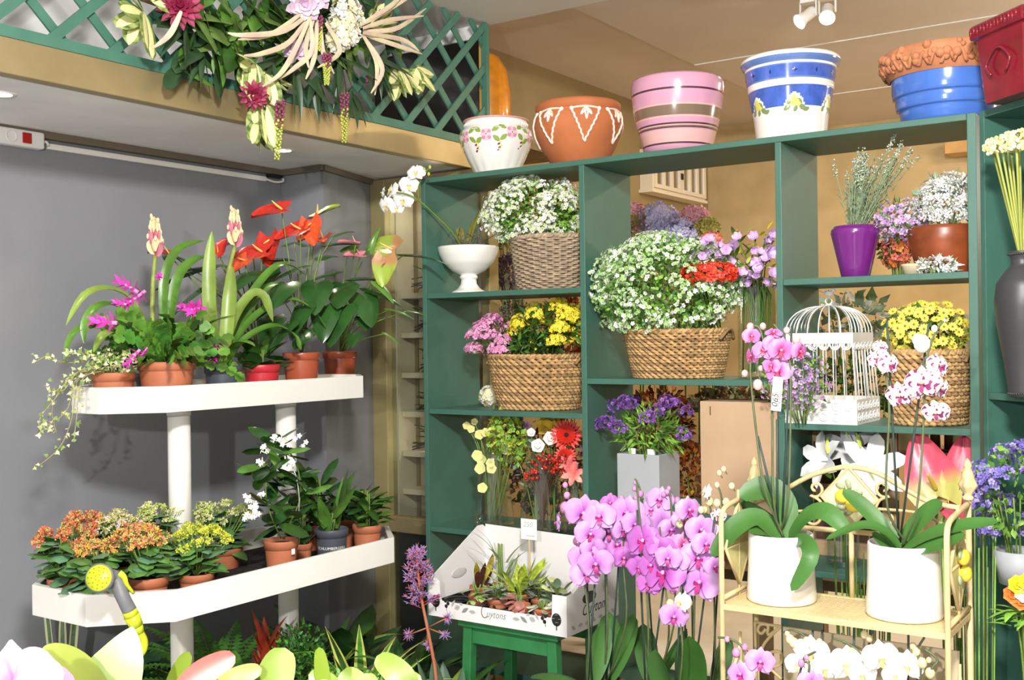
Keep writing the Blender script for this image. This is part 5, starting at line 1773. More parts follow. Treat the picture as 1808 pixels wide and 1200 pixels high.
def kalanchoe(label, px, py_top, x, wpx, hpx, hpy, hw, cols, nclump=9, hx=None, r=None, seed=0):
    base, rr, h = px_pot(px, py_top, x, LT, wpx)
    h = max(0.07, min(0.125, h)); rr = max(0.045, min(0.07, rr))
    t = thing('kalanchoe_plant', label, 'potted plant', base, RNG.uniform(0, 6), 'kalanchoes on the lower tray')
    t.rotation_euler = (0, 0, 0)
    pot_parts(t, rr, h, TERRA)
    H = at_x(hpx, hpy, base[0])-base
    m = MB()
    for i in range(44):
        a = RNG.uniform(0, 2*PI)
        zz = h+RNG.uniform(-0.005, max(0.03, H[2]-h-0.025))
        m.blade((H[0]*0.3+0.015*math.cos(a), H[1]*0.3+0.015*math.sin(a), zz), a, RNG.uniform(-0.1, 0.6), RNG.uniform(0.06, 0.092), RNG.uniform(0.045, 0.062), [KD, KD2, KD][i % 3], RNG.uniform(0.4, 1.1), 'oval', 0.25, 6, RNG.uniform(-.3, .3), 0.03)
    m.build('foliage', t)
    ms, mf = MB(), MB()
    R = hw*mpp(base+H)/2*1.12
    A, B = dome(int(nclump*2.2), H-np.array([0, 0, R*0.35]), (R, R*0.95, R*0.55), -0.2, 0.2)
    for q in A:
        ms.tube(smoothpath([(0, 0, h-0.01), (q*[.4, .4, .6]), q], 6), 0.002, STEM, 4)
        A2, B2 = dome(26, q, (0.021, 0.021, 0.016), -0.4, 0.35)
        for k, w in enumerate(A2):
            if k % 2:
                mf.scatter(GRAIN, [w], [B2[k]], (0.0038, 0.0055), cols, 0.3)
            else:
                mf.scatter(FL4, [w], [B2[k]], (0.0055, 0.008), cols, 0.4)
    ms.build('stem', t); mf.build('flower_heads', t)


KR = [mat('kal_orange_red', '#d95a3a', 0.6), mat('kal_bud_green', '#b9b362', 0.6), mat('kal_salmon', '#dc9566', 0.6)]
KO = [mat('kal_golden', '#eeb445', 0.6), mat('kal_bud_green', '', 0.6), mat('kal_salmon', '', 0.6)]
KP = [mat('kal_blush', '#efcfd6', 0.6), mat('kal_bud_pale', '#cdd08a', 0.6), mat('kal_bud_green', '', 0.6)]
KY = [mat('kal_lime', '#c9d046', 0.6), mat('kal_lemon', '#e6dd3c', 0.6), mat('kal_bud_green2', '#a9bb4a', 0.6)]
KC = [mat('kal_bud_cream', '#dfe0a2', 0.6), mat('kal_bud_pale', '', 0.6), mat('kal_bud_green2', '', 0.6)]
kalanchoe('kalanchoe with cream-green buds, at the back beside the left post of the stand', 285, 985, -2.95, 66, 278, 898, 66, KC)
kalanchoe('kalanchoe with pale green buds, at the back just right of the left post', 395, 978, -2.90, 66, 392, 893, 90, KC, 11)
kalanchoe('kalanchoe with orange-red buds at the back left end of the lower tray', 150, 1000, -2.98, 66, 150, 913, 60, KR)
kalanchoe('kalanchoe with blush pink flowers and green buds behind the orange ones', 215, 995, -2.88, 66, 212, 915, 80, KP, 11)
kalanchoe('kalanchoe with red flowers opening, at the left front end of the lower tray', 115, 1018, -2.82, 62, 112, 935, 88, KR, 12)
kalanchoe('kalanchoe with golden yellow flowers behind the spray gun', 165, 1035, -2.69, 62, 172, 962, 66, KO, 8)
kalanchoe('kalanchoe with orange and red flowers in the middle of the lower tray front', 262, 1016, -2.63, 70, 245, 940, 92, KR+KO, 13)
kalanchoe('kalanchoe with bright yellow-green flowers in the lower tray front, beside the empty peat', 347, 1010, -2.62, 62, 348, 938, 96, KY, 13)

# ---- stephanotis on a hoop
base, rr, h = px_pot(496, 952, -2.62, LT, 60)
t = thing('stephanotis_plant', 'dark-leaved plant with white waxy flowers trained on a wire hoop in a terracotta pot', 'potted plant', base)
org = base
pot_parts(t, rr, h, TERRA)
m = MB()
th = np.linspace(-0.35, PI+0.35, 30)
m.tube([(-0.01+0.075*math.cos(a)*1.0, 0.02*math.cos(a), h+0.13+0.15*math.sin(a)) for a in th], 0.002, mat('galvanized_wire', '#b9bcbd', 0.4, metal=0.6), 5); m.build('hoop', t)
m = MB()
SDG = mat('glossy_dark_leaf', '#2b4f24', 0.22, var=0.3, scale=14, coat=0.2)
for px, py, n in ((480, 790, 10), (505, 800, 8), (465, 830, 9), (500, 850, 10), (525, 840, 6), (475, 890, 10), (515, 900, 9), (495, 930, 10), (540, 860, 5), (455, 850, 4)):
    for i in range(n):
        q = at_x(px+RNG.uniform(-12, 12), py+RNG.uniform(-14, 14), -2.62+RNG.uniform(-.07, .07))-org
        m.blade(q, RNG.uniform(0, 6.28), RNG.uniform(-0.5, 0.9), RNG.uniform(0.07, 0.105), RNG.uniform(0.034, 0.05), [SDG, SDG, DGREEN, GREEN][RNG.integers(4)], RNG.uniform(0.1, 0.8), 'oval', 0.2, 6, RNG.uniform(-.6, .6))
m.build('foliage', t)
m = MB()
for pts in (((496, 950), (470, 880), (478, 800), (500, 770)), ((496, 950), (530, 880), (520, 810), (490, 790))):
    m.tube(smoothpath([at_x(a, b, -2.62)-org for a, b in pts], 14), 0.0025, STEM, 5)
m.build('vine', t)
STF = petal_flower('stephanotis_bloom', 5, 0.016, 0.010, WHITEP, 0.15, 0.5)
m = MB()
cl = [(486, 775, 5), (468, 792, 5), (505, 780, 4), (524, 773, 2), (533, 786, 2), (463, 817, 3), (512, 820, 5), (440, 880, 6), (448, 895, 7), (437, 912, 5), (455, 908, 4), (457, 870, 2)]
for px, py, n in cl:
    for i in range(n):
        q = at_x(px+RNG.uniform(-8, 8), py+RNG.uniform(-7, 7), -2.55)-org
        d = face_R(q+org)+RNG.normal(size=3)*0.5
        d /= np.linalg.norm(d)
        m.tube([q-d*0.02, q], [0.0022, 0.0018], CREAMP, 6)
        inst('flower', STF, t, q, frame(d), 0.6)
m.build('flower_tubes', t)
m = MB(False); q = at_x(517, 974, -2.56)-org; m.box(q-[0.0, 0.006, 0.008], q+[0.0015, 0.008, 0.010], PAPER); m.build('price_sticker', t)


def leafy(name, label, px, py_top, x, wpx, potm, leaves, floor=None, cat='potted plant', sub='leaf'):
    """small potted foliage plant; leaves = list of (az, el, L, w, mat, curl, shape) from the crown or a callable"""
    base, rr, h = px_pot(px, py_top, x, LT if floor is None else floor, wpx)
    t = thing(name, label, cat, base)
    pot_parts(t, rr, h, potm)
    m = MB()
    leaves(m, h)
    m.build('foliage', t)
    return t, base, rr, h


def L1(n, L, w, mm, el=(0.3, 1.2), curl=(0.3, 0.9), shape='lance', hh=0.06, spread=0.02, fold=0.2):
    def f(m, h):
        for i in range(n):
            a = RNG.uniform(0, 6.28)
            m.blade((spread*math.cos(a), spread*math.sin(a), h-0.012+RNG.uniform(0, hh)), a+RNG.uniform(-.4, .4), RNG.uniform(*el), RNG.uniform(L*0.75, L*1.15), RNG.uniform(w*0.8, w*1.15), mm[i % len(mm)], RNG.uniform(*curl), shape, fold, 7, RNG.uniform(-.3, .3))
        for i in range(5):
            m.tube([(RNG.uniform(-.01, .01), RNG.uniform(-.01, .01), h-0.015), (RNG.uniform(-.02, .02), RNG.uniform(-.02, .02), h+hh)], 0.003, STEM, 5)
    return f


leafy('foliage_plant', 'small dark leafy plant in a little terracotta pot beside the hoop plant', 533, 958, -2.70, 36, TERRA, L1(22, 0.10, 0.04, [DGREEN, SDG, GREEN], (0.5, 1.3), (0.1, 0.8), 'oval', 0.14))
t, base, rr, h = leafy('foliage_plant', 'narrow-leaved plant in a slate grey pot with pale lettering on the lower tray', 585, 932, -2.62, 60, GREYPOT, L1(12, 0.17, 0.045, [DGREEN, GREEN], (0.9, 1.45), (0.2, 0.6), 'lance', 0.05))
V, Fs = text_mesh('SCHLUMBERGERA', 0.0135, PAPER)
m = MB(False)
rl = rr*0.88
a0 = math.atan2(-base[1], -base[0])
W_ = []
for v in V:
    a = a0+v[0]/rl
    z = h*0.50+v[1]
    rz_ = rr*(0.76+(0.93-0.76)*z/(h-0.028))+0.0008
    W_.append((rz_*math.cos(a), rz_*math.sin(a), z))
m.add(W_, Fs, PAPER); m.build('lettering', t)
leafy('foliage_plant', 'dark plant in a terracotta pot half hidden behind the slate grey pot', 610, 915, -2.80, 46, TERRA, L1(16, 0.13, 0.035, [DGREEN, SDG], (0.5, 1.3), (0.2, 0.9), 'lance', 0.05))
leafy('coffee_plant', 'bushy glossy green plant in a terracotta pot at the far end of the lower tray', 648, 925, -2.62, 52, TERRA, L1(60, 0.085, 0.036, [GREEN, SDG, GREEN, DGREEN], (0.0, 1.1), (0.4, 1.0), 'oval', 0.12, 0.015, 0.3))
leafy('foliage_plant', 'low dark leafy plant behind the hoop plant near the right post', 560, 925, -2.85, 44, TERRA, L1(34, 0.12, 0.05, [DGREEN, SDG], (0.2, 1.2), (0.3, 0.9), 'oval', 0.16))

# ---- spray gun hanging over the tray rim
G0 = at_x(197, 1018, -2.535)
t = thing('spray_gun', 'grey and lime garden hose spray gun hanging over the rim of the lower tray', 'spray gun', G0)
org = np.array(G0)
LIME = mat('lime_plastic', '#c8d52c', 0.35)
GUNG = mat('grey_rubber', '#737477', 0.5)
hp = at_x(176, 1020, -2.50)
fd = np.array([0.50, -0.80, 0.25]); fd /= np.linalg.norm(fd)
R = frame(fd)
def ringp(pr, c, n=28): return np.array([np.stack([r*np.cos(np.arange(n)*2*PI/n), r*np.sin(np.arange(n)*2*PI/n), np.full(n, z)], 1) @ R.T+(c-org) for r, z in pr])
m = MB(); m.grid(ringp([(0.0, -0.045), (0.018, -0.042), (0.024, -0.03), (0.036, -0.012), (0.038, 0.004), (0.034, 0.006)], hp), GUNG, True); m.build('nozzle_head', t)
m = MB(); m.grid(ringp([(0.034, 0.005), (0.033, 0.009), (0.0, 0.010)], hp), LIME, True); fc = m.build('nozzle_face', t)
m = MB()
for r, n in ((0.008, 5), (0.018, 8), (0.027, 12)):
    for k in range(n):
        m.ball((np.array([r*math.cos(2*PI*k/n), r*math.sin(2*PI*k/n), 0.0102])) @ R.T+(hp-org), 0.0016, mat('nozzle_hole', '#7b831f', 0.6), 6)
m.build('spray_hole', fc)
m = MB(); m.tube(smoothpath([hp-org+R[:, 2]*-0.03, at_x(203, 1020, -2.515)-org, at_x(216, 1052, -2.488)-org, at_x(229, 1078, -2.478)-org], 14), [0.020, 0.021, 0.019, 0.018, 0.019], GUNG, 14); m.build('handle', t)
m = MB(); m.tube(smoothpath([at_x(211, 1012, -2.50)-org, at_x(219, 1018, -2.49)-org, at_x(224, 1032, -2.485)-org, at_x(236, 1047, -2.485)-org], 10), [0.010, 0.008, 0.006, 0.004], LIME, 8); m.build('trigger', t)
m = MB()
m.tube([at_x(228, 1077, -2.478)-org, at_x(232, 1086, -2.476)-org], 0.0195, LIME, 16); m.tube([at_x(232, 1086, -2.476)-org, at_x(241, 1104, -2.473)-org], [0.021, 0.018], LIME, 16); m.tube([at_x(241, 1104, -2.473)-org, at_x(246, 1116, -2.472)-org], [0.016, 0.013], LIME, 16); m.build('connector', t)
m = MB(); m.tube(smoothpath([at_x(245, 1114, -2.472)-org, at_x(254, 1130, -2.472)-org, at_x(252, 1148, -2.475)-org, at_x(238, 1163, -2.50)-org, at_x(215, 1200, -2.56)-org, at_x(190, 1260, -2.62)-org, (-0.2, 0.2, -org[2]+0.012)], 30), 0.0105, LIME, 10); m.build('hose', t)

# ---- upper tray ------------------------------------------------------------
# trailing ivy
base, rr, h = px_pot(200, 657, -2.93, UT, 76)
t = thing('ivy_plant', 'variegated ivy trailing over the left end of the upper tray from a shallow terracotta pot', 'potted plant', base)
org = base
pot_parts(t, rr, h, TERRA)
IVY = [mat('ivy_pale', '#b9c27c', 0.5, var=0.2, scale=40), mat('ivy_green', '#7f9a4e', 0.5, var=0.3, scale=30), mat('ivy_cream', '#d9dcb2', 0.5)]
IVL = (np.array([(0, 0, 0), (-0.55, 0.25, 0.0), (-0.25, 0.45, 0.05), (0, 1.0, 0), (0.25, 0.45, 0.05), (0.55, 0.25, 0)]), [(0, 1, 2), (0, 2, 4), (2, 3, 4), (0, 4, 5)])
IVL = (IVL[0] @ np.array([[1, 0, 0], [0, 1, 0], [0, 0, 1.0]]), IVL[1])
trails = [[(190, 655), (150, 640), (110, 640), (85, 628), (62, 640)], [(185, 652), (140, 655), (110, 690), (78, 680)], [(180, 655), (140, 665), (133, 700), (125, 745), (105, 790), (65, 825)], [(180, 655), (130, 660), (100, 700), (70, 740), (75, 770)], [(185, 655), (135, 670), (120, 720), (95, 745), (80, 750)], [(182, 655), (145, 670), (135, 740), (130, 780)], [(182, 655), (140, 660), (105, 690), (92, 725), (100, 765)], [(190, 650), (170, 635), (150, 625), (118, 622)], [(200, 650), (205, 630), (185, 620)], [(200, 650), (225, 625), (240, 635)]]
ms, ml = MB(), MB()
for k, tr_ in enumerate(trails):
    pts = [at_x(a, b, -2.93+(0.02 if i else 0)*min(i, 3)*(0.6 if k % 2 else -0.4))-org for i, (a, b) in enumerate(tr_)]
    P = smoothpath(pts, 26)
    ms.tube(P, 0.0015, mat('ivy_vine', '#a39a68', 0.6), 4)
    for i in range(4, 26):
        for _ in range(1 if k < 7 else 2):
            q = P[i]+RNG.normal(size=3)*0.008
            d = face_R(q+org)+RNG.normal(size=3)*0.6
            ml.scatter((IVL[0], IVL[1]), [q], [d], (0.010, 0.019), IVY, 0.3)
for i in range(200):
    a = RNG.uniform(0, 6.28); r = rr*math.sqrt(RNG.uniform(0, 1))
    q = np.array([r*math.cos(a), r*math.sin(a), h+RNG.uniform(0.0, 0.055)])
    ms.tube([(q[0]*.6, q[1]*.6, h-0.01), q], 0.0012, mat('ivy_vine', '', 0.6), 4) if i % 3 == 0 else None
    ml.scatter(IVL, [q], [face_R(q+org)+RNG.normal(size=3)*0.8], (0.010, 0.018), IVY, 0.3)
ms.build('vine', t); ml.build('foliage', t)

# christmas cactus
base, rr, h = px_pot(294, 638, -2.89, UT, 100)
t = thing('christmas_cactus', 'leafy christmas cactus with magenta flowers in a wide terracotta pot', 'potted plant', base)
org = base
pot_parts(t, rr, h, TERRA)
SEGM = (np.array([(0, 0, 0), (-0.25, 0.0, 0.15), (-0.45, 0.03, 0.4), (-0.38, 0, 0.5), (-0.5, 0.03, 0.75), (-0.25, 0, 1), (0.25, 0, 1), (0.5, 0.03, 0.75), (0.38, 0, 0.5), (0.45, 0.03, 0.4), (0.25, 0, 0.15)]), [(0, 1, 10), (1, 2, 9, 10), (2, 3, 8, 9), (3, 4, 7, 8), (4, 5, 6, 7)])
CC = [mat('cactus_green', '#4c8a34', 0.35, var=0.3, scale=20), mat('cactus_lime', '#659638', 0.35, var=0.25, scale=20), DGREEN]
m = MB()
for b in range(95):
    a = RNG.uniform(0, 6.28); el = RNG.uniform(0.1, 1.45)
    p = np.array([rr*0.5*math.cos(a), rr*0.5*math.sin(a), h-0.01])
    n = RNG.integers(3, 7)
    Ls = 0.042
    ce = el
    for k in range(n):
        d = np.array([math.cos(ce)*math.cos(a), math.cos(ce)*math.sin(a), math.sin(ce)])
        sd = np.array([-math.sin(a), math.cos(a), 0])*math.cos(b)+np.cross(d, [-math.sin(a), math.cos(a), 0])*math.sin(b)
        nn = np.cross(d, sd)
        m.add(np.array([p+sd*v[0]*Ls*0.9+nn*v[1]*Ls+d*v[2]*Ls for v in SEGM[0]]), SEGM[1], CC[(b+(k == n-1)) % 3 if k < n-1 else 1])
        p = p+d*Ls*0.95
        ce -= RNG.uniform(0.0, 0.32); a += RNG.uniform(-0.2, 0.2)
m.build('segments', t)
def cactus_flower(q, d, L):
    m = MB()
    R = frame(d)
    for k in range(4):
        z = L*(0.15+0.22*k)
        for i in range(5):
            aa = i*2*PI/5+k*0.6
            m.blade(np.array([0.004*math.cos(aa), 0.004*math.sin(aa), z]) @ R.T, 0, 0, 0.001, 0.001, HOTPINK, 0, 'lance', 0, 2) if False else None
            e = np.array([math.cos(aa), math.sin(aa), 0.35+0.35*k]); e /= np.linalg.norm(e)
            s_ = np.array([-math.sin(aa), math.cos(aa), 0])
            V = np.array([np.array([0, 0, z]), np.array([0, 0, z])+e*L*0.22+s_*L*0.10, np.array([0, 0, z])+e*L*0.52-np.array([0, 0, L*0.04]), np.array([0, 0, z])+e*L*0.22-s_*L*0.10]) @ R.T+q
            m.add(V, [(0, 1, 2, 3)], HOTPINK)
    m.tube([q, q+np.array([0, 0, L*0.9]) @ R.T], [L*0.09, L*0.04], mat('magenta_pale', '#ec8fd6', 0.5), 6)
    return m.build('flower', t)
for px, py, d, L in ((226, 505, (-0.6, -0.5, 0.5), 0.07), (240, 525, (-0.2, -0.7, -0.5), 0.07), (186, 568, (-0.9, -0.4, 0.1), 0.075), (345, 545, (0.4, -0.8, -0.1), 0.075), (336, 543, (-0.3, -0.8, 0.1), 0.06), (235, 630, (-0.4, -0.6, -0.8), 0.06), (381, 615, (0.1, -0.3, -1), 0.07), (255, 620, (-0.1, -0.5, -0.6), 0.03), (213, 535, (-0.9, -0.3, 0.2), 0.04), (281, 488, (0.6, -0.3, 0.2), 0.03)):
    q = at_x(px, py, -2.80)-org
    d = np.array(d, float); d /= np.linalg.norm(d)
    cactus_flower(q-d*L*0.5, d, L)


def guzmania(label, base, rr, h, potm, spike_top, leaves, tone):
    t = thing('bromeliad', label, 'potted plant', base, 0, 'bromeliads with pink and cream flower heads')
    pot_parts(t, rr, h, potm)
    for lf in leaves:
        if isinstance(lf[0], list):
            m = MB(); m.ribbon(np.array([at_x(a, b, base[0]+c) for a, b, c in lf[0]])-base, lf[1], lf[2], lf[3], 0.35, 'strap'); m.build('leaf', t)
            continue
        az, el, L, w, mm, cu = lf
        m = MB(); m.blade((0.012*math.cos(az), 0.012*math.sin(az), h-0.012), az, el, L, w, mm, cu, 'strap', 0.35, 14); m.build('leaf', t)
    top = spike_top-base
    m = MB(); m.tube(smoothpath([(0, 0, h-0.01), (top[0]*0.3, top[1]*0.3, h+(top[2]-h)*0.5), top-[0, 0, 0.12]], 10), [0.010, 0.008, 0.007], mat('bract_green', '#8f9c4a', 0.45, var=0.2, scale=30), 8)
    m.build('flower_stalk', t)
    m = MB()
    BP, BC = mat('bract_pink', '#c9788c', 0.5, var=0.15, scale=30), mat('bract_cream', '#efdcae', 0.5)
    n = 26
    for k in range(n):
        u = k/(n-1)
        q = top-np.array([0, 0, 0.125-0.095*u])
        a = k*2.4
        m.blade(q, a, 0.95+0.5*u, 0.056*(1-0.25*u), 0.026, [BP, BP, BC][k % 3] if k < n-9 else BC, -0.30, 'oval', 0.7, 6)
        if k % 2:
            e = q+np.array([math.cos(a)*0.026*(1-0.5*u), math.sin(a)*0.026*(1-0.5*u), 0.043])
            m.ball(e, (0.0055, 0.0055, 0.010), BC, 6)
    m.build('flower_head', t)
    return t
LG2 = mat('bromeliad_green', '#56802e', 0.32, var=0.25, scale=10)
LG3 = mat('bromeliad_olive', '#7c9440', 0.35, var=0.25, scale=10)
q = at_x(272, 640, -3.03)
az0 = lambda px, py, b, x=None: None
guzmania('bromeliad with a pink and cream flower head at the left, behind the christmas cactus', np.array([-3.04, q[1], UT]), 0.055, 0.10, GREYPOT, at_x(273, 388, -3.03), [
    ([(272, 625, 0), (237, 540, .02), (197, 511, .03), (150, 522, .03), (116, 575, .03)], 0.036, LG3, (0.4, -0.5, 0.8)), ([(275, 628, 0), (215, 548, .04), (175, 541, .06), (152, 570, .06), (148, 606, .06)], 0.036, LG2, (0.4, -0.6, 0.7)),
    ([(270, 630, 0), (205, 580, .03), (160, 572, .04), (126, 595, .04), (113, 640, .04)], 0.03, LG2, (0.3, -0.5, 0.8)), ([(275, 632, .02), (215, 590, .08), (184, 592, .1), (165, 622, .1)], 0.034, LG3, (0.4, -0.6, 0.7)),
    ([(290, 610, 0), (290, 500, .0), (314, 442, .0), (362, 424, .0)], 0.034, LG2, (0.5, -0.7, 0.5)), ([(295, 610, 0), (312, 500, .03), (340, 462, .03), (372, 452, .02)], 0.04, LG2, (0.4, -0.7, 0.6)), (1.2, 1.1, 0.34, 0.036, LG2, 1.5), (0.6, 1.2, 0.36, 0.036, LG2, 1.2), (2.4, 1.0, 0.26, 0.034, LG3, 1.2), (-0.8, 1.0, 0.3, 0.034, LG2, 1.8)], 0)
base, rr, h = px_pot(394, 645, -2.89, UT, 66)
guzmania('bromeliad with pink and cream flower head in the slate pot on the upper tray', base, rr, h, GREYPOT, at_x(414, 373, -2.90), [
    ([(395, 640, 0), (422, 560, .03), (468, 490, .06), (505, 467, .08), (545, 490, .09)], 0.040, LG2, (0.2, -0.6, 0.8)), ([(395, 642, .01), (414, 565, .05), (445, 520, .09), (468, 528, .11), (482, 568, .11)], 0.040, LG3, (0.4, -0.6, 0.7)),
    ([(396, 642, .01), (438, 572, .05), (500, 530, .10), (548, 545, .12), (582, 590, .12)], 0.038, LG2, (0.2, -0.6, 0.8)), ([(398, 644, .02), (432, 600, .07), (482, 576, .11), (518, 592, .12), (532, 618, .12)], 0.036, LG2, (0.2, -0.6, 0.8)),
    ([(388, 640, 0), (372, 560, .01), (370, 480, .01), (374, 408, .0)], 0.046, LG3, (0.6, -0.75, 0.1)), ([(400, 642, 0), (432, 560, .02), (470, 510, .03), (500, 500, .03)], 0.042, LG2, (0.3, -0.6, 0.7)), ([(392, 642, .02), (400, 590, .05), (406, 520, .05), (410, 470, .03)], 0.046, LG3, (0.6, -0.75, 0.1)), (-0.3, 1.1, 0.28, 0.04, LG2, 1.7), (1.6, 1.40, 0.30, 0.045, LG2, 0.5), (2.0, 1.45, 0.34, 0.044, LG2, 0.35), (-2.2, 1.35, 0.30, 0.044, LG3, 0.7), (-1.7, 1.05, 0.26, 0.040, LG2, 1.6), (-1.2, 1.2, 0.24, 0.042, LG3, 1.0), (2.8, 1.0, 0.32, 0.04, LG2, 1.4)], 1)

# anthuriums
AR = mat('anthurium_red', '#c73226', 0.24, var=0.12, scale=10, coat=0.3)
AO = mat('anthurium_orange', '#e0562f', 0.25, var=0.15, scale=10, coat=0.3)
APK = mat('anthurium_pink', '#e58b96', 0.3, coat=0.2)
AGP = mat('anthurium_green_pink', '#b8885a', 0.3, col2='#9db545', scale=14, coat=0.2)
two_tone(AGP, -0.08, 0.22)
M_AR, M_AO, M_AP, M_AG = anthurium_mesh('red_spathe', AR), anthurium_mesh('orange_spathe', AO), anthurium_mesh('pink_spathe', APK), anthurium_mesh('green_pink_spathe', AGP)
SPC = spadix_mesh('cream_spadix', mat('spadix_cream', '#ecc96a', 0.5))
SPP = spadix_mesh('pink_spadix', mat('spadix_pink', '#e59aa0', 0.5))
ALD = mat('anthurium_leaf', '#2d5424', 0.22, var=0.3, scale=8, coat=0.25)


def anth_leaves(t, org, lst, stemm=STEM, mm=ALD):
    for px, py, x, az, el, L, w in lst:
        P = at_x(px, py, x)-org
        m = MB()
        m.tube(smoothpath([(0, 0, H0), (P[0]*0.4, P[1]*0.4, H0+(P[2]-H0)*0.65), P], 8), 0.0022, stemm, 5)
        m.blade(P, az, el, L, w, mm if not isinstance(mm, list) else mm[int(abs(px)) % len(mm)], 0.5, 'heart', 0.22, 9)
        m.build('leaf', t)


base, rr, h = px_pot(532, 622, -2.89, UT, 66)
H0 = h-0.012
t = thing('anthurium_plant', 'red anthurium with glossy dark leaves in a brown-red pot, left of the two tall pots', 'potted plant', base)
org = base
pot_parts(t, rr, h, TERRAR)
anth_flower(t, org, at_x(497, 370, -2.88), (-0.6, -0.6, -0.15), (0.2, -0.6, 0.9), 0.125, M_AR, SPC, org+[0, 0, H0])
anth_flower(t, org, at_x(530, 405, -2.86), (-0.6, -0.6, -0.3), (0.2, -0.7, 0.8), 0.115, M_AR, SPC, org+[0, 0, H0])
anth_flower(t, org, at_x(549, 395, -2.84), (0.35, -0.2, -0.9), (0.5, -1, 0.1), 0.105, M_AO, SPC, org+[0, 0, H0])
anth_flower(t, org, at_x(570, 420, -2.85), (0.6, -0.6, -0.2), (0.1, -0.5, 0.9), 0.10, M_AO, SPC, org+[0, 0, H0])
anth_flower(t, org, at_x(548, 418, -2.92), (0.2, -0.9, -0.2), (0.1, -0.3, 1), 0.10, M_AR, SPC, org+[0, 0, H0])
anth_flower(t, org, at_x(560, 380, -2.92), (0.7, 0.3, 0.35), (0.0, -0.4, 1), 0.11, M_AG, SPC, org+[0, 0, H0])
anth_leaves(t, org, [(505, 500, -2.82, -1.2, -0.5, 0.14, 0.12), (530, 470, -2.86, -2.0, -0.3, 0.14, 0.12), (500, 455, -2.92, 3.0, 0.1, 0.13, 0.11), (560, 500, -2.80, -0.9, -0.7, 0.15, 0.13), (575, 540, -2.80, -1.0, -0.9, 0.15, 0.13), (535, 540, -2.80, -1.6, -0.9, 0.14, 0.12), (555, 455, -2.95, 1.6, 0.3, 0.14, 0.12), (510, 570, -2.80, -1.8, -0.7, 0.13, 0.11), (580, 430, -2.95, 1.0, 0.2, 0.13, 0.10), (590, 415, -2.90, 1.3, 0.4, 0.10, 0.07), (520, 430, -2.98, 2.3, 0.3, 0.13, 0.11), (545, 580, -2.84, -1.3, -0.4, 0.13, 0.11), (500, 530, -2.88, -2.5, -0.4, 0.13, 0.11)])

# red anthurium behind the bromeliads
q = at_x(460, 640, -3.05)
base = np.array([-3.05, q[1], UT]); h = 0.11; H0 = h-0.012
t = thing('anthurium_plant', 'red anthurium standing behind the second bromeliad, its flowers showing between the leaves', 'potted plant', base)
org = base
pot_parts(t, 0.06, h, TERRAR)
anth_flower(t, org, at_x(462, 445, -2.98), (-0.6, -0.5, -0.1), (0.3, -0.6, 0.8), 0.12, M_AR, SPC, org+[0, 0, H0])
anth_flower(t, org, at_x(475, 425, -3.0), (0.2, -0.2, -0.8), (0.3, -1, 0.3), 0.12, M_AR, SPC, org+[0, 0, H0])
anth_flower(t, org, at_x(432, 460, -2.98), (-0.2, -0.6, -0.5), (0.2, -0.7, 0.6), 0.09, M_AO, SPC, org+[0, 0, H0])
anth_flower(t, org, at_x(410, 430, -3.08), (-0.7, 0.3, 0.05), (0.1, -0.5, 0.9), 0.09, M_AR, SPC, org+[0, 0, H0])
anth_flower(t, org, at_x(385, 445, -3.08), (0.2, 0.3, 0.6), (0.3, -0.9, 0.3), 0.07, M_AR, SPC, org+[0, 0, H0])
anth_flower(t, org, at_x(298, 448, -3.08), (-0.5, -0.5, 0.1), (0.1, -0.3, 1), 0.08, M_AR, SPC, org+[0, 0, H0])
anth_flower(t, org, at_x(490, 520, -2.93), (0.1, -0.6, -0.5), (0.1, -0.7, 0.6), 0.07, M_AR, SPC, org+[0, 0, H0])
anth_leaves(t, org, [(440, 480, -2.98, -1.3, -0.4, 0.14, 0.12), (360, 470, -3.05, 3.0, 0.0, 0.13, 0.11), (330, 480, -3.05, -2.5, -0.3, 0.13, 0.11), (470, 480, -2.96, -1.5, -0.7, 0.15, 0.13), (450, 520, -2.96, -1.9, -0.7, 0.15, 0.13), (410, 500, -3.02, -2.2, -0.5, 0.14, 0.12), (350, 510, -3.05, -2.0, -0.6, 0.14, 0.12), (390, 470, -3.1, 2.5, 0.3, 0.13, 0.11), (480, 560, -2.95, -1.2, -0.7, 0.13, 0.12), (310, 455, -3.1, 2.8, 0.4, 0.11, 0.09), (445, 440, -3.1, 2.0, 0.4, 0.13, 0.11)])

# pink and green anthurium at the right end
base, rr, h = px_pot(600, 620, -2.88, UT, 66)
H0 = h-0.012
t = thing('anthurium_plant', 'loose anthurium with pink flowers and yellow-green leaves, rightmost on the upper tray', 'potted plant', base)
org = base
t['label'] = 'loose anthurium with small pink flowers and yellow-green leaves, rightmost pot on the upper tray'
pot_parts(t, rr, h, TERRAR)
anth_flower(t, org, at_x(628, 430, -2.80), (-0.3, -0.8, 0.1), (0.1, -0.3, 1), 0.085, M_AP, SPP, org+[0, 0, H0])
anth_flower(t, org, at_x(636, 450, -2.82), (-0.4, -0.6, 0), (0.2, -0.5, 0.8), 0.075, M_AP, SPP, org+[0, 0, H0])
anth_flower(t, org, at_x(692, 440, -2.76), (-0.5, 0.0, 0.1), (0.5, -0.85, 0.3), 0.14, M_AG, SPC, org+[0, 0, H0])
anth_flower(t, org, at_x(680, 462, -2.74), (0.1, -0.3, -0.9), (0.5, -1, 0.2), 0.12, M_AG, SPP, org+[0, 0, H0])
ALG = mat('anthurium_leaf_light', '#5f8f3a', 0.3, var=0.3, scale=9)
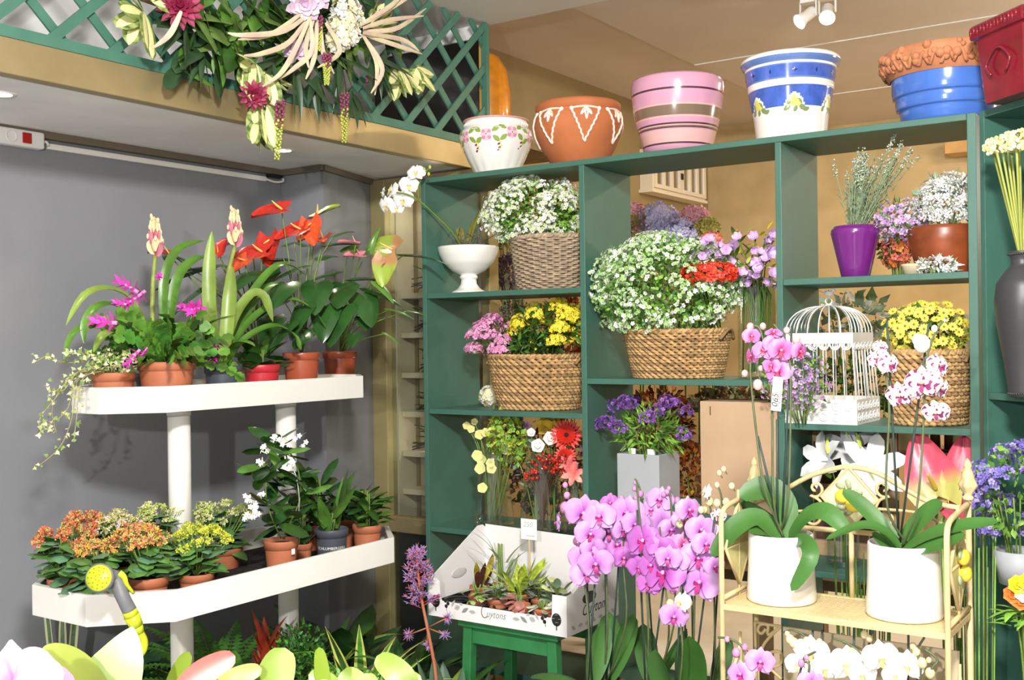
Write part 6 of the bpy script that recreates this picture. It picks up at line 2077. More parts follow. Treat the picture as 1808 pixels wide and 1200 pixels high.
anth_leaves(t, org, [(715, 448, -2.72, 0.5, -0.05, 0.18, 0.09), (605, 500, -2.80, -1.0, -0.5, 0.15, 0.14), (640, 520, -2.78, -0.5, -0.7, 0.16, 0.14), (600, 545, -2.78, -1.4, -0.9, 0.16, 0.14), (655, 510, -2.80, 0.3, -0.3, 0.16, 0.13), (590, 480, -2.86, -2.2, -0.2, 0.14, 0.12), (625, 490, -2.86, 0.9, 0.1, 0.14, 0.12), (640, 560, -2.78, -0.6, -0.5, 0.08, 0.07), (625, 590, -2.76, -1.0, -0.6, 0.07, 0.06), (665, 560, -2.80, 0.8, 0.1, 0.09, 0.07)])
anth_leaves(t, org, [(690, 545, -2.74, 0.3, -0.2, 0.11, 0.06), (722, 548, -2.72, 0.5, -0.1, 0.08, 0.06), (682, 588, -2.74, 0.4, -0.5, 0.08, 0.05), (652, 440, -2.80, 1.5, 1.2, 0.11, 0.05), (668, 500, -2.76, 0.0, -0.6, 0.11, 0.07), (615, 440, -2.86, 2.0, 0.5, 0.10, 0.08)], LGREEN, [ALG, LG2])

# small plant in the red pot
leafy('anthurium_plant', 'young anthurium with small dark leaves in a bright red pot', 462, 643, -2.88, 64, REDPOT, L1(22, 0.10, 0.055, [DGREEN, ALD, GREEN], (0.0, 1.1), (0.3, 0.9), 'oval', 0.05), floor=UT)
for px, py, x in ((330, 675, -2.81), (417, 672, -2.82)):
    q = at_x(px, py, x)
# garland, floor plants and others follow
# ================================================================= BOX ON THE STOOL
BY0, BY1, BX0, BX1, BZ = 2.95, 3.29, -2.365, -1.808, 0.552
t = thing('display_box', 'white printed cardboard display box of small plants on the green stool', 'box', (BX0, BY0, BZ))
CB = mat('white_cardboard', '#e6e3e2', 0.65, var=0.02, scale=5)
org = np.array([BX0, BY0, BZ])
Wb, Db = BX1-BX0, BY1-BY0
m = MB(False)
zf = lambda px, py: at_y(px, py, BY0)[2]-BZ
hb = at_y(847, 923, BY1)[2]-BZ
ht = zf(1000, 1053)
hl = zf(776, 1060)
tx = at_y(776, 1060, BY0)[0]-BX0
th_ = 0.004
# front wall with its two tabs
def slab(poly, axis, c, thick, m_):
    """polygon in the plane of the wall, thickened along axis"""
    V = []
    for s_ in (0, thick):
        for a, z in poly:
            V.append((a, c+s_, z) if axis == 1 else (c+s_, a, z))
    n = len(poly)
    return V, [tuple(range(n))[::-1], tuple(range(n, 2*n))]+[(i, (i+1) % n, (i+1) % n+n, i+n) for i in range(n)]
V, Fs = slab([(0, 0), (Wb, 0), (Wb, ht), (Wb-tx*1.1, ht), (Wb-tx*1.15, hl+0.012), (Wb-tx*1.25, hl), (tx*1.2, hl), (tx*1.05, hl+0.012), (tx, ht-0.01), (tx*0.7, ht), (0, ht)], 1, 0, th_, CB); m.add(V, Fs, CB)
m.build('front_wall', t)
m = MB(False)
V, Fs = slab([(th_, 0), (Db, 0), (Db, hb*0.95), (Db-0.02, hb), (Db*0.86, hb), (0.02, ht), (th_, ht)], 0, 0, th_, CB); m.add(V, Fs, CB); m.build('side_wall', t)
m = MB(False)
V, Fs = slab([(th_, 0), (Db, 0), (Db, hb*0.85), (Db*0.9, hb*0.88), (0.04, ht), (th_, ht)], 0, Wb-th_, th_, CB); m.add(V, Fs, CB); m.build('side_wall', t)
m = MB(False)
V, Fs = slab([(th_, 0), (Wb-th_, 0), (Wb-th_, hb*0.90), (Wb-0.04, hb*0.95), (0.0+th_, hb)], 1, Db-th_, th_, CB); m.add(V, Fs, CB); m.build('back_wall', t)
m = MB(False); m.box((th_, th_, 0.001), (Wb-th_, Db-th_, 0.005), CB); m.build('bottom', t)
m = MB()
m.ball((th_+0.001, Db*0.5, 0.115), (0.002, 0.045, 0.018), mat('hand_hole', '#c9c6c4', 0.7), 12); m.build('hand_hole', t)
m = MB(False); m.ball((Wb+0.0005, Db*0.42, 0.10), (0.0012, 0.045, 0.020), BLACKP, 12); m.build('hand_hole', t)
# print on the front and side walls
m = MB(False)
def pr_front(V, Fs, x, z, mm): m.add([(x+v[0], -0.0006, z+v[1]) for v in V], Fs, mm)
def leafshape(L, w, n=12):
    P = [(L*(i/(n-1)-0.5), w*math.sin(PI*i/(n-1))) for i in range(n)]+[(L*(i/(n-1)-0.5), -w*math.sin(PI*i/(n-1))) for i in range(n-2, 0, -1)]
    return np.array(P), [tuple(range(len(P)))]
def rot2(V, a): return np.stack([V[:, 0]*math.cos(a)-V[:, 1]*math.sin(a), V[:, 0]*math.sin(a)+V[:, 1]*math.cos(a)], 1)
PALE = mat('pale_print', '#b5b1ae', 0.7)
circ = (np.array([(math.cos(a), math.sin(a)) for a in np.linspace(0, 2*PI, 19)[:-1]]), [tuple(range(18))])
for x, sg in ((0.032, 1), (Wb-0.038, -1)):
    pr_front(circ[0]*[0.018, 0.021], circ[1], x, 0.052, INK); pr_front(np.array([(-0.002, -0.034), (0.002, -0.034), (0.002, -0.015), (-0.002, -0.015)]), [(0, 1, 2, 3)], x, 0.052, INK)
    for k in range(4):
        m.add([(x+0.012*math.cos(k*1.6)+q[0], -0.0009, 0.055+0.012*math.sin(k*1.6)+q[1]) for q in ((-.006, -.001), (.006, .001), (.006, .002), (-.006, 0))], [(0, 1, 2, 3)], PALE)
    for a, b in ((0, 0.008), (0.011, 0.0), (0.003, -0.010)):
        pr_front(circ[0]*0.0065, circ[1], x+sg*0.042+a*sg, 0.050+b, INK)
    pr_front(np.array([(0, 0), (0.0015, 0), (0.004, -0.02), (0.002, -0.02)]), [(0, 1, 2, 3)], x+sg*0.044, 0.044, INK)
    for dx, dz, L, w, a in ((0.075, 0.057, 0.030, 0.005, 1.0), (0.092, 0.045, 0.026, 0.009, 0.4), (0.108, 0.058, 0.016, 0.005, -0.4), (0.125, 0.040, 0.034, 0.0065, 0.6), (0.155, 0.038, 0.030, 0.0065, 0.0)):
        V, Fs = leafshape(L, w); pr_front(rot2(V, a*sg), Fs, x+sg*dx, dz-0.004, PALE if L != 0.034 else GREYINK)
        V, Fs = leafshape(L*0.9, 0.0006); m.add([(x+sg*dx+v[0], -0.0009, dz-0.004+v[1]) for v in rot2(V, a*sg)], Fs, GREYINK)
V, Fs = text_mesh('uytons', 0.034, INK, shear=0.35); pr_front(V*[0.85, 1, 1], Fs, Wb*0.5+0.004, 0.036, GREYINK)
m.build('printed_front', t)
m = MB()
cx = Wb*0.5-0.045
m.tube(smoothpath([(cx+0.03, -0.001, 0.068), (cx+0.012, -0.001, 0.062), (cx-0.014, -0.001, 0.071), (cx-0.022, -0.001, 0.083), (cx-0.006, -0.001, 0.083), (cx+0.012, -0.001, 0.072), (cx-0.004, -0.001, 0.055), (cx-0.008, -0.001, 0.035), (cx+0.002, -0.001, 0.022), (cx+0.016, -0.001, 0.027)], 40), 0.0011, INK, 5)
m.build('printed_initial', t)
m = MB(False)
V, Fs = text_mesh('Cuytons', 0.05, INK, shear=0.4)
m.add([(Wb+0.0006, Db*0.52+v[0], 0.062+v[1]) for v in V], Fs, INK)
for k, y in enumerate(np.linspace(0.04, Db-0.04, 7)):
    V, Fs = leafshape(0.03, 0.0065); m.add([(Wb+0.0006, y+v[0], 0.022+v[1]) for v in rot2(V, (k % 3-1)*0.5)], Fs, PALE)
m.build('printed_side', t)

# tray and little plants in the box
TZ = hl+0.004-0.008
t = thing('nursery_tray', 'black plastic tray with round cups inside the white display box', 'tray', (BX0+0.02, BY0+0.02, BZ+0.0055))
m = MB(False)
tw, td = Wb-0.04, Db-0.04
nx, ny = 5, 3
m.box((0, 0, 0), (tw, td, 0.004), BLACKP)
m.box((0.004, 0.004, TZ-0.022), (tw-0.004, td-0.004, TZ-0.019), BLACKP)
for (lo, hi) in (((0, 0, 0.004), (0.004, td, TZ-0.006)), ((tw-0.004, 0, 0.004), (tw, td, TZ-0.006)), ((0, 0, 0.004), (tw, 0.004, TZ-0.006)), ((0, td-0.004, 0.004), (tw, td, TZ-0.006))):
    m.box(lo, hi, BLACKP)
m.build('body', t)
cupc = []
for i in range(nx):
    for j in range(ny):
        x, y = (i+0.5)*tw/nx, (j+0.5)*td/ny
        cupc.append((x, y))
        m = MB(); spin(m, [(0.030, 0.012), (0.040, TZ-0.012), (0.046, TZ-0.010), (0.047, TZ-0.006), (0.039, TZ-0.008)], BLACKP, 20); o = m.build('cup', t); o.location = (x, y, 0)
TRAY = np.array([BX0+0.02, BY0+0.02, BZ+0.0055])


def boxplant(label, px, py, y, leaves, mats_, name='small_potted_plant', rr=0.036):
    P = at_y(px, py, y)
    zt = P[2]
    base = np.array([P[0], y, BZ+0.011])
    t = thing(name, label, 'potted plant', base)
    h = min(zt-base[2], TZ+0.006)
    pot_parts(t, rr, h, TERRA)
    m = MB(); leaves(m, h); m.build('foliage', t)
    return t, base, h
VAR = mat('croton_yellow_green', '#a9bf3c', 0.35, var=0.4, scale=45)
VAR2 = mat('croton_spotted', '#5f8a2f', 0.35, col2='#d3d850', scale=60)
FIT = mat('silver_veined', '#3f5c42', 0.5, col2='#c4cec4', scale=50)
PKF = mat('pink_veined', '#c9807a', 0.5, col2='#7f5a4a', scale=40)
BRZ = mat('bronze_leaf', '#5f3a2e', 0.35, var=0.3, scale=20)
boxplant('pale-edged green plant in a small terracotta pot, leftmost in the display box', 845, 1036, 3.05, L1(10, 0.065, 0.036, [mat('pale_edged_leaf', '#8aa650', 0.45, col2='#c3cf86', scale=25)], (-0.2, 0.8), (0.5, 1.1), 'oval', 0.035), None)
boxplant('silver-veined small plant, second from left in the display box', 878, 1040, 3.04, L1(24, 0.045, 0.026, [FIT], (0.0, 1.0), (0.4, 1.0), 'oval', 0.05), None)
boxplant('pink-veined small plant at the front of the display box', 918, 1056, 3.01, L1(14, 0.05, 0.03, [PKF], (-0.3, 0.6), (0.5, 1.1), 'oval', 0.03), None)
boxplant('white-veined small plant at the right front corner of the display box', 958, 1064, 3.01, L1(14, 0.04, 0.024, [mat('white_veined_leaf', '#e4e6d6', 0.5, col2='#7b9a62', scale=45)], (0.0, 0.9), (0.4, 1.0), 'oval', 0.02), None)
boxplant('bright yellow-green spotted croton in the middle of the display box', 917, 1020, 3.14, L1(22, 0.135, 0.028, [VAR, VAR2], (0.3, 1.5), (0.2, 1.0), 'strap', 0.03), None)
boxplant('bronze and yellow croton at the back left of the display box', 846, 1010, 3.16, L1(6, 0.13, 0.026, [BRZ, mat('croton_gold', '#a5962f', 0.35, var=0.4, scale=40), BRZ], (0.9, 1.4), (0.0, 0.5), 'strap', 0.02), None)
boxplant('tall pale striped dracaena at the back of the display box', 885, 1005, 3.23, L1(12, 0.16, 0.018, [mat('striped_leaf', '#b9c59a', 0.45, col2='#6f8f5a', scale=30)], (0.9, 1.5), (0.0, 0.9), 'sword', 0.14), None)
boxplant('grey-green pale succulent at the right of the display box', 985, 1020, 3.12, L1(24, 0.055, 0.028, [GREY_GREEN, mat('pale_succulent', '#c9cf8f', 0.5, var=0.2, scale=30)], (0.1, 1.2), (0.2, 0.9), 'oval', 0.06), None)
boxplant('small dark grey-leaved plant between the croton and the pale succulent', 955, 1030, 3.12, L1(22, 0.05, 0.024, [mat('smoky_leaf', '#68705f', 0.55, var=0.3, scale=30)], (0.1, 1.2), (0.2, 0.9), 'oval', 0.05), None)
# price card
P = at_y(934, 934, 3.19)
t = thing('price_card', 'white handwritten price card on a stick in the display box', 'price card', (P[0], 3.19, BZ+0.012))
m = MB(False); m.box((-0.033, -0.001, P[2]-BZ-0.012-0.036), (0.033, 0.0, P[2]-BZ-0.012+0.036), PAPER); m.build('card', t)
m = MB(False); m.box((-0.003, 0.0005, 0.0), (0.003, 0.003, P[2]-BZ-0.012), mat('wood_stick', '#cdb489', 0.7)); m.build('stick', t)
m = MB(False)
V, Fs = text_mesh('250', 0.026, GREYINK, shear=0.2); m.add([(v[0]-0.004, -0.0016, P[2]-BZ-0.012+0.016+v[1]) for v in V], Fs, mat('pencil_grey', '#b3b1ae', 0.8))
V, Fs = text_mesh('crotons', 0.012, GREYINK, shear=0.3); m.add([(v[0]+0.006, -0.0016, P[2]-BZ-0.012-0.022+v[1]) for v in V], Fs, mat('pen_red', '#a8686a', 0.8))
m.build('handwriting', t)

# stool
t = thing('stool', 'green painted wooden stool under the white display box', 'stool', (-2.06, 3.09, 0))
m = MB(False); m.box((-0.20, -0.115, BZ-0.028), (0.20, 0.19, BZ-0.0005), GREENS); m.build('seat', t, 0.004)
for y in (-0.095, 0.15):
    m = MB(False); m.box((-0.155, y, BZ-0.085), (0.155, y+0.02, BZ-0.0285), GREENS); m.build('apron', t)
for x in (-0.168, 0.168):
    for y in (-0.085, 0.16):
        m = MB(False); m.beam((x*1.12, y*1.1, 0), (x, y, BZ-0.0285), 0.036, 0.036, GREENS, up=(0, 1, 0)); m.build('leg', t, 0.003)
m = MB(False); m.box((-0.16, -0.09, 0.18), (0.16, -0.065, 0.21), GREENS); m.build('stretcher', t)

# ================================================================= PURPLE ORCHIDS
pb = thing('plant_bench', 'low dark bench carrying the purple orchids in front of the shelves', 'bench', (-1.55, 2.72, 0))
m = MB(False); m.box((-0.42, -0.28, 0.34), (0.46, 0.20, 0.37), mat('dark_bench', '#2c2a28', 0.6)); m.build('bench_top', pb)
for x in (-0.38, 0.38):
    for y in (-0.24, 0.13):
        m = MB(False); m.box((x, y, 0), (x+0.04, y+0.04, 0.34), mat('dark_bench', '', 0.6)); m.build('leg', pb)
OLF = mat('orchid_leaf', '#3f6a2d', 0.45, var=0.18, scale=5, spec=0.35)
OLF2 = mat('orchid_leaf_light', '#5f8a3c', 0.32, var=0.18, scale=5, coat=0.15)
OST = mat('orchid_stem', '#55603f', 0.5, var=0.2, scale=20)
STK = mat('plant_stake', '#33443f', 0.5)
BUDP, BUDC = mat('bud_pink', '#c987b5', 0.5, var=0.2, scale=40), mat('bud_cream', '#dccfa0', 0.5, var=0.15, scale=40)
CPOT = mat('clear_brown_pot', '#5d4a39', 0.3, var=0.2, scale=20)


def orchid(label, px, y, zbase, flowers, buds, stems, stakes, leaves, pot=('plain', 0.06, 0.12), kind='pink', bud_m=None, group=None, y_f=None):
    """flowers (px,py,width px[,kind[,dir]]), stems/stakes pixel polylines at depth y_f, leaves (az,el,L,w,curl)"""
    base = xyz(px, y, zbase)
    t = thing('orchid_plant', label, 'orchid', base, 0, group)
    org = base
    pm, pr_, ph = pot
    if pm == 'white':
        m = MB(); spin(m, [(0, 0), (pr_*0.99, 0), (pr_*1.02, 0.006), (pr_*0.965, ph*0.5), (pr_*0.95, ph-0.006), (pr_*0.935, ph), (pr_*0.88, ph), (pr_*0.87, ph-0.02), (pr_*0.85, ph*0.6), (0, ph*0.6)], WHITEG, 56, sub=2); m.build('pot', t)
        m = MB(); spin(m, [(pr_*0.87, ph-0.018), (0, ph-0.012)], mat('bark_mix', '#7d6a50', 0.9, var=0.4, scale=60, bump=0.8), 24); m.build('bark', t)
    else:
        pot_parts(t, pr_, ph, CPOT)
    yf = y if y_f is None else y_f
    if stems:
        m = MB()
        for pl in stems:
            P = [at_y(a, b, yf) for a, b in pl]
            P = [org+np.array([RNG.uniform(-.012, .012), RNG.uniform(-.012, .012), ph-0.012])]+P
            m.tube(smoothpath(np.array(P)-org, 26), 0.0028, OST, 6)
        m.build('flower_stem', t)
    for pl in stakes:
        m = MB()
        P = [org+np.array([RNG.uniform(-.015, .015), RNG.uniform(-.012, .012), ph-0.012])]+[at_y(a, b, yf+0.006) for a, b in pl]
        m.tube(np.array(P)-org, 0.0027, STK, 6); m.build('stake', t)
    for f in flowers:
        P = at_y(f[0], f[1], yf-RNG.uniform(0.0, 0.03))
        k = f[3] if len(f) > 3 and f[3] else kind
        d = f[4] if len(f) > 4 else face_R(P, 0.0)+np.array([RNG.uniform(-.45, .45), 0, RNG.uniform(-.35, .25)])
        orchid_flower(t, org, P, f[2]*mpp(P)*1.12, k, d, RNG.uniform(-.2, .2))
    if buds:
        m = MB()
        for b in buds:
            P = at_y(b[0], b[1], yf)-org
            r = b[2]*mpp(P+org)
            m.ball(P, (r, r, r*1.15), bud_m or BUDP, 10)
            Q = at_y(b[0]+6, b[1]+9, yf)-org
            m.tube([P, Q], 0.0013, OST, 4)
        m.build('bud', t)
    for lf in leaves:
        if isinstance(lf[0], list):
            m = MB(); m.ribbon(np.array([at_y(a, b, y+c) for a, b, c in lf[0]])-org, lf[1], OLF, lf[2]); m.build('leaf', t)
            continue
        az, el, L, w, cu = lf
        m = MB(); m.blade((0.008*math.cos(az), 0.008*math.sin(az), ph-0.012), az, el, L, w, [OLF, OLF2][int(L*1000) % 2] if pm != 'white' else OLF, cu, 'obov', 0.30, 14); m.build('leaf', t)
    return t


GO = 'orchids massed in front of the shelves'
ZB = 0.3705
orchid('purple orchid nearest the white display box, with a lone bud spray at its left', 1040, 2.72, ZB,
       [(1030, 905, 62), (1058, 912, 54), (1042, 942, 52), (1047, 968, 42), (1028, 985, 48), (1052, 995, 58), (1034, 1012, 52), (985, 922, 34, 'pink', (-0.9, -0.5, 0.0))],
       [(998, 896, 10), (1001, 874, 6), (998, 856, 5), (1018, 955, 7), (1025, 965, 8)], [[(1040, 1120), (1030, 1010), (1012, 920), (1000, 860)]], [[(1033, 960)], [(1052, 1000)]],
       [(2.9, 0.4, 0.24, 0.075, 0.9), (-0.9, 0.5, 0.20, 0.07, 0.9), (1.5, 1.3, 0.20, 0.08, 0.3), (-2.3, 0.3, 0.2, 0.07, 1.0)], y_f=2.66)
orchid('purple orchid second from the display box, flowers high on two stakes', 1072, 2.80, ZB,
       [(1074, 938, 56), (1082, 902, 40), (1077, 888, 32, 'magenta'), (1108, 905, 58), (1122, 925, 46), (1100, 935, 40), (1090, 962, 48, 'magenta'), (1102, 985, 42, 'magenta')],
       [(1070, 882, 5), (1078, 874, 4), (1098, 880, 5)], [[(1072, 1100), (1070, 960), (1078, 880)], [(1105, 1100), (1100, 980), (1108, 880)]], [[(1068, 960)], [(1100, 890)]],
       [(1.2, 1.25, 0.22, 0.085, 0.3), (2.0, 1.2, 0.22, 0.08, 0.4), (-0.6, 0.4, 0.2, 0.07, 0.9)], y_f=2.72)
orchid('deep magenta orchid in the middle of the purple group', 1140, 2.70, ZB,
       [(1136, 955, 62, 'magenta'), (1162, 972, 58, 'magenta'), (1150, 998, 46, 'magenta'), (1128, 1000, 40, 'magenta'), (1172, 1012, 74, 'magenta'), (1146, 1030, 44, 'magenta'), (1180, 985, 44), (1195, 990, 42)],
       [(1180, 1035, 5), (1188, 1042, 6), (1152, 1035, 5)], [[(1145, 1120), (1140, 1020), (1130, 920), (1124, 848)], [(1180, 1130), (1170, 1000), (1165, 930)]], [[(1125, 900)], [(1182, 960)]],
       [(-0.3, 0.6, 0.24, 0.06, 0.5), (0.3, 1.0, 0.22, 0.07, 0.5), (2.6, 0.4, 0.2, 0.07, 0.9)], y_f=2.62)
orchid('lilac orchid with curled bud tips rising before the grey square planter', 1150, 2.84, ZB,
       [(1165, 882, 46), (1150, 900, 36), (1142, 925, 44), (1170, 922, 52), (1185, 935, 42), (1118, 948, 42), (1205, 918, 36)],
       [(1122, 852, 4), (1120, 863, 4), (1131, 872, 6), (1122, 880, 5), (1178, 868, 5), (1181, 862, 4), (1172, 873, 5), (1196, 883, 6)], [[(1135, 1100), (1131, 920), (1131, 868), (1121, 845)], [(1190, 1100), (1186, 920), (1184, 880), (1180, 858)]], [[(1134, 880)]],
       [(0.8, 1.2, 0.2, 0.07, 0.4), (2.2, 1.1, 0.2, 0.07, 0.4)], y_f=2.78)
orchid('pale lilac orchid with veined and spotted blooms beside the cream stand', 1225, 2.74, ZB,
       [(1216, 900, 46, 'pink', (0.9, -0.6, 0.0)), (1238, 935, 52), (1207, 962, 44, 'veined'), (1209, 992, 42, 'spotted'), (1232, 985, 60), (1246, 960, 46), (1236, 1028, 68), (1188, 962, 36), (1262, 1000, 36), (1206, 1010, 34, 'spotted')],
       [(1218, 935, 8), (1200, 925, 7), (1238, 900, 6)], [[(1225, 1120), (1228, 1000), (1235, 930)], [(1205, 1120), (1206, 980), (1214, 905)]], [[(1219, 902)], [(1262, 912)], [(1200, 950)]],
       [(-1.2, 1.25, 0.26, 0.085, 0.25), (0.2, 0.8, 0.2, 0.07, 0.6)], bud_m=BUDC, y_f=2.68)
orchid('small low orchid with one pink bloom under the purple group', 1195, 2.62, ZB,
       [(1190, 1088, 48, 'pink', (0.5, -0.9, -0.1)), (1203, 1062, 36, 'white', (-0.3, -0.8, 0.3))], [(1183, 1065, 7), (1216, 1064, 7)], [[(1205, 1150), (1196, 1070)]], [[(1203, 1035)]],
       [(-1.9, 1.35, 0.22, 0.085, 0.15), (2.8, 0.6, 0.20, 0.06, 0.7)], bud_m=BUDC, y_f=2.56)
orchid('cream orchid with white buds between the purple group and the cream stand', 1258, 2.86, ZB,
       [(1246, 868, 28, 'white', (-0.6, -0.7, 0.3)), (1268, 910, 26, 'spotted'), (1272, 935, 22, 'spotted')], [(1252, 885, 8), (1266, 888, 7), (1282, 886, 7), (1244, 900, 6), (1270, 835, 5), (1278, 828, 5), (1292, 858, 6), (1266, 856, 5)],
       [[(1275, 1100), (1276, 950), (1274, 880), (1266, 855)], [(1262, 1100), (1258, 930), (1250, 880)]], [[(1276, 880)]], [(1.5, 1.2, 0.18, 0.06, 0.4), (-2.5, 0.6, 0.18, 0.06, 0.8)], bud_m=BUDC, y_f=2.80)

# ================================================================= CREAM METAL STAND
EX0, EX1, EY0, EY1, EZ = -1.086, -0.560, 2.50, 2.72, 0.845
CRM = mat('cream_painted_iron', '#cfb988', 0.5, var=0.06, scale=20)
TILEC = mat('cream_ceramic_tile', '#d9d3a4', 0.4, var=0.15, scale=40, bump=0.3, bscale=80)
LEMC = mat('lemon_relief', '#e9cf3f', 0.4, var=0.08, scale=30)
SAGE = mat('sage_relief', '#93a07c', 0.5, var=0.15, scale=40)
et = thing('plant_etagere', 'cream wrought iron plant stand with scrolls, lemon tile and finials', 'plant stand', ((EX0+EX1)/2, (EY0+EY1)/2, 0))
eo = np.array([(EX0+EX1)/2, (EY0+EY1)/2, 0])
ex = EX1-EX0
for x in (EX0, EX1):
    m = MB(); zt = at_y(1675 if x == EX1 else 1278, 955 if x == EX1 else 925, EY0)[2]
    m.tube(np.concatenate([[np.array([x, EY0, 0.0])-eo], smoothpath([np.array([x, EY0, zt-0.03])-eo, np.array([x, EY0+0.012, zt+0.03])-eo, np.array([x, EY0+0.10, zt+0.045])-eo, np.array([x, EY1, zt+0.052])-eo], 14)]), 0.0068, CRM, 8); m.build('front_leg', et)
    zt2 = at_y(1318 if x == EX0 else 1697, 868 if x == EX0 else 878, EY1)[2]
    m = MB(); m.tube([np.array([x, EY1, 0.0])-eo, np.array([x, EY1, zt2])-eo], 0.007, CRM, 8); m.build('back_leg', et)
    m = MB(); spin(m, [(0, 0), (0.012, 0.0), (0.013, 0.006), (0.008, 0.012), (0.013, 0.022), (0.019, 0.034), (0.015, 0.044), (0.014, 0.058), (0.008, 0.074), (0.010, 0.080), (0.006, 0.090), (0.0, 0.098)], CRM, 20, sub=2, flute=lambda z, th: 0.18*np.cos(th*4) if 0.02 < z < 0.05 else 0*th)
    o = m.build('finial', et); o.location = tuple(np.array([x, EY1, zt2-0.004])-eo)


def plate(z, name):
    m = MB(False)
    m.box((-ex/2, EY0-eo[1]-0.004, z-0.014), (ex/2, EY0-eo[1]+0.008, z), CRM); m.box((-ex/2, EY1-eo[1]-0.008, z-0.014), (ex/2, EY1-eo[1]+0.004, z), CRM)
    m.box((-ex/2-0.004, EY0-eo[1], z-0.014), (-ex/2+0.008, EY1-eo[1], z), CRM); m.box((ex/2-0.008, EY0-eo[1], z-0.014), (ex/2+0.004, EY1-eo[1], z), CRM)
    # punched plate: a net of small straps
    nx, ny = 30, 12
    y0, y1 = EY0-eo[1]+0.008, EY1-eo[1]-0.008
    for i in range(1, nx):
        x = -ex/2+ex*i/nx
        m.box((x-0.0062, y0, z-0.004), (x+0.0062, y1, z-0.0015), CRM)
    for j in range(1, ny):
        y = y0+(y1-y0)*j/ny
        m.box((-ex/2+0.008, y-0.0062, z-0.0042), (ex/2-0.008, y+0.0062, z-0.0014), CRM)
    return m.build(name, et)
plate(EZ, 'shelf_plate'); plate(0.50, 'shelf_plate'); plate(0.16, 'shelf_plate')
# back: rail, arch, diamond tile, scrolls, centre upright
PB = lambda px, py: at_y(px, py, EY1)-eo
zr = PB(1500, 938)[2]
m = MB(); m.tube([np.array([EX0, EY1, zr])-eo, np.array([EX1, EY1, zr])-eo], 0.0065, CRM, 8); m.build('back_rail', et)
m = MB(); m.tube(smoothpath([PB(1320, 893), PB(1383, 865), PB(1430, 840), PB(1470, 828), PB(1500, 824), PB(1545, 833), PB(1590, 858), PB(1640, 885), PB(1697, 897)], 40), 0.0065, CRM, 8); m.build('back_arch', et)
m = MB(); m.tube([PB(1503, 940), np.array([PB(1503, 940)[0], EY1-eo[1], EZ])], 0.0065, CRM, 8); m.build('back_upright', et)
cd_ = PB(1500, 878)
hw, hh = 50*mpp(cd_+eo), 54*mpp(cd_+eo)
m = MB(False)
V = [cd_+[0, -0.004, hh], cd_+[hw, -0.004, 0], cd_+[0, -0.004, -hh], cd_+[-hw, -0.004, 0]]
V2 = [v+np.array([0, 0.01, 0]) for v in V]
m.add(V+V2, [(0, 1, 2, 3), (7, 6, 5, 4), (0, 4, 5, 1), (1, 5, 6, 2), (2, 6, 7, 3), (3, 7, 4, 0)], TILEC); tl = m.build('diamond_tile', et)
m = MB(); m.tube([v*1.0 for v in V], 0.005, CRM, 6, closed=True); m.build('tile_frame', et)
for dx, dz in ((-0.014, 0.004), (0.012, -0.016)):
    m = MB(); m.ball(cd_+[dx, -0.014, dz], (0.0185, 0.012, 0.0175), LEMC, 14); m.build('lemon', tl)
m = MB()
for dx, dz, a in ((-0.02, 0.028, 0.4), (0.0, 0.034, 1.2), (0.022, 0.016, 0.2), (0.0, -0.036, 2.6), (-0.018, -0.024, 3.4), (0.03, -0.002, -0.4)):
    R = roty(a)
    m.ball(cd_+[dx, -0.008, dz], (0.014, 0.004, 0.007), SAGE, 8, R)
m.build('leaf_relief', tl)


def spiral(c, r, turns, a0, sgn, tail=None, n=40):
    P = []
    for u in np.linspace(0, 1, n):
        rr_ = r*(0.22+0.78*u); a = a0+sgn*turns*2*PI*(u-1)
        P.append(c+np.array([rr_*math.cos(a), 0, rr_*math.sin(a)]))
    if tail is not None:
        P += list(smoothpath([P[-1]]+tail, 12)[1:])
    return P
u_ = mpp(cd_+eo)
for sg in (-1, 1):
    m = MB(); c = PB(1500+sg*60, 862); m.tube(spiral(c, 16*u_, 1.1, -0.9 if sg > 0 else PI+0.9, sg, [c+np.array([sg*-0.0, 0, -0.03])+np.array([-sg*0.01, 0, 0]), PB(1500+sg*45, 900)]), 0.004, CRM, 6); m.build('scroll', et)
    m = MB(); c = PB(1500+sg*68, 912); m.tube(spiral(c, 20*u_, 0.75, PI/2+sg*0.9, -sg, [PB(1500+sg*120, 905), PB(1500+sg*165, 925)]), 0.004, CRM, 6); m.build('scroll', et)
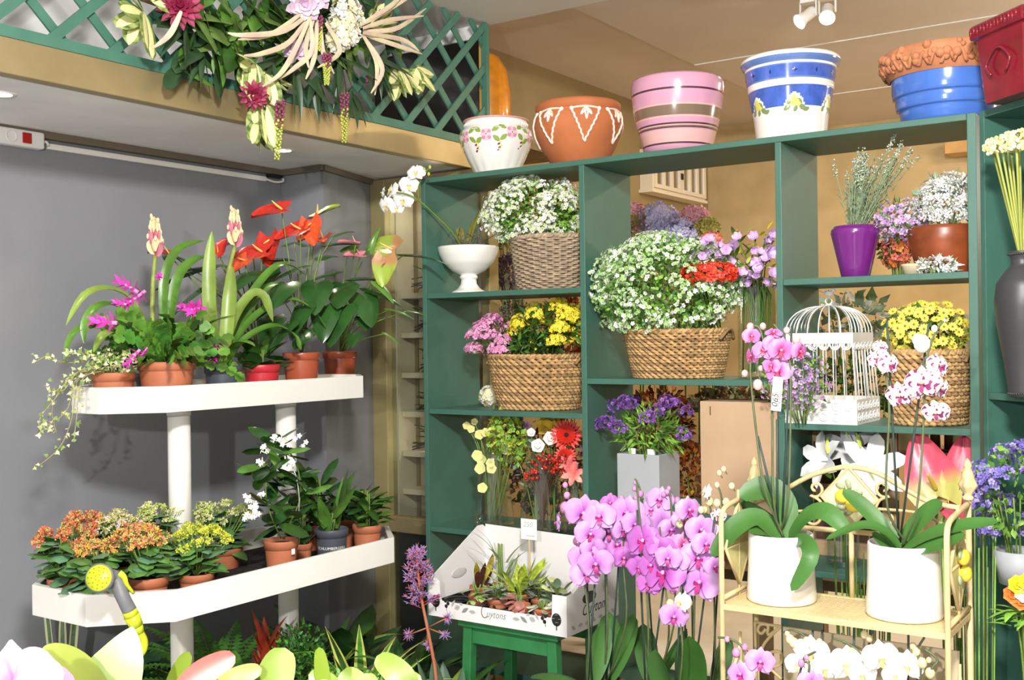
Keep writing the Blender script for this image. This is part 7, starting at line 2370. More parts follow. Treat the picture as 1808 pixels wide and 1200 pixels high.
# sides: diamonds, rails
for x, sd in ((EX0, -1), (EX1, 1)):
    for zc, hh_ in ((EZ+0.13, 0.105), (0.62, 0.10), (0.32, 0.1)):
        yc = eo[1]
        V = [np.array([x, yc, zc+hh_])-eo, np.array([x, yc-0.085, zc])-eo, np.array([x, yc, zc-hh_])-eo, np.array([x, yc+0.085, zc])-eo]
        m = MB(); m.tube(V, 0.0045, CRM, 6, closed=True)
        m.tube([V[0]+[0, 0, 0.03], V[2]-[0, 0, 0.06]], 0.004, CRM, 6); m.tube([V[1], V[3]], 0.004, CRM, 6); dm = m.build('side_diamond', et)
        m = MB(False); m.add([v*1.0 for v in V]+[v+np.array([0.002, 0, 0]) for v in V], [(0, 1, 2, 3), (7, 6, 5, 4)], mat('pale_moss_panel', '#c9c184', 0.6, var=0.1, scale=40)); m.build('panel', dm)
        if sd > 0:
            for k, (dz, dy) in enumerate(((0.02, -0.01), (-0.02, 0.008))):
                m = MB(); m.ball(np.array([x+0.014, yc+dy, zc+dz])-eo, (0.014, 0.019, 0.019), LEMC, 12); m.build('lemon', dm)
            m = MB()
            for dy, dz in ((-0.025, 0.03), (-0.03, -0.03), (0.03, 0.0)):
                m.ball(np.array([x+0.01, yc+dy, zc+dz])-eo, (0.005, 0.016, 0.01), SAGE, 8, rotx(dz*30))
            m.build('leaf_relief', dm)
    for z in (EZ+0.012, 0.50):
        m = MB(); m.tube([np.array([x, EY0, z])-eo, np.array([x, EY1, z])-eo], 0.006, CRM, 6); m.build('side_rail', et)
# scroll panel below the shelf, at the left of the back
PF = lambda px, py: at_y(px, py, EY1-0.03)-eo
m = MB()
m.tube([PF(1333, 1098), PF(1380, 1106)], 0.004, CRM, 6); m.tube([PF(1333, 1098), PF(1336, 1230)], 0.004, CRM, 6)
m.build('scroll_frame', et)
m = MB(); m.tube(smoothpath([PF(1352, 1110), PF(1345, 1118), PF(1338, 1112), PF(1343, 1102), PF(1356, 1104), PF(1356, 1120), PF(1376, 1108)], 24), 0.0042, CRM, 6); m.build('scroll', et)
m = MB(); m.tube(smoothpath([PF(1378, 1106), PF(1350, 1135), PF(1345, 1158), PF(1365, 1150), PF(1378, 1152), PF(1378, 1172), PF(1362, 1180), PF(1380, 1198)], 30), 0.0042, CRM, 6); m.build('scroll', et)

p0 = at_y(1386, 1150, EY1-0.01)
t = thing('cardboard_sheet', 'beige board standing behind the white orchids on the low tier of the cream stand', 'board', (p0[0], EY1-0.022, 0.502))
m = MB(False); m.box((0, 0, 0), (EX1-p0[0]-0.02, 0.006, at_y(1386, 1106, EY1-0.02)[2]-0.502), mat('beige_board', '#cdbb9b', 0.8)); m.build('board', t)

# ---- the two white pots with big-leaved orchids on the stand
EP = EZ+0.0005
orchid('veined pink orchid with arching leaves in the left white pot on the cream stand', 1380, 2.612, EP,
       [(1327, 593, 30), (1327, 628, 34, 'veined', (-0.5, -0.8, 0)), (1348, 618, 36), (1366, 587, 28, 'veined', (0.2, -0.5, 0.8)), (1365, 608, 34), (1379, 618, 44), (1374, 655, 46), (1362, 645, 30), (1412, 620, 34, 'veined', (0.9, -0.4, -0.2))],
       [(1325, 577, 7), (1347, 576, 6), (1389, 583, 6), (1315, 659, 6), (1343, 650, 5), (1338, 679, 9), (1406, 600, 8)],
       [[(1352, 870), (1340, 800), (1325, 660), (1330, 600)], [(1365, 870), (1362, 700), (1345, 590), (1330, 575)], [(1392, 870), (1395, 640), (1378, 590), (1366, 572)]],
       [[(1338, 770)], [(1372, 740)], [(1398, 575)]],
       [([(1388, 952, 0), (1384, 895, .01), (1352, 862, .0), (1306, 878, -.03)], 0.072, (0.3, -0.75, 0.6)), ([(1380, 950, 0.02), (1345, 915, .06), (1294, 884, .06)], 0.05, (0.2, -0.6, 0.8)), ([(1380, 955, -.01), (1340, 915, -.03), (1300, 930, -.06), (1256, 982, -.09)], 0.058, (0.3, -0.6, 0.75)), ([(1392, 955, 0), (1425, 912, -.02), (1460, 905, -.03), (1496, 938, -.04)], 0.052, (-0.1, -0.7, 0.7)), ([(1390, 958, -.02), (1420, 955, -.07), (1430, 985, -.11), (1397, 1043, -.115)], 0.040, (0.4, -0.9, 0.3)), ([(1378, 958, 0), (1350, 940, -.04), (1322, 938, -.07)], 0.045, (0.1, -0.5, 0.9))], pot=('white', 0.083, 0.165), kind='veined', bud_m=mat('bud_blush', '#dba9a4', 0.5, var=0.2, scale=40), y_f=2.56)
orchid('wine-spotted white orchid with sword-like leaves in the right white pot on the cream stand', 1597, 2.612, EP,
       [(1549, 632, 36), (1570, 643, 40, 'spotted', (0.8, -0.6, 0)), (1657, 645, 42, 'spotted', (0.7, -0.5, 0.2)), (1628, 676, 58), (1588, 698, 46), (1612, 690, 36), (1660, 686, 40, 'spotted', (0.8, -0.5, -0.2)), (1652, 728, 44, 'spotted', (0.1, -0.9, -0.4)), (1555, 612, 24)],
       [(1628, 607, 15), (1620, 600, 10), (1650, 580, 6), (1668, 565, 3)],
       [[(1566, 890), (1570, 720), (1560, 640), (1548, 610)], [(1618, 900), (1630, 760), (1634, 650), (1650, 590), (1672, 560)]],
       [[(1566, 565)], [(1640, 570)]],
       [([(1592, 972, 0), (1560, 930, .0), (1520, 890, .01), (1488, 865, .02)], 0.040, (0.4, -0.8, 0.5)), ([(1596, 970, .01), (1612, 935, .02), (1640, 905, .03), (1664, 886, .03)], 0.055, (-0.5, -0.8, 0.5)), ([(1598, 970, -.01), (1640, 945, -.03), (1700, 928, -.05), (1763, 921, -.06)], 0.042, (0.0, -0.6, 0.8)), ([(1598, 972, -.02), (1640, 965, -.05), (1705, 944, -.07)], 0.042, (0.0, -0.7, 0.7)), ([(1590, 968, -.02), (1562, 938, -.04), (1520, 928, -.06), (1458, 952, -.08)], 0.032, (0.1, -0.5, 0.9)), ([(1590, 972, .0), (1562, 960, -.02), (1540, 940, -.03)], 0.030, (0.1, -0.5, 0.9))], pot=('white', 0.085, 0.168), kind='spotted', bud_m=mat('bud_ivory', '#ece4cf', 0.5), y_f=2.55)
# paper tag on the left orchid
P = at_y(1372, 695, 2.545)
t = thing('paper_tag', 'narrow white paper tag with handwriting hanging among the veined pink orchid', 'tag', P)
m = MB(False); m.box((-0.0125, -0.0006, -0.041), (0.0125, 0.0006, 0.041), PAPER, R=roty(0.09)); m.build('paper', t)
m = MB(False)
V, Fs = text_mesh('065', 0.022, INK, shear=0.2); A = np.array([(-v[1]-0.003, -0.0012, v[0]-0.016) for v in V]) @ roty(0.09).T; m.add(A, Fs, INK)
V, Fs = text_mesh('Orqa', 0.014, INK, shear=0.3); A = np.array([(-v[1]+0.007, -0.0012, v[0]-0.008) for v in V]) @ roty(0.09).T; m.add(A, Fs, INK)
m.build('handwriting', t)

# ---- white and pink orchids on the low tier
ZL = 0.5005
def lowor(label, px, flowers, buds, stems, stakes, kind='white'):
    orchid(label, px, 2.585, ZL, flowers, buds, stems, stakes, [(2.2, 0.3, 0.14, 0.055, 0.9), (0.9, 0.3, 0.14, 0.055, 0.9), (-1.2, 0.2, 0.12, 0.05, 0.9)], pot=('plain', 0.045, 0.09), kind=kind, bud_m=BUDC, y_f=2.535)
lowor('white orchid at the left of the low tier of the cream stand', 1430, [(1432, 1152, 58), (1455, 1180, 46), (1408, 1172, 40)], [(1402, 1135, 9), (1395, 1128, 8), (1424, 1130, 6), (1447, 1133, 6), (1390, 1118, 5)], [[(1432, 1190), (1425, 1130), (1400, 1112), (1384, 1116)]], [[(1435, 1113)], [(1452, 1112)]])
lowor('white orchid in the middle of the low tier of the cream stand', 1510, [(1496, 1172, 62), (1555, 1160, 58), (1522, 1190, 46)], [(1505, 1150, 7), (1530, 1178, 9), (1526, 1120, 7), (1535, 1127, 6)], [[(1525, 1195), (1520, 1155), (1495, 1135), (1470, 1127)]], [[(1508, 1108)], [(1541, 1108)]])
lowor('white orchid at the right of the low tier of the cream stand', 1610, [(1602, 1175, 52), (1580, 1192, 40)], [(1628, 1170, 9), (1618, 1150, 7), (1612, 1140, 6), (1642, 1188, 9), (1640, 1165, 5)], [[(1625, 1195), (1620, 1150), (1632, 1125)], [(1640, 1190), (1655, 1165), (1632, 1145)]], [[(1604, 1118)], [(1623, 1160)]])
orchid('lilac orchid in front of the left leg of the cream stand, at the bottom edge', 1345, 2.44, 0.3705+0.0, [(1342, 1168, 48), (1308, 1190, 46), (1432, 1205, 44)], [(1300, 1152, 8), (1315, 1142, 6), (1284, 1128, 5), (1415, 1170, 7), (1424, 1160, 5)], [[(1325, 1195), (1312, 1145), (1290, 1128), (1268, 1125)], [(1425, 1195), (1418, 1165), (1440, 1150)]], [[(1420, 1160)]], [(2.2, 0.3, 0.16, 0.06, 0.9), (0.2, 0.3, 0.16, 0.06, 0.9)], pot=('plain', 0.05, 0.10), y_f=2.40)
fb = thing('plant_bench', 'low dark bench under the lilac orchid in front of the cream stand', 'bench', (-1.0, 2.40, 0))
m = MB(False); m.box((-0.2, -0.16, 0.34), (0.25, 0.085, 0.37), mat('dark_bench', '', 0.6)); m.build('bench_top', fb)
for x in (-0.19, 0.2):
    m = MB(False); m.box((x, -0.1, 0), (x+0.04, 0.05, 0.34), mat('dark_bench', '', 0.6)); m.build('leg', fb)
# tall stems in buckets between the stand and the shelves
for k, (px, y, lb) in enumerate(((1530, 3.05, 'dark bucket of long green stems behind the cream stand'), (1712, 3.10, 'dark bucket of thin green stems beside the right end of the shelves'))):
    base = xyz(px, y, 0.0)
    t = thing('flower_bucket', lb, 'bucket', base)
    m = MB(); spin(m, [(0, 0), (0.08, 0), (0.10, 0.30), (0.103, 0.31), (0.096, 0.31), (0.08, 0.02), (0, 0.02)], mat('dark_bucket', '#3a3634', 0.5), 32); m.build('bucket', t)
    t2 = thing('cut_stems', ['bundle of long green cut stems standing in the bucket behind the cream stand', 'bundle of thin green stems squeezed between the cream stand and the right shelf panel'][k], 'stems', base+np.array([0, 0, 0.021]))
    m = MB()
    for i in range(34):
        a = RNG.uniform(0, 6.28); r = RNG.uniform(0.01, 0.075)
        hh_ = RNG.uniform(0.62, 0.95) if k == 0 else RNG.uniform(0.7, 1.05)
        m.tube([(r*0.8*math.cos(a), r*0.8*math.sin(a), 0), (r*1.1*math.cos(a), r*0.9*math.sin(a), hh_)], 0.0022, [GREEN, STEM, LGREEN][i % 3], 5)
    m.build('stems', t2)
# ================================================================= GARLAND ON THE TRELLIS
GX = -2.765
g0 = at_x(520, 120, GX)
gl = thing('flower_garland', 'large artificial flower garland hanging on the green trellis', 'garland', g0)
org = np.array(g0)
GP = lambda px, py, dx=0.0: at_x(px, py, GX+dx)-org
TOCAM = np.array([0.75, -0.62, -0.2])


def fan(px, py, n, L, w, mm, a0, a1, shape='oval', dx=0.03, el=None, curl=0.5, m2=None, seg=7, wav=0.0):
    """leaves radiating in the picture-facing plane of the trellis: angles measured in the y-z plane"""
    m = MB()
    for i in range(n):
        a = a0+(a1-a0)*i/max(1, n-1)+RNG.uniform(-.12, .12)
        d = np.array([RNG.uniform(0.0, 0.5), math.cos(a), math.sin(a)]); d /= np.linalg.norm(d)
        az, e = math.atan2(d[1], d[0]), math.asin(d[2])
        m.blade(GP(px, py, dx*RNG.uniform(0.3, 1)), az, e, L*RNG.uniform(.8, 1.15), w*RNG.uniform(.85, 1.1), mm[i % len(mm)] if isinstance(mm, list) else mm, curl, shape, 0.2, seg, PI/2*0.55*(1 if math.cos(a) > 0 else -1)+RNG.uniform(-.3, .3), wav, m2)
    return m


CRL = mat('cream_variegated', '#e7e6a5', 0.55, var=0.08, scale=20)
CRE = mat('variegated_edge', '#4a6a30', 0.55, col2='#a9b468', scale=55)
PALM = mat('palm_dark', '#2f4a2c', 0.4, var=0.25, scale=14)
LILP = mat('lily_pad_green', '#5f7a3a', 0.5, var=0.3, scale=22)
for px, py, n, L, a0, a1 in ((255, 22, 6, 0.13, 2.2, 5.0), (450, 110, 5, 0.12, 3.0, 5.2), (462, 180, 5, 0.13, 3.9, 5.4), (455, 215, 4, 0.10, 4.0, 5.6), (470, 130, 4, 0.10, 4.4, 6.2), (705, 120, 5, 0.11, 3.8, 6.0), (735, 120, 4, 0.10, 4.2, 6.2), (270, 5, 4, 0.11, 0.2, 2.0), (650, 45, 4, 0.11, 0.0, 1.6)):
    fan(px, py, n+1, L*1.12, 0.062, CRL, a0, a1, 'oval', 0.08, curl=0.3, m2=CRE).build('variegated_leaf', gl)
for px, py in ((395, 60), (375, 70), (420, 85), (455, 25), (500, 35), (350, 25), (540, 95), (570, 75), (620, 90), (590, 25), (410, 20), (520, 60)):
    fan(px, py, 4, 0.12, 0.09, [LILP, GREEN, DGREEN, LILP], RNG.uniform(0, 3), RNG.uniform(3, 6), 'heart', 0.05).build('green_leaf', gl)
for px, py, n, a0, a1, L in ((330, 45, 7, 2.6, 4.6, 0.16), (360, 95, 6, 3.0, 4.6, 0.17), (520, 120, 8, 3.8, 5.8, 0.20), (600, 100, 9, 3.9, 6.2, 0.20), (660, 100, 8, 4.2, 6.2, 0.20), (560, 135, 6, 4.0, 5.4, 0.17), (620, 160, 6, 4.2, 5.6, 0.14), (480, 110, 6, 3.6, 5.0, 0.2)):
    fan(px, py, n, L, 0.026, PALM, a0, a1, 'lance', 0.06, curl=0.4).build('palm_frond', gl)
STRW = mat('straw_ribbon', '#dccfa8', 0.65, col2='#cdb3a2', scale=18)
for pts in (((545, 25), (500, 55), (430, 62), (402, 58)), ((545, 28), (510, 75), (460, 95), (430, 98)), ((548, 30), (520, 90), (495, 130), (460, 155)), ((530, 25), (480, 60), (420, 70)), ((548, 35), (550, 90), (520, 120), (492, 140)), ((560, 35), (555, 100), (540, 140)),
            ((565, 35), (570, 90), (590, 130)), ((575, 40), (600, 90), (560, 120)), ((640, 50), (690, 35), (748, 28)), ((640, 55), (700, 50), (752, 15)), ((640, 60), (700, 80), (745, 95)), ((640, 60), (665, 110), (662, 168)), ((640, 62), (675, 120), (655, 165)), ((642, 40), (690, 10), (720, -20)), ((320, 20), (300, 60), (270, 85)), ((640, 58), (710, 70), (740, 90)), ((635, 45), (680, 20), (735, -12)), ((555, 30), (540, 80), (545, 120))):
    m = MB()
    P = smoothpath([GP(a, b, 0.10+0.03*RNG.random()) for a, b in pts], 14)
    T = np.gradient(P, axis=0); T /= np.linalg.norm(T, axis=1, keepdims=True)
    S_ = np.cross(T, TOCAM); S_ /= np.linalg.norm(S_, axis=1, keepdims=True)
    w = 0.0068*np.sin(PI*np.clip(np.linspace(0.12, 1, 14), 0, 1))[:, None]+0.002
    m.grid(np.stack([P+S_*w, P+np.array([0.004, -0.002, 0]), P-S_*w], 1), STRW)
    m.build('straw_leaf', gl)


def rosette(px, py, L, mm, rings, n, nm, dx=0.10, w=None, sh='oval'):
    me = MB()
    for r in range(rings):
        for i in range(n-r):
            me.blade((0, 0, 0), 2*PI*(i+0.5*(r % 2))/(n-r), 0.15+1.1*r/rings, L*(1-0.16*r), w or L*0.55, mm[(i+r) % len(mm)], 0.5-0.9*r/rings, sh, -0.25, 5)
    o = inst(nm, me.mesh(nm), gl, GP(px, py, dx), frame(TOCAM+np.array([0, 0, RNG.uniform(-.3, .3)])))
    return o
BURG = [mat('dahlia_burgundy', '#7d1836', 0.55, var=0.25, scale=30), mat('dahlia_wine', '#94264a', 0.55, var=0.2, scale=30)]
rosette(318, 10, 0.075, BURG, 5, 13, 'dahlia', w=0.022)
rosette(448, 168, 0.052, BURG, 4, 12, 'dahlia', w=0.017)
rosette(660, 140, 0.035, BURG, 3, 9, 'dahlia', 0.04, w=0.016)
LIL2 = [mat('lilac_rose', '#d9bcd2', 0.55, var=0.15, scale=30), mat('pale_rose_mauve', '#e6d0df', 0.55)]
rosette(538, 5, 0.07, LIL2, 5, 7, 'rose', 0.12)
rosette(520, 88, 0.05, LIL2, 4, 7, 'rose', 0.06)
rosette(560, -10, 0.06, LIL2, 4, 7, 'rose', 0.08)
m = MB()
for px, py, r in ((610, 15, 0.05), (605, 45, 0.05), (598, 70, 0.04), (618, 60, 0.035), (620, 35, 0.04)):
    A, B = dome(60, GP(px, py, 0.08), (r, r, r), -1, 0.15); m.scatter(FL5, A, B, (0.016, 0.024), [WHITEP, CREAMP], 0.4)
m.build('white_hydrangea', gl)
BY_ = [mat('tassel_lime', '#b9bf55', 0.5, var=0.2, scale=30), mat('tassel_plum', '#8c3b5c', 0.5, var=0.2, scale=30)]
for px, y0, y1, dx in ((495, 178, 282, 0.12), (608, 165, 252, 0.10), (577, 95, 150, 0.12), (562, 30, 90, 0.10)):
    m = MB()
    n = 90
    for i in range(n):
        u = i/n
        q = GP(px+(-6 if px == 495 else 0)*u, y0+(y1-y0)*u, dx)
        r = 0.014*(1-0.55*u)
        a = i*2.4
        m.ball(q+np.array([r*math.cos(a), r*math.sin(a), 0]), 0.0055*(1-0.2*u), BY_[0] if u > 0.38+0.1*math.sin(i) else BY_[1], 6)
    m.tube([GP(px, y0-20, dx*0.6), GP(px, y0, dx), GP(px+(-6 if px == 495 else 0), y1, dx)], 0.0015, STEM, 4)
    m.build('berry_tassel', gl)
for i in range(46):
    fan(RNG.uniform(300, 700), RNG.uniform(-10, 130) if i % 2 else RNG.uniform(10, 90), 3, 0.11, 0.05, [DGREEN, PALM, GREEN, DGREEN], RNG.uniform(0, 6), RNG.uniform(2, 7), 'oval' if i % 3 else 'lance', 0.02).build('dark_leaf', gl)
m = MB(); m.tube(smoothpath([GP(250, -5, 0.0), GP(380, 40, 0.01), GP(500, 70, 0.01), GP(620, 60, 0.01), GP(700, 70, 0.0)], 20), 0.012, BROWNST, 6); m.build('base_branch', gl)

# ================================================================= PLANTS UNDER THE STAND
def floorplant(name, label, px, y, h, builder, potm=None, rr=0.08, cat='potted plant', group=None):
    base = xyz(px, y, 0.0)
    t = thing(name, label, cat, base, 0, group)
    pot_parts(t, rr, h, potm or BLACKP)
    builder(t, h, base)
    return t


def frond(m, p, az, el, L, w, mm, curl=1.0, n=22, lw=0.011):
    """fern frond: a rachis with leaflets"""
    p = np.array(p, float)
    x = np.array([-math.sin(az), math.cos(az), 0.0])
    P = [p.copy()]
    for i in range(n):
        e = el-curl*i/n
        d = np.array([math.cos(e)*math.cos(az), math.cos(e)*math.sin(az), math.sin(e)])
        p = p+d*L/n
        P.append(p.copy())
        up = np.cross(d, x)
        ll = w*math.sin(PI*min(1, 0.12+0.88*i/n)**0.8)
        for sg in (-1, 1):
            V = np.array([p, p+d*lw+x*sg*ll*0.5+up*0.004, p+x*sg*ll+d*0.012-up*0.01, p-d*lw*0.6+x*sg*ll*0.5])
            m.add(V, [(0, 1, 2, 3)], mm)
    m.tube(P, 0.0016, STEM, 4)


FERN = mat('fern_green', '#4c8a2e', 0.45, var=0.3, scale=20)
FERN2 = mat('fern_light', '#62a63c', 0.45, var=0.3, scale=20)


def fernb(n, L, w, mm, el=(0.4, 1.3)):
    def f(t, h, base):
        m = MB()
        for i in range(n):
            frond(m, (0, 0, h-0.01), 2*PI*i/n+RNG.uniform(-.2, .2), RNG.uniform(*el), L*RNG.uniform(.8, 1.15), w, mm[i % len(mm)], RNG.uniform(0.7, 1.5))
        m.build('fronds', t)
    return f


floorplant('fern', 'large green fern under the left part of the lower tray', 392, 2.55, 0.24, fernb(54, 0.40, 0.055, [FERN, FERN2, FERN, DGREEN]))
floorplant('fern', 'dark fern in the shade behind the left post, on the floor', 300, 2.85, 0.18, fernb(26, 0.34, 0.05, [FERN, DGREEN]))
floorplant('fern', 'fern at the foot of the red bromeliad', 440, 2.75, 0.14, fernb(34, 0.36, 0.05, [FERN2, FERN]))


def redbrom(t, h, base):
    R1 = mat('bromeliad_red', '#a33a26', 0.4, var=0.25, scale=14)
    R2 = mat('bromeliad_wine', '#6d2a22', 0.45, var=0.3, scale=14)
    top = at_y(478, 1088, base[1])-base
    m = MB()
    m.tube([(0, 0, h-0.01), (0, 0, top[2]-0.12)], 0.012, R2, 8)
    for k in range(26):
        u = k/25
        q = np.array([0, 0, h+0.06+(top[2]-h-0.16)*u])
        m.blade(q, k*2.4, 1.30-0.1*u, 0.13, 0.034, [R2, R1][k % 2] if u < 0.6 else R1, 0.15+0.5*u*(k % 3 == 0), 'lance', 0.4, 6)
    m.build('flower_head', t)
    m = MB()
    for k in range(16):
        m.blade((0, 0, h-0.01), k*2.4, RNG.uniform(0.4, 0.9), 0.30, 0.035, DGREEN, 1.3, 'strap', 0.3, 9)
    m.build('leaf', t)
floorplant('bromeliad', 'red spiked bromeliad rising in front of the right post of the stand', 474, 2.62, 0.14, redbrom)


def mound(n, r, hh, mm, ls, lt=LEAF):
    def f(t, h, base):
        m = MB(); A, B = dome(n, (0, 0, h+hh*0.6), (r, r, hh), -0.5, 0.55); m.scatter(lt, A, B, ls, mm, 0.9)
        m.build('foliage', t)
        m = MB()
        for i in range(10):
            m.tube([(RNG.uniform(-.02, .02), RNG.uniform(-.02, .02), h-0.01), (RNG.uniform(-r, r)*.6, RNG.uniform(-r, r)*.6, h+hh*0.7)], 0.002, STEM, 4)
        m.build('stem', t)
    return f


CURL = mat('small_leaf_green', '#3f7f35', 0.4, var=0.35, scale=25)
floorplant('small_leaf_plant', 'bushy plant with tiny dark green leaves right of the red bromeliad', 528, 2.70, 0.20, mound(1300, 0.13, 0.21, [CURL, DGREEN, FERN], (0.014, 0.024)))
floorplant('small_leaf_plant', 'low mound of fresh green tiny leaves at the bottom centre', 630, 2.55, 0.22, mound(1500, 0.17, 0.15, [FERN2, FERN, LGREEN], (0.012, 0.022)))
floorplant('small_leaf_plant', 'small pale mound of tiny leaves beside the flowering spike', 690, 2.60, 0.11, mound(700, 0.10, 0.10, [FERN2, LGREEN], (0.010, 0.018)))


def swords(n, L, w, mm, m2=None, el=(0.6, 1.4), curl=(0.2, 1.2), shape='sword'):
    def f(t, h, base):
        for i in range(n):
            m = MB(); a = i*2.4+RNG.uniform(-.2, .2)
            m.blade((0.012*math.cos(a), 0.012*math.sin(a), h-0.012), a, RNG.uniform(*el), L*RNG.uniform(.75, 1.15), w*RNG.uniform(.8, 1.2), mm[i % len(mm)], RNG.uniform(*curl), shape, 0.25, 10, 0, 0, m2)
            m.build('leaf', t)
    return f


DRC = mat('dracaena_edge', '#c9cf6a', 0.45, var=0.15, scale=20)
floorplant('dracaena_plant', 'yellow-edged dracaena with pointed leaves under the right end of the lower tray', 640, 2.85, 0.20, swords(18, 0.34, 0.050, [FERN, DGREEN], DRC, shape='lance'))
floorplant('foliage_plant', 'broad dark glossy leaves under the tray behind the dracaena', 600, 3.1, 0.20, swords(14, 0.36, 0.11, [DGREEN, SDG], None, (0.7, 1.35), (0.3, 1.0), 'oval'))
floorplant('spider_plant', 'arching yellow-green strap leaves left of the dracaena', 575, 2.95, 0.22, swords(16, 0.36, 0.026, [LG2, LG3], None, (0.5, 1.2), (0.6, 1.6), 'strap'))
floorplant('foliage_plant', 'dark broad-leaved plant at the foot of the glass case', 720, 3.12, 0.2, swords(14, 0.30, 0.07, [DGREEN, SDG], None, (0.4, 1.2), (0.5, 1.3), 'lance'))
floorplant('foliage_plant', 'dark veined leaf plant under the left end of the lower tray', 215, 2.45, 0.24, swords(12, 0.34, 0.13, [mat('veined_dark', '#2c5a33', 0.35, var=0.35, scale=25), DGREEN], None, (0.5, 1.2), (0.4, 1.0), 'oval'))
floorplant('snake_plant', 'upright sword-leaved snake plant with pale edges against the grey wall', 112, 2.2, 0.2, swords(3, 0.55, 0.03, [mat('snake_leaf', '#6d8060', 0.5, col2='#3f5c3f', scale=30)], mat('snake_edge', '#c9cfa0', 0.5), (1.35, 1.52), (0.0, 0.15), 'strap'))
floorplant('snake_plant', 'flat grey-green sword leaves in front of the green shelf side, below the display box', 795, 2.95, 0.12, swords(6, 0.32, 0.06, [mat('snake_grey', '#5d7a60', 0.45, var=0.2, scale=15)], None, (1.1, 1.5), (0.0, 0.4), 'strap'))


def aechmea(t, h, base):
    yy = base[1]
    pts = [(770, 1200), (757, 1120), (745, 1060), (738, 1010), (735, 975)]
    P = [at_y(a, b, yy)-base for a, b in pts]
    m = MB(); m.tube(smoothpath([np.array([0, 0, h-0.01])]+P, 20), [0.008, 0.006, 0.005, 0.003], mat('spike_tan', '#a57f5c', 0.6, col2='#b5523f', scale=8), 7); m.build('flower_stalk', t)
    SPK = [mat('spike_violet', '#9c86c9', 0.55), mat('spike_pink', '#c76f93', 0.55), mat('spike_mauve', '#b59ab5', 0.55), mat('spike_coral', '#bd5350', 0.55)]
    Q = smoothpath(P[1:], 40)
    m = MB()
    for i in range(10, 40):
        for j in range(2):
            a = RNG.uniform(0, 6.28)
            L = 0.055*(1-0.6*(i-10)/30)
            q = Q[i]
            e = q+np.array([math.cos(a)*L, math.sin(a)*L, L*0.5])
            m.tube([q, e], 0.0014, SPK[3], 4)
            for k in range(13):
                u = RNG.uniform(0.25, 1.05)
                w = q+(e-q)*u
                d = RNG.normal(size=3)+np.array([math.cos(a), math.sin(a), 0.6])*1.2
                d /= np.linalg.norm(d)
                m.tube([w, w+d*RNG.uniform(0.010, 0.022)], [0.0022, 0.0006], SPK[RNG.integers(4) if k % 3 else 0], 4)
    for px, py in ((790, 1090), (722, 1120), (785, 1120), (755, 1140)):
        q = at_y(px, py, yy)-base
        m.tube([Q[0]*0.5+Q[6]*0.5, q], 0.0025, mat('spike_tan', '', 0.6), 5)
        for k in range(40):
            d = RNG.normal(size=3); d /= np.linalg.norm(d)
            m.tube([q, q+d*RNG.uniform(0.012, 0.028)], [0.0022, 0.0006], SPK[k % 3], 4)
    m.build('flower_spike', t)
    swords(12, 0.40, 0.045, [LG3, DGREEN], None, (0.4, 1.0), (0.6, 1.4), 'strap')(t, h, base)
floorplant('aechmea_plant', 'tall violet and coral flower spike standing left of the display box', 765, 2.86, 0.22, aechmea)

# ================================================================= FOREGROUND
tb = thing('plant_table', 'low grey table under the plants nearest the camera', 'table', (-1.12, 0.86, 0))
m = MB(False); m.box((-0.40, -0.22, 0.78), (0.72, 0.62, 0.80), mat('grey_table', '#8c8a86', 0.5)); m.build('table_top', tb)
for x in (-0.36, 0.64):
    for y in (-0.18, 0.55):
        m = MB(False); m.box((x, y, 0), (x+0.04, y+0.04, 0.78), mat('grey_table', '', 0.5)); m.build('leg', tb)
PLG = mat('pale_lime_leaf', '#7f8a38', 0.45, var=0.12, scale=8)
LML = mat('lime_leaf', '#64781a', 0.45, var=0.15, scale=8)


def nearplant(name, label, px, d, leaves, rr=0.06):
    """leaves: pixel path at distance d+off along the view, width, material"""
    q = CAM+ray(px, 1150)*d
    base = np.array([q[0], q[1], 0.8005])
    t = thing(name, label, 'potted plant', base)
    pot_parts(t, rr, 0.12, TERRA)
    for path, w, mm in leaves:
        P = [CAM+ray(a, b)*(d+o)-base for a, b, o in path]
        m = MB(); m.tube(smoothpath([(0, 0, 0.108), P[0]*np.array([0.6, 0.6, 0.5])+[0, 0, 0.05], P[0]], 8), 0.003, mm, 6)
        m.ribbon(P, w, mm, CAM-base-np.array([0, 0, 0.0]), 0.15, 'lance' if mm is WLL else 'oval'); m.build('leaf', t)
    return t, base


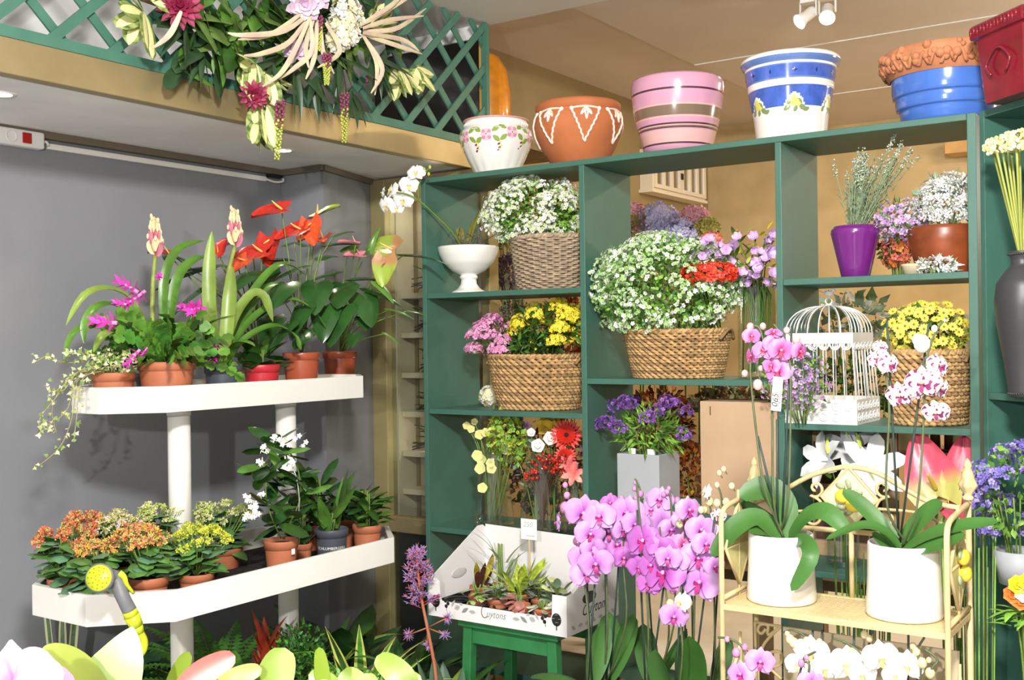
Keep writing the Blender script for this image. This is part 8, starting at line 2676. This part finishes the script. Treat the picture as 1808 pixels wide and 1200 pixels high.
WLL = mat('white_lime_leaf', '#98ab6a', 0.5, var=0.06, scale=10)
nearplant('caladium_plant', 'pale lime broad-leaved plant very close to the camera at the bottom left', 190, 1.22, [
    ([(170, 1300, 0), (185, 1230, 0), (215, 1160, 0), (234, 1106, .02)], 0.072, WLL), ([(190, 1260, 0), (140, 1200, -.03), (95, 1175, -.05), (62, 1168, -.06)], 0.05, PLG), ([(215, 1290, 0), (150, 1230, 0.01), (112, 1160, .03)], 0.055, PLG)])
nearplant('anthurium_plant', 'light green plant with a coral bract very close to the camera at the bottom', 430, 1.30, [
    ([(300, 1280, 0), (308, 1210, 0), (334, 1150, 0)], 0.022, LML), ([(310, 1230, -.02), (355, 1190, 0), (415, 1157, .02)], 0.032, mat('coral_bract', '#a8453c', 0.4, var=0.15, scale=10)), ([(470, 1290, 0), (480, 1215, 0), (503, 1143, .02)], 0.046, LML),
    ([(575, 1270, 0), (570, 1200, 0), (563, 1142, 0)], 0.018, LML), ([(370, 1240, -.02), (410, 1200, -.02), (462, 1180, -.01)], 0.024, PLG), ([(600, 1240, 0), (580, 1205, 0), (545, 1190, 0)], 0.022, LML)])
nearplant('foliage_plant', 'light green leaf plant close to the camera at the bottom, right of the coral bract', 660, 1.36, [
    ([(735, 1270, 0), (712, 1200, 0), (665, 1158, .02)], 0.034, LML), ([(640, 1262, 0), (630, 1215, 0), (602, 1186, .01)], 0.035, LML), ([(690, 1270, 0), (715, 1215, 0), (742, 1192, .01)], 0.022, PLG), ([(660, 1270, 0), (650, 1220, 0), (645, 1188, .01)], 0.03, LML)])
q = CAM+ray(20, 1180)*1.10
base = np.array([q[0], q[1], 0.8005])
t = thing('orchid_plant', 'pale pink orchid bloom very close to the camera in the bottom left corner', 'orchid', base)
pot_parts(t, 0.055, 0.12, TERRA)
F0 = CAM+ray(22, 1212)*1.08
m = MB(); m.tube(smoothpath([(0, 0, 0.108), (0.0, 0.02, 0.25), F0-base+np.array([0, 0.01, 0])], 10), 0.003, STEM, 6); m.build('flower_stem', t)
orchid_flower(t, base, F0, 0.095, 'pink', CAM-F0+np.array([0.1, 0, 0.1]))
F1 = CAM+ray(85, 1212)*1.12
orchid_flower(t, base, F1, 0.05, 'veined', CAM-F1)
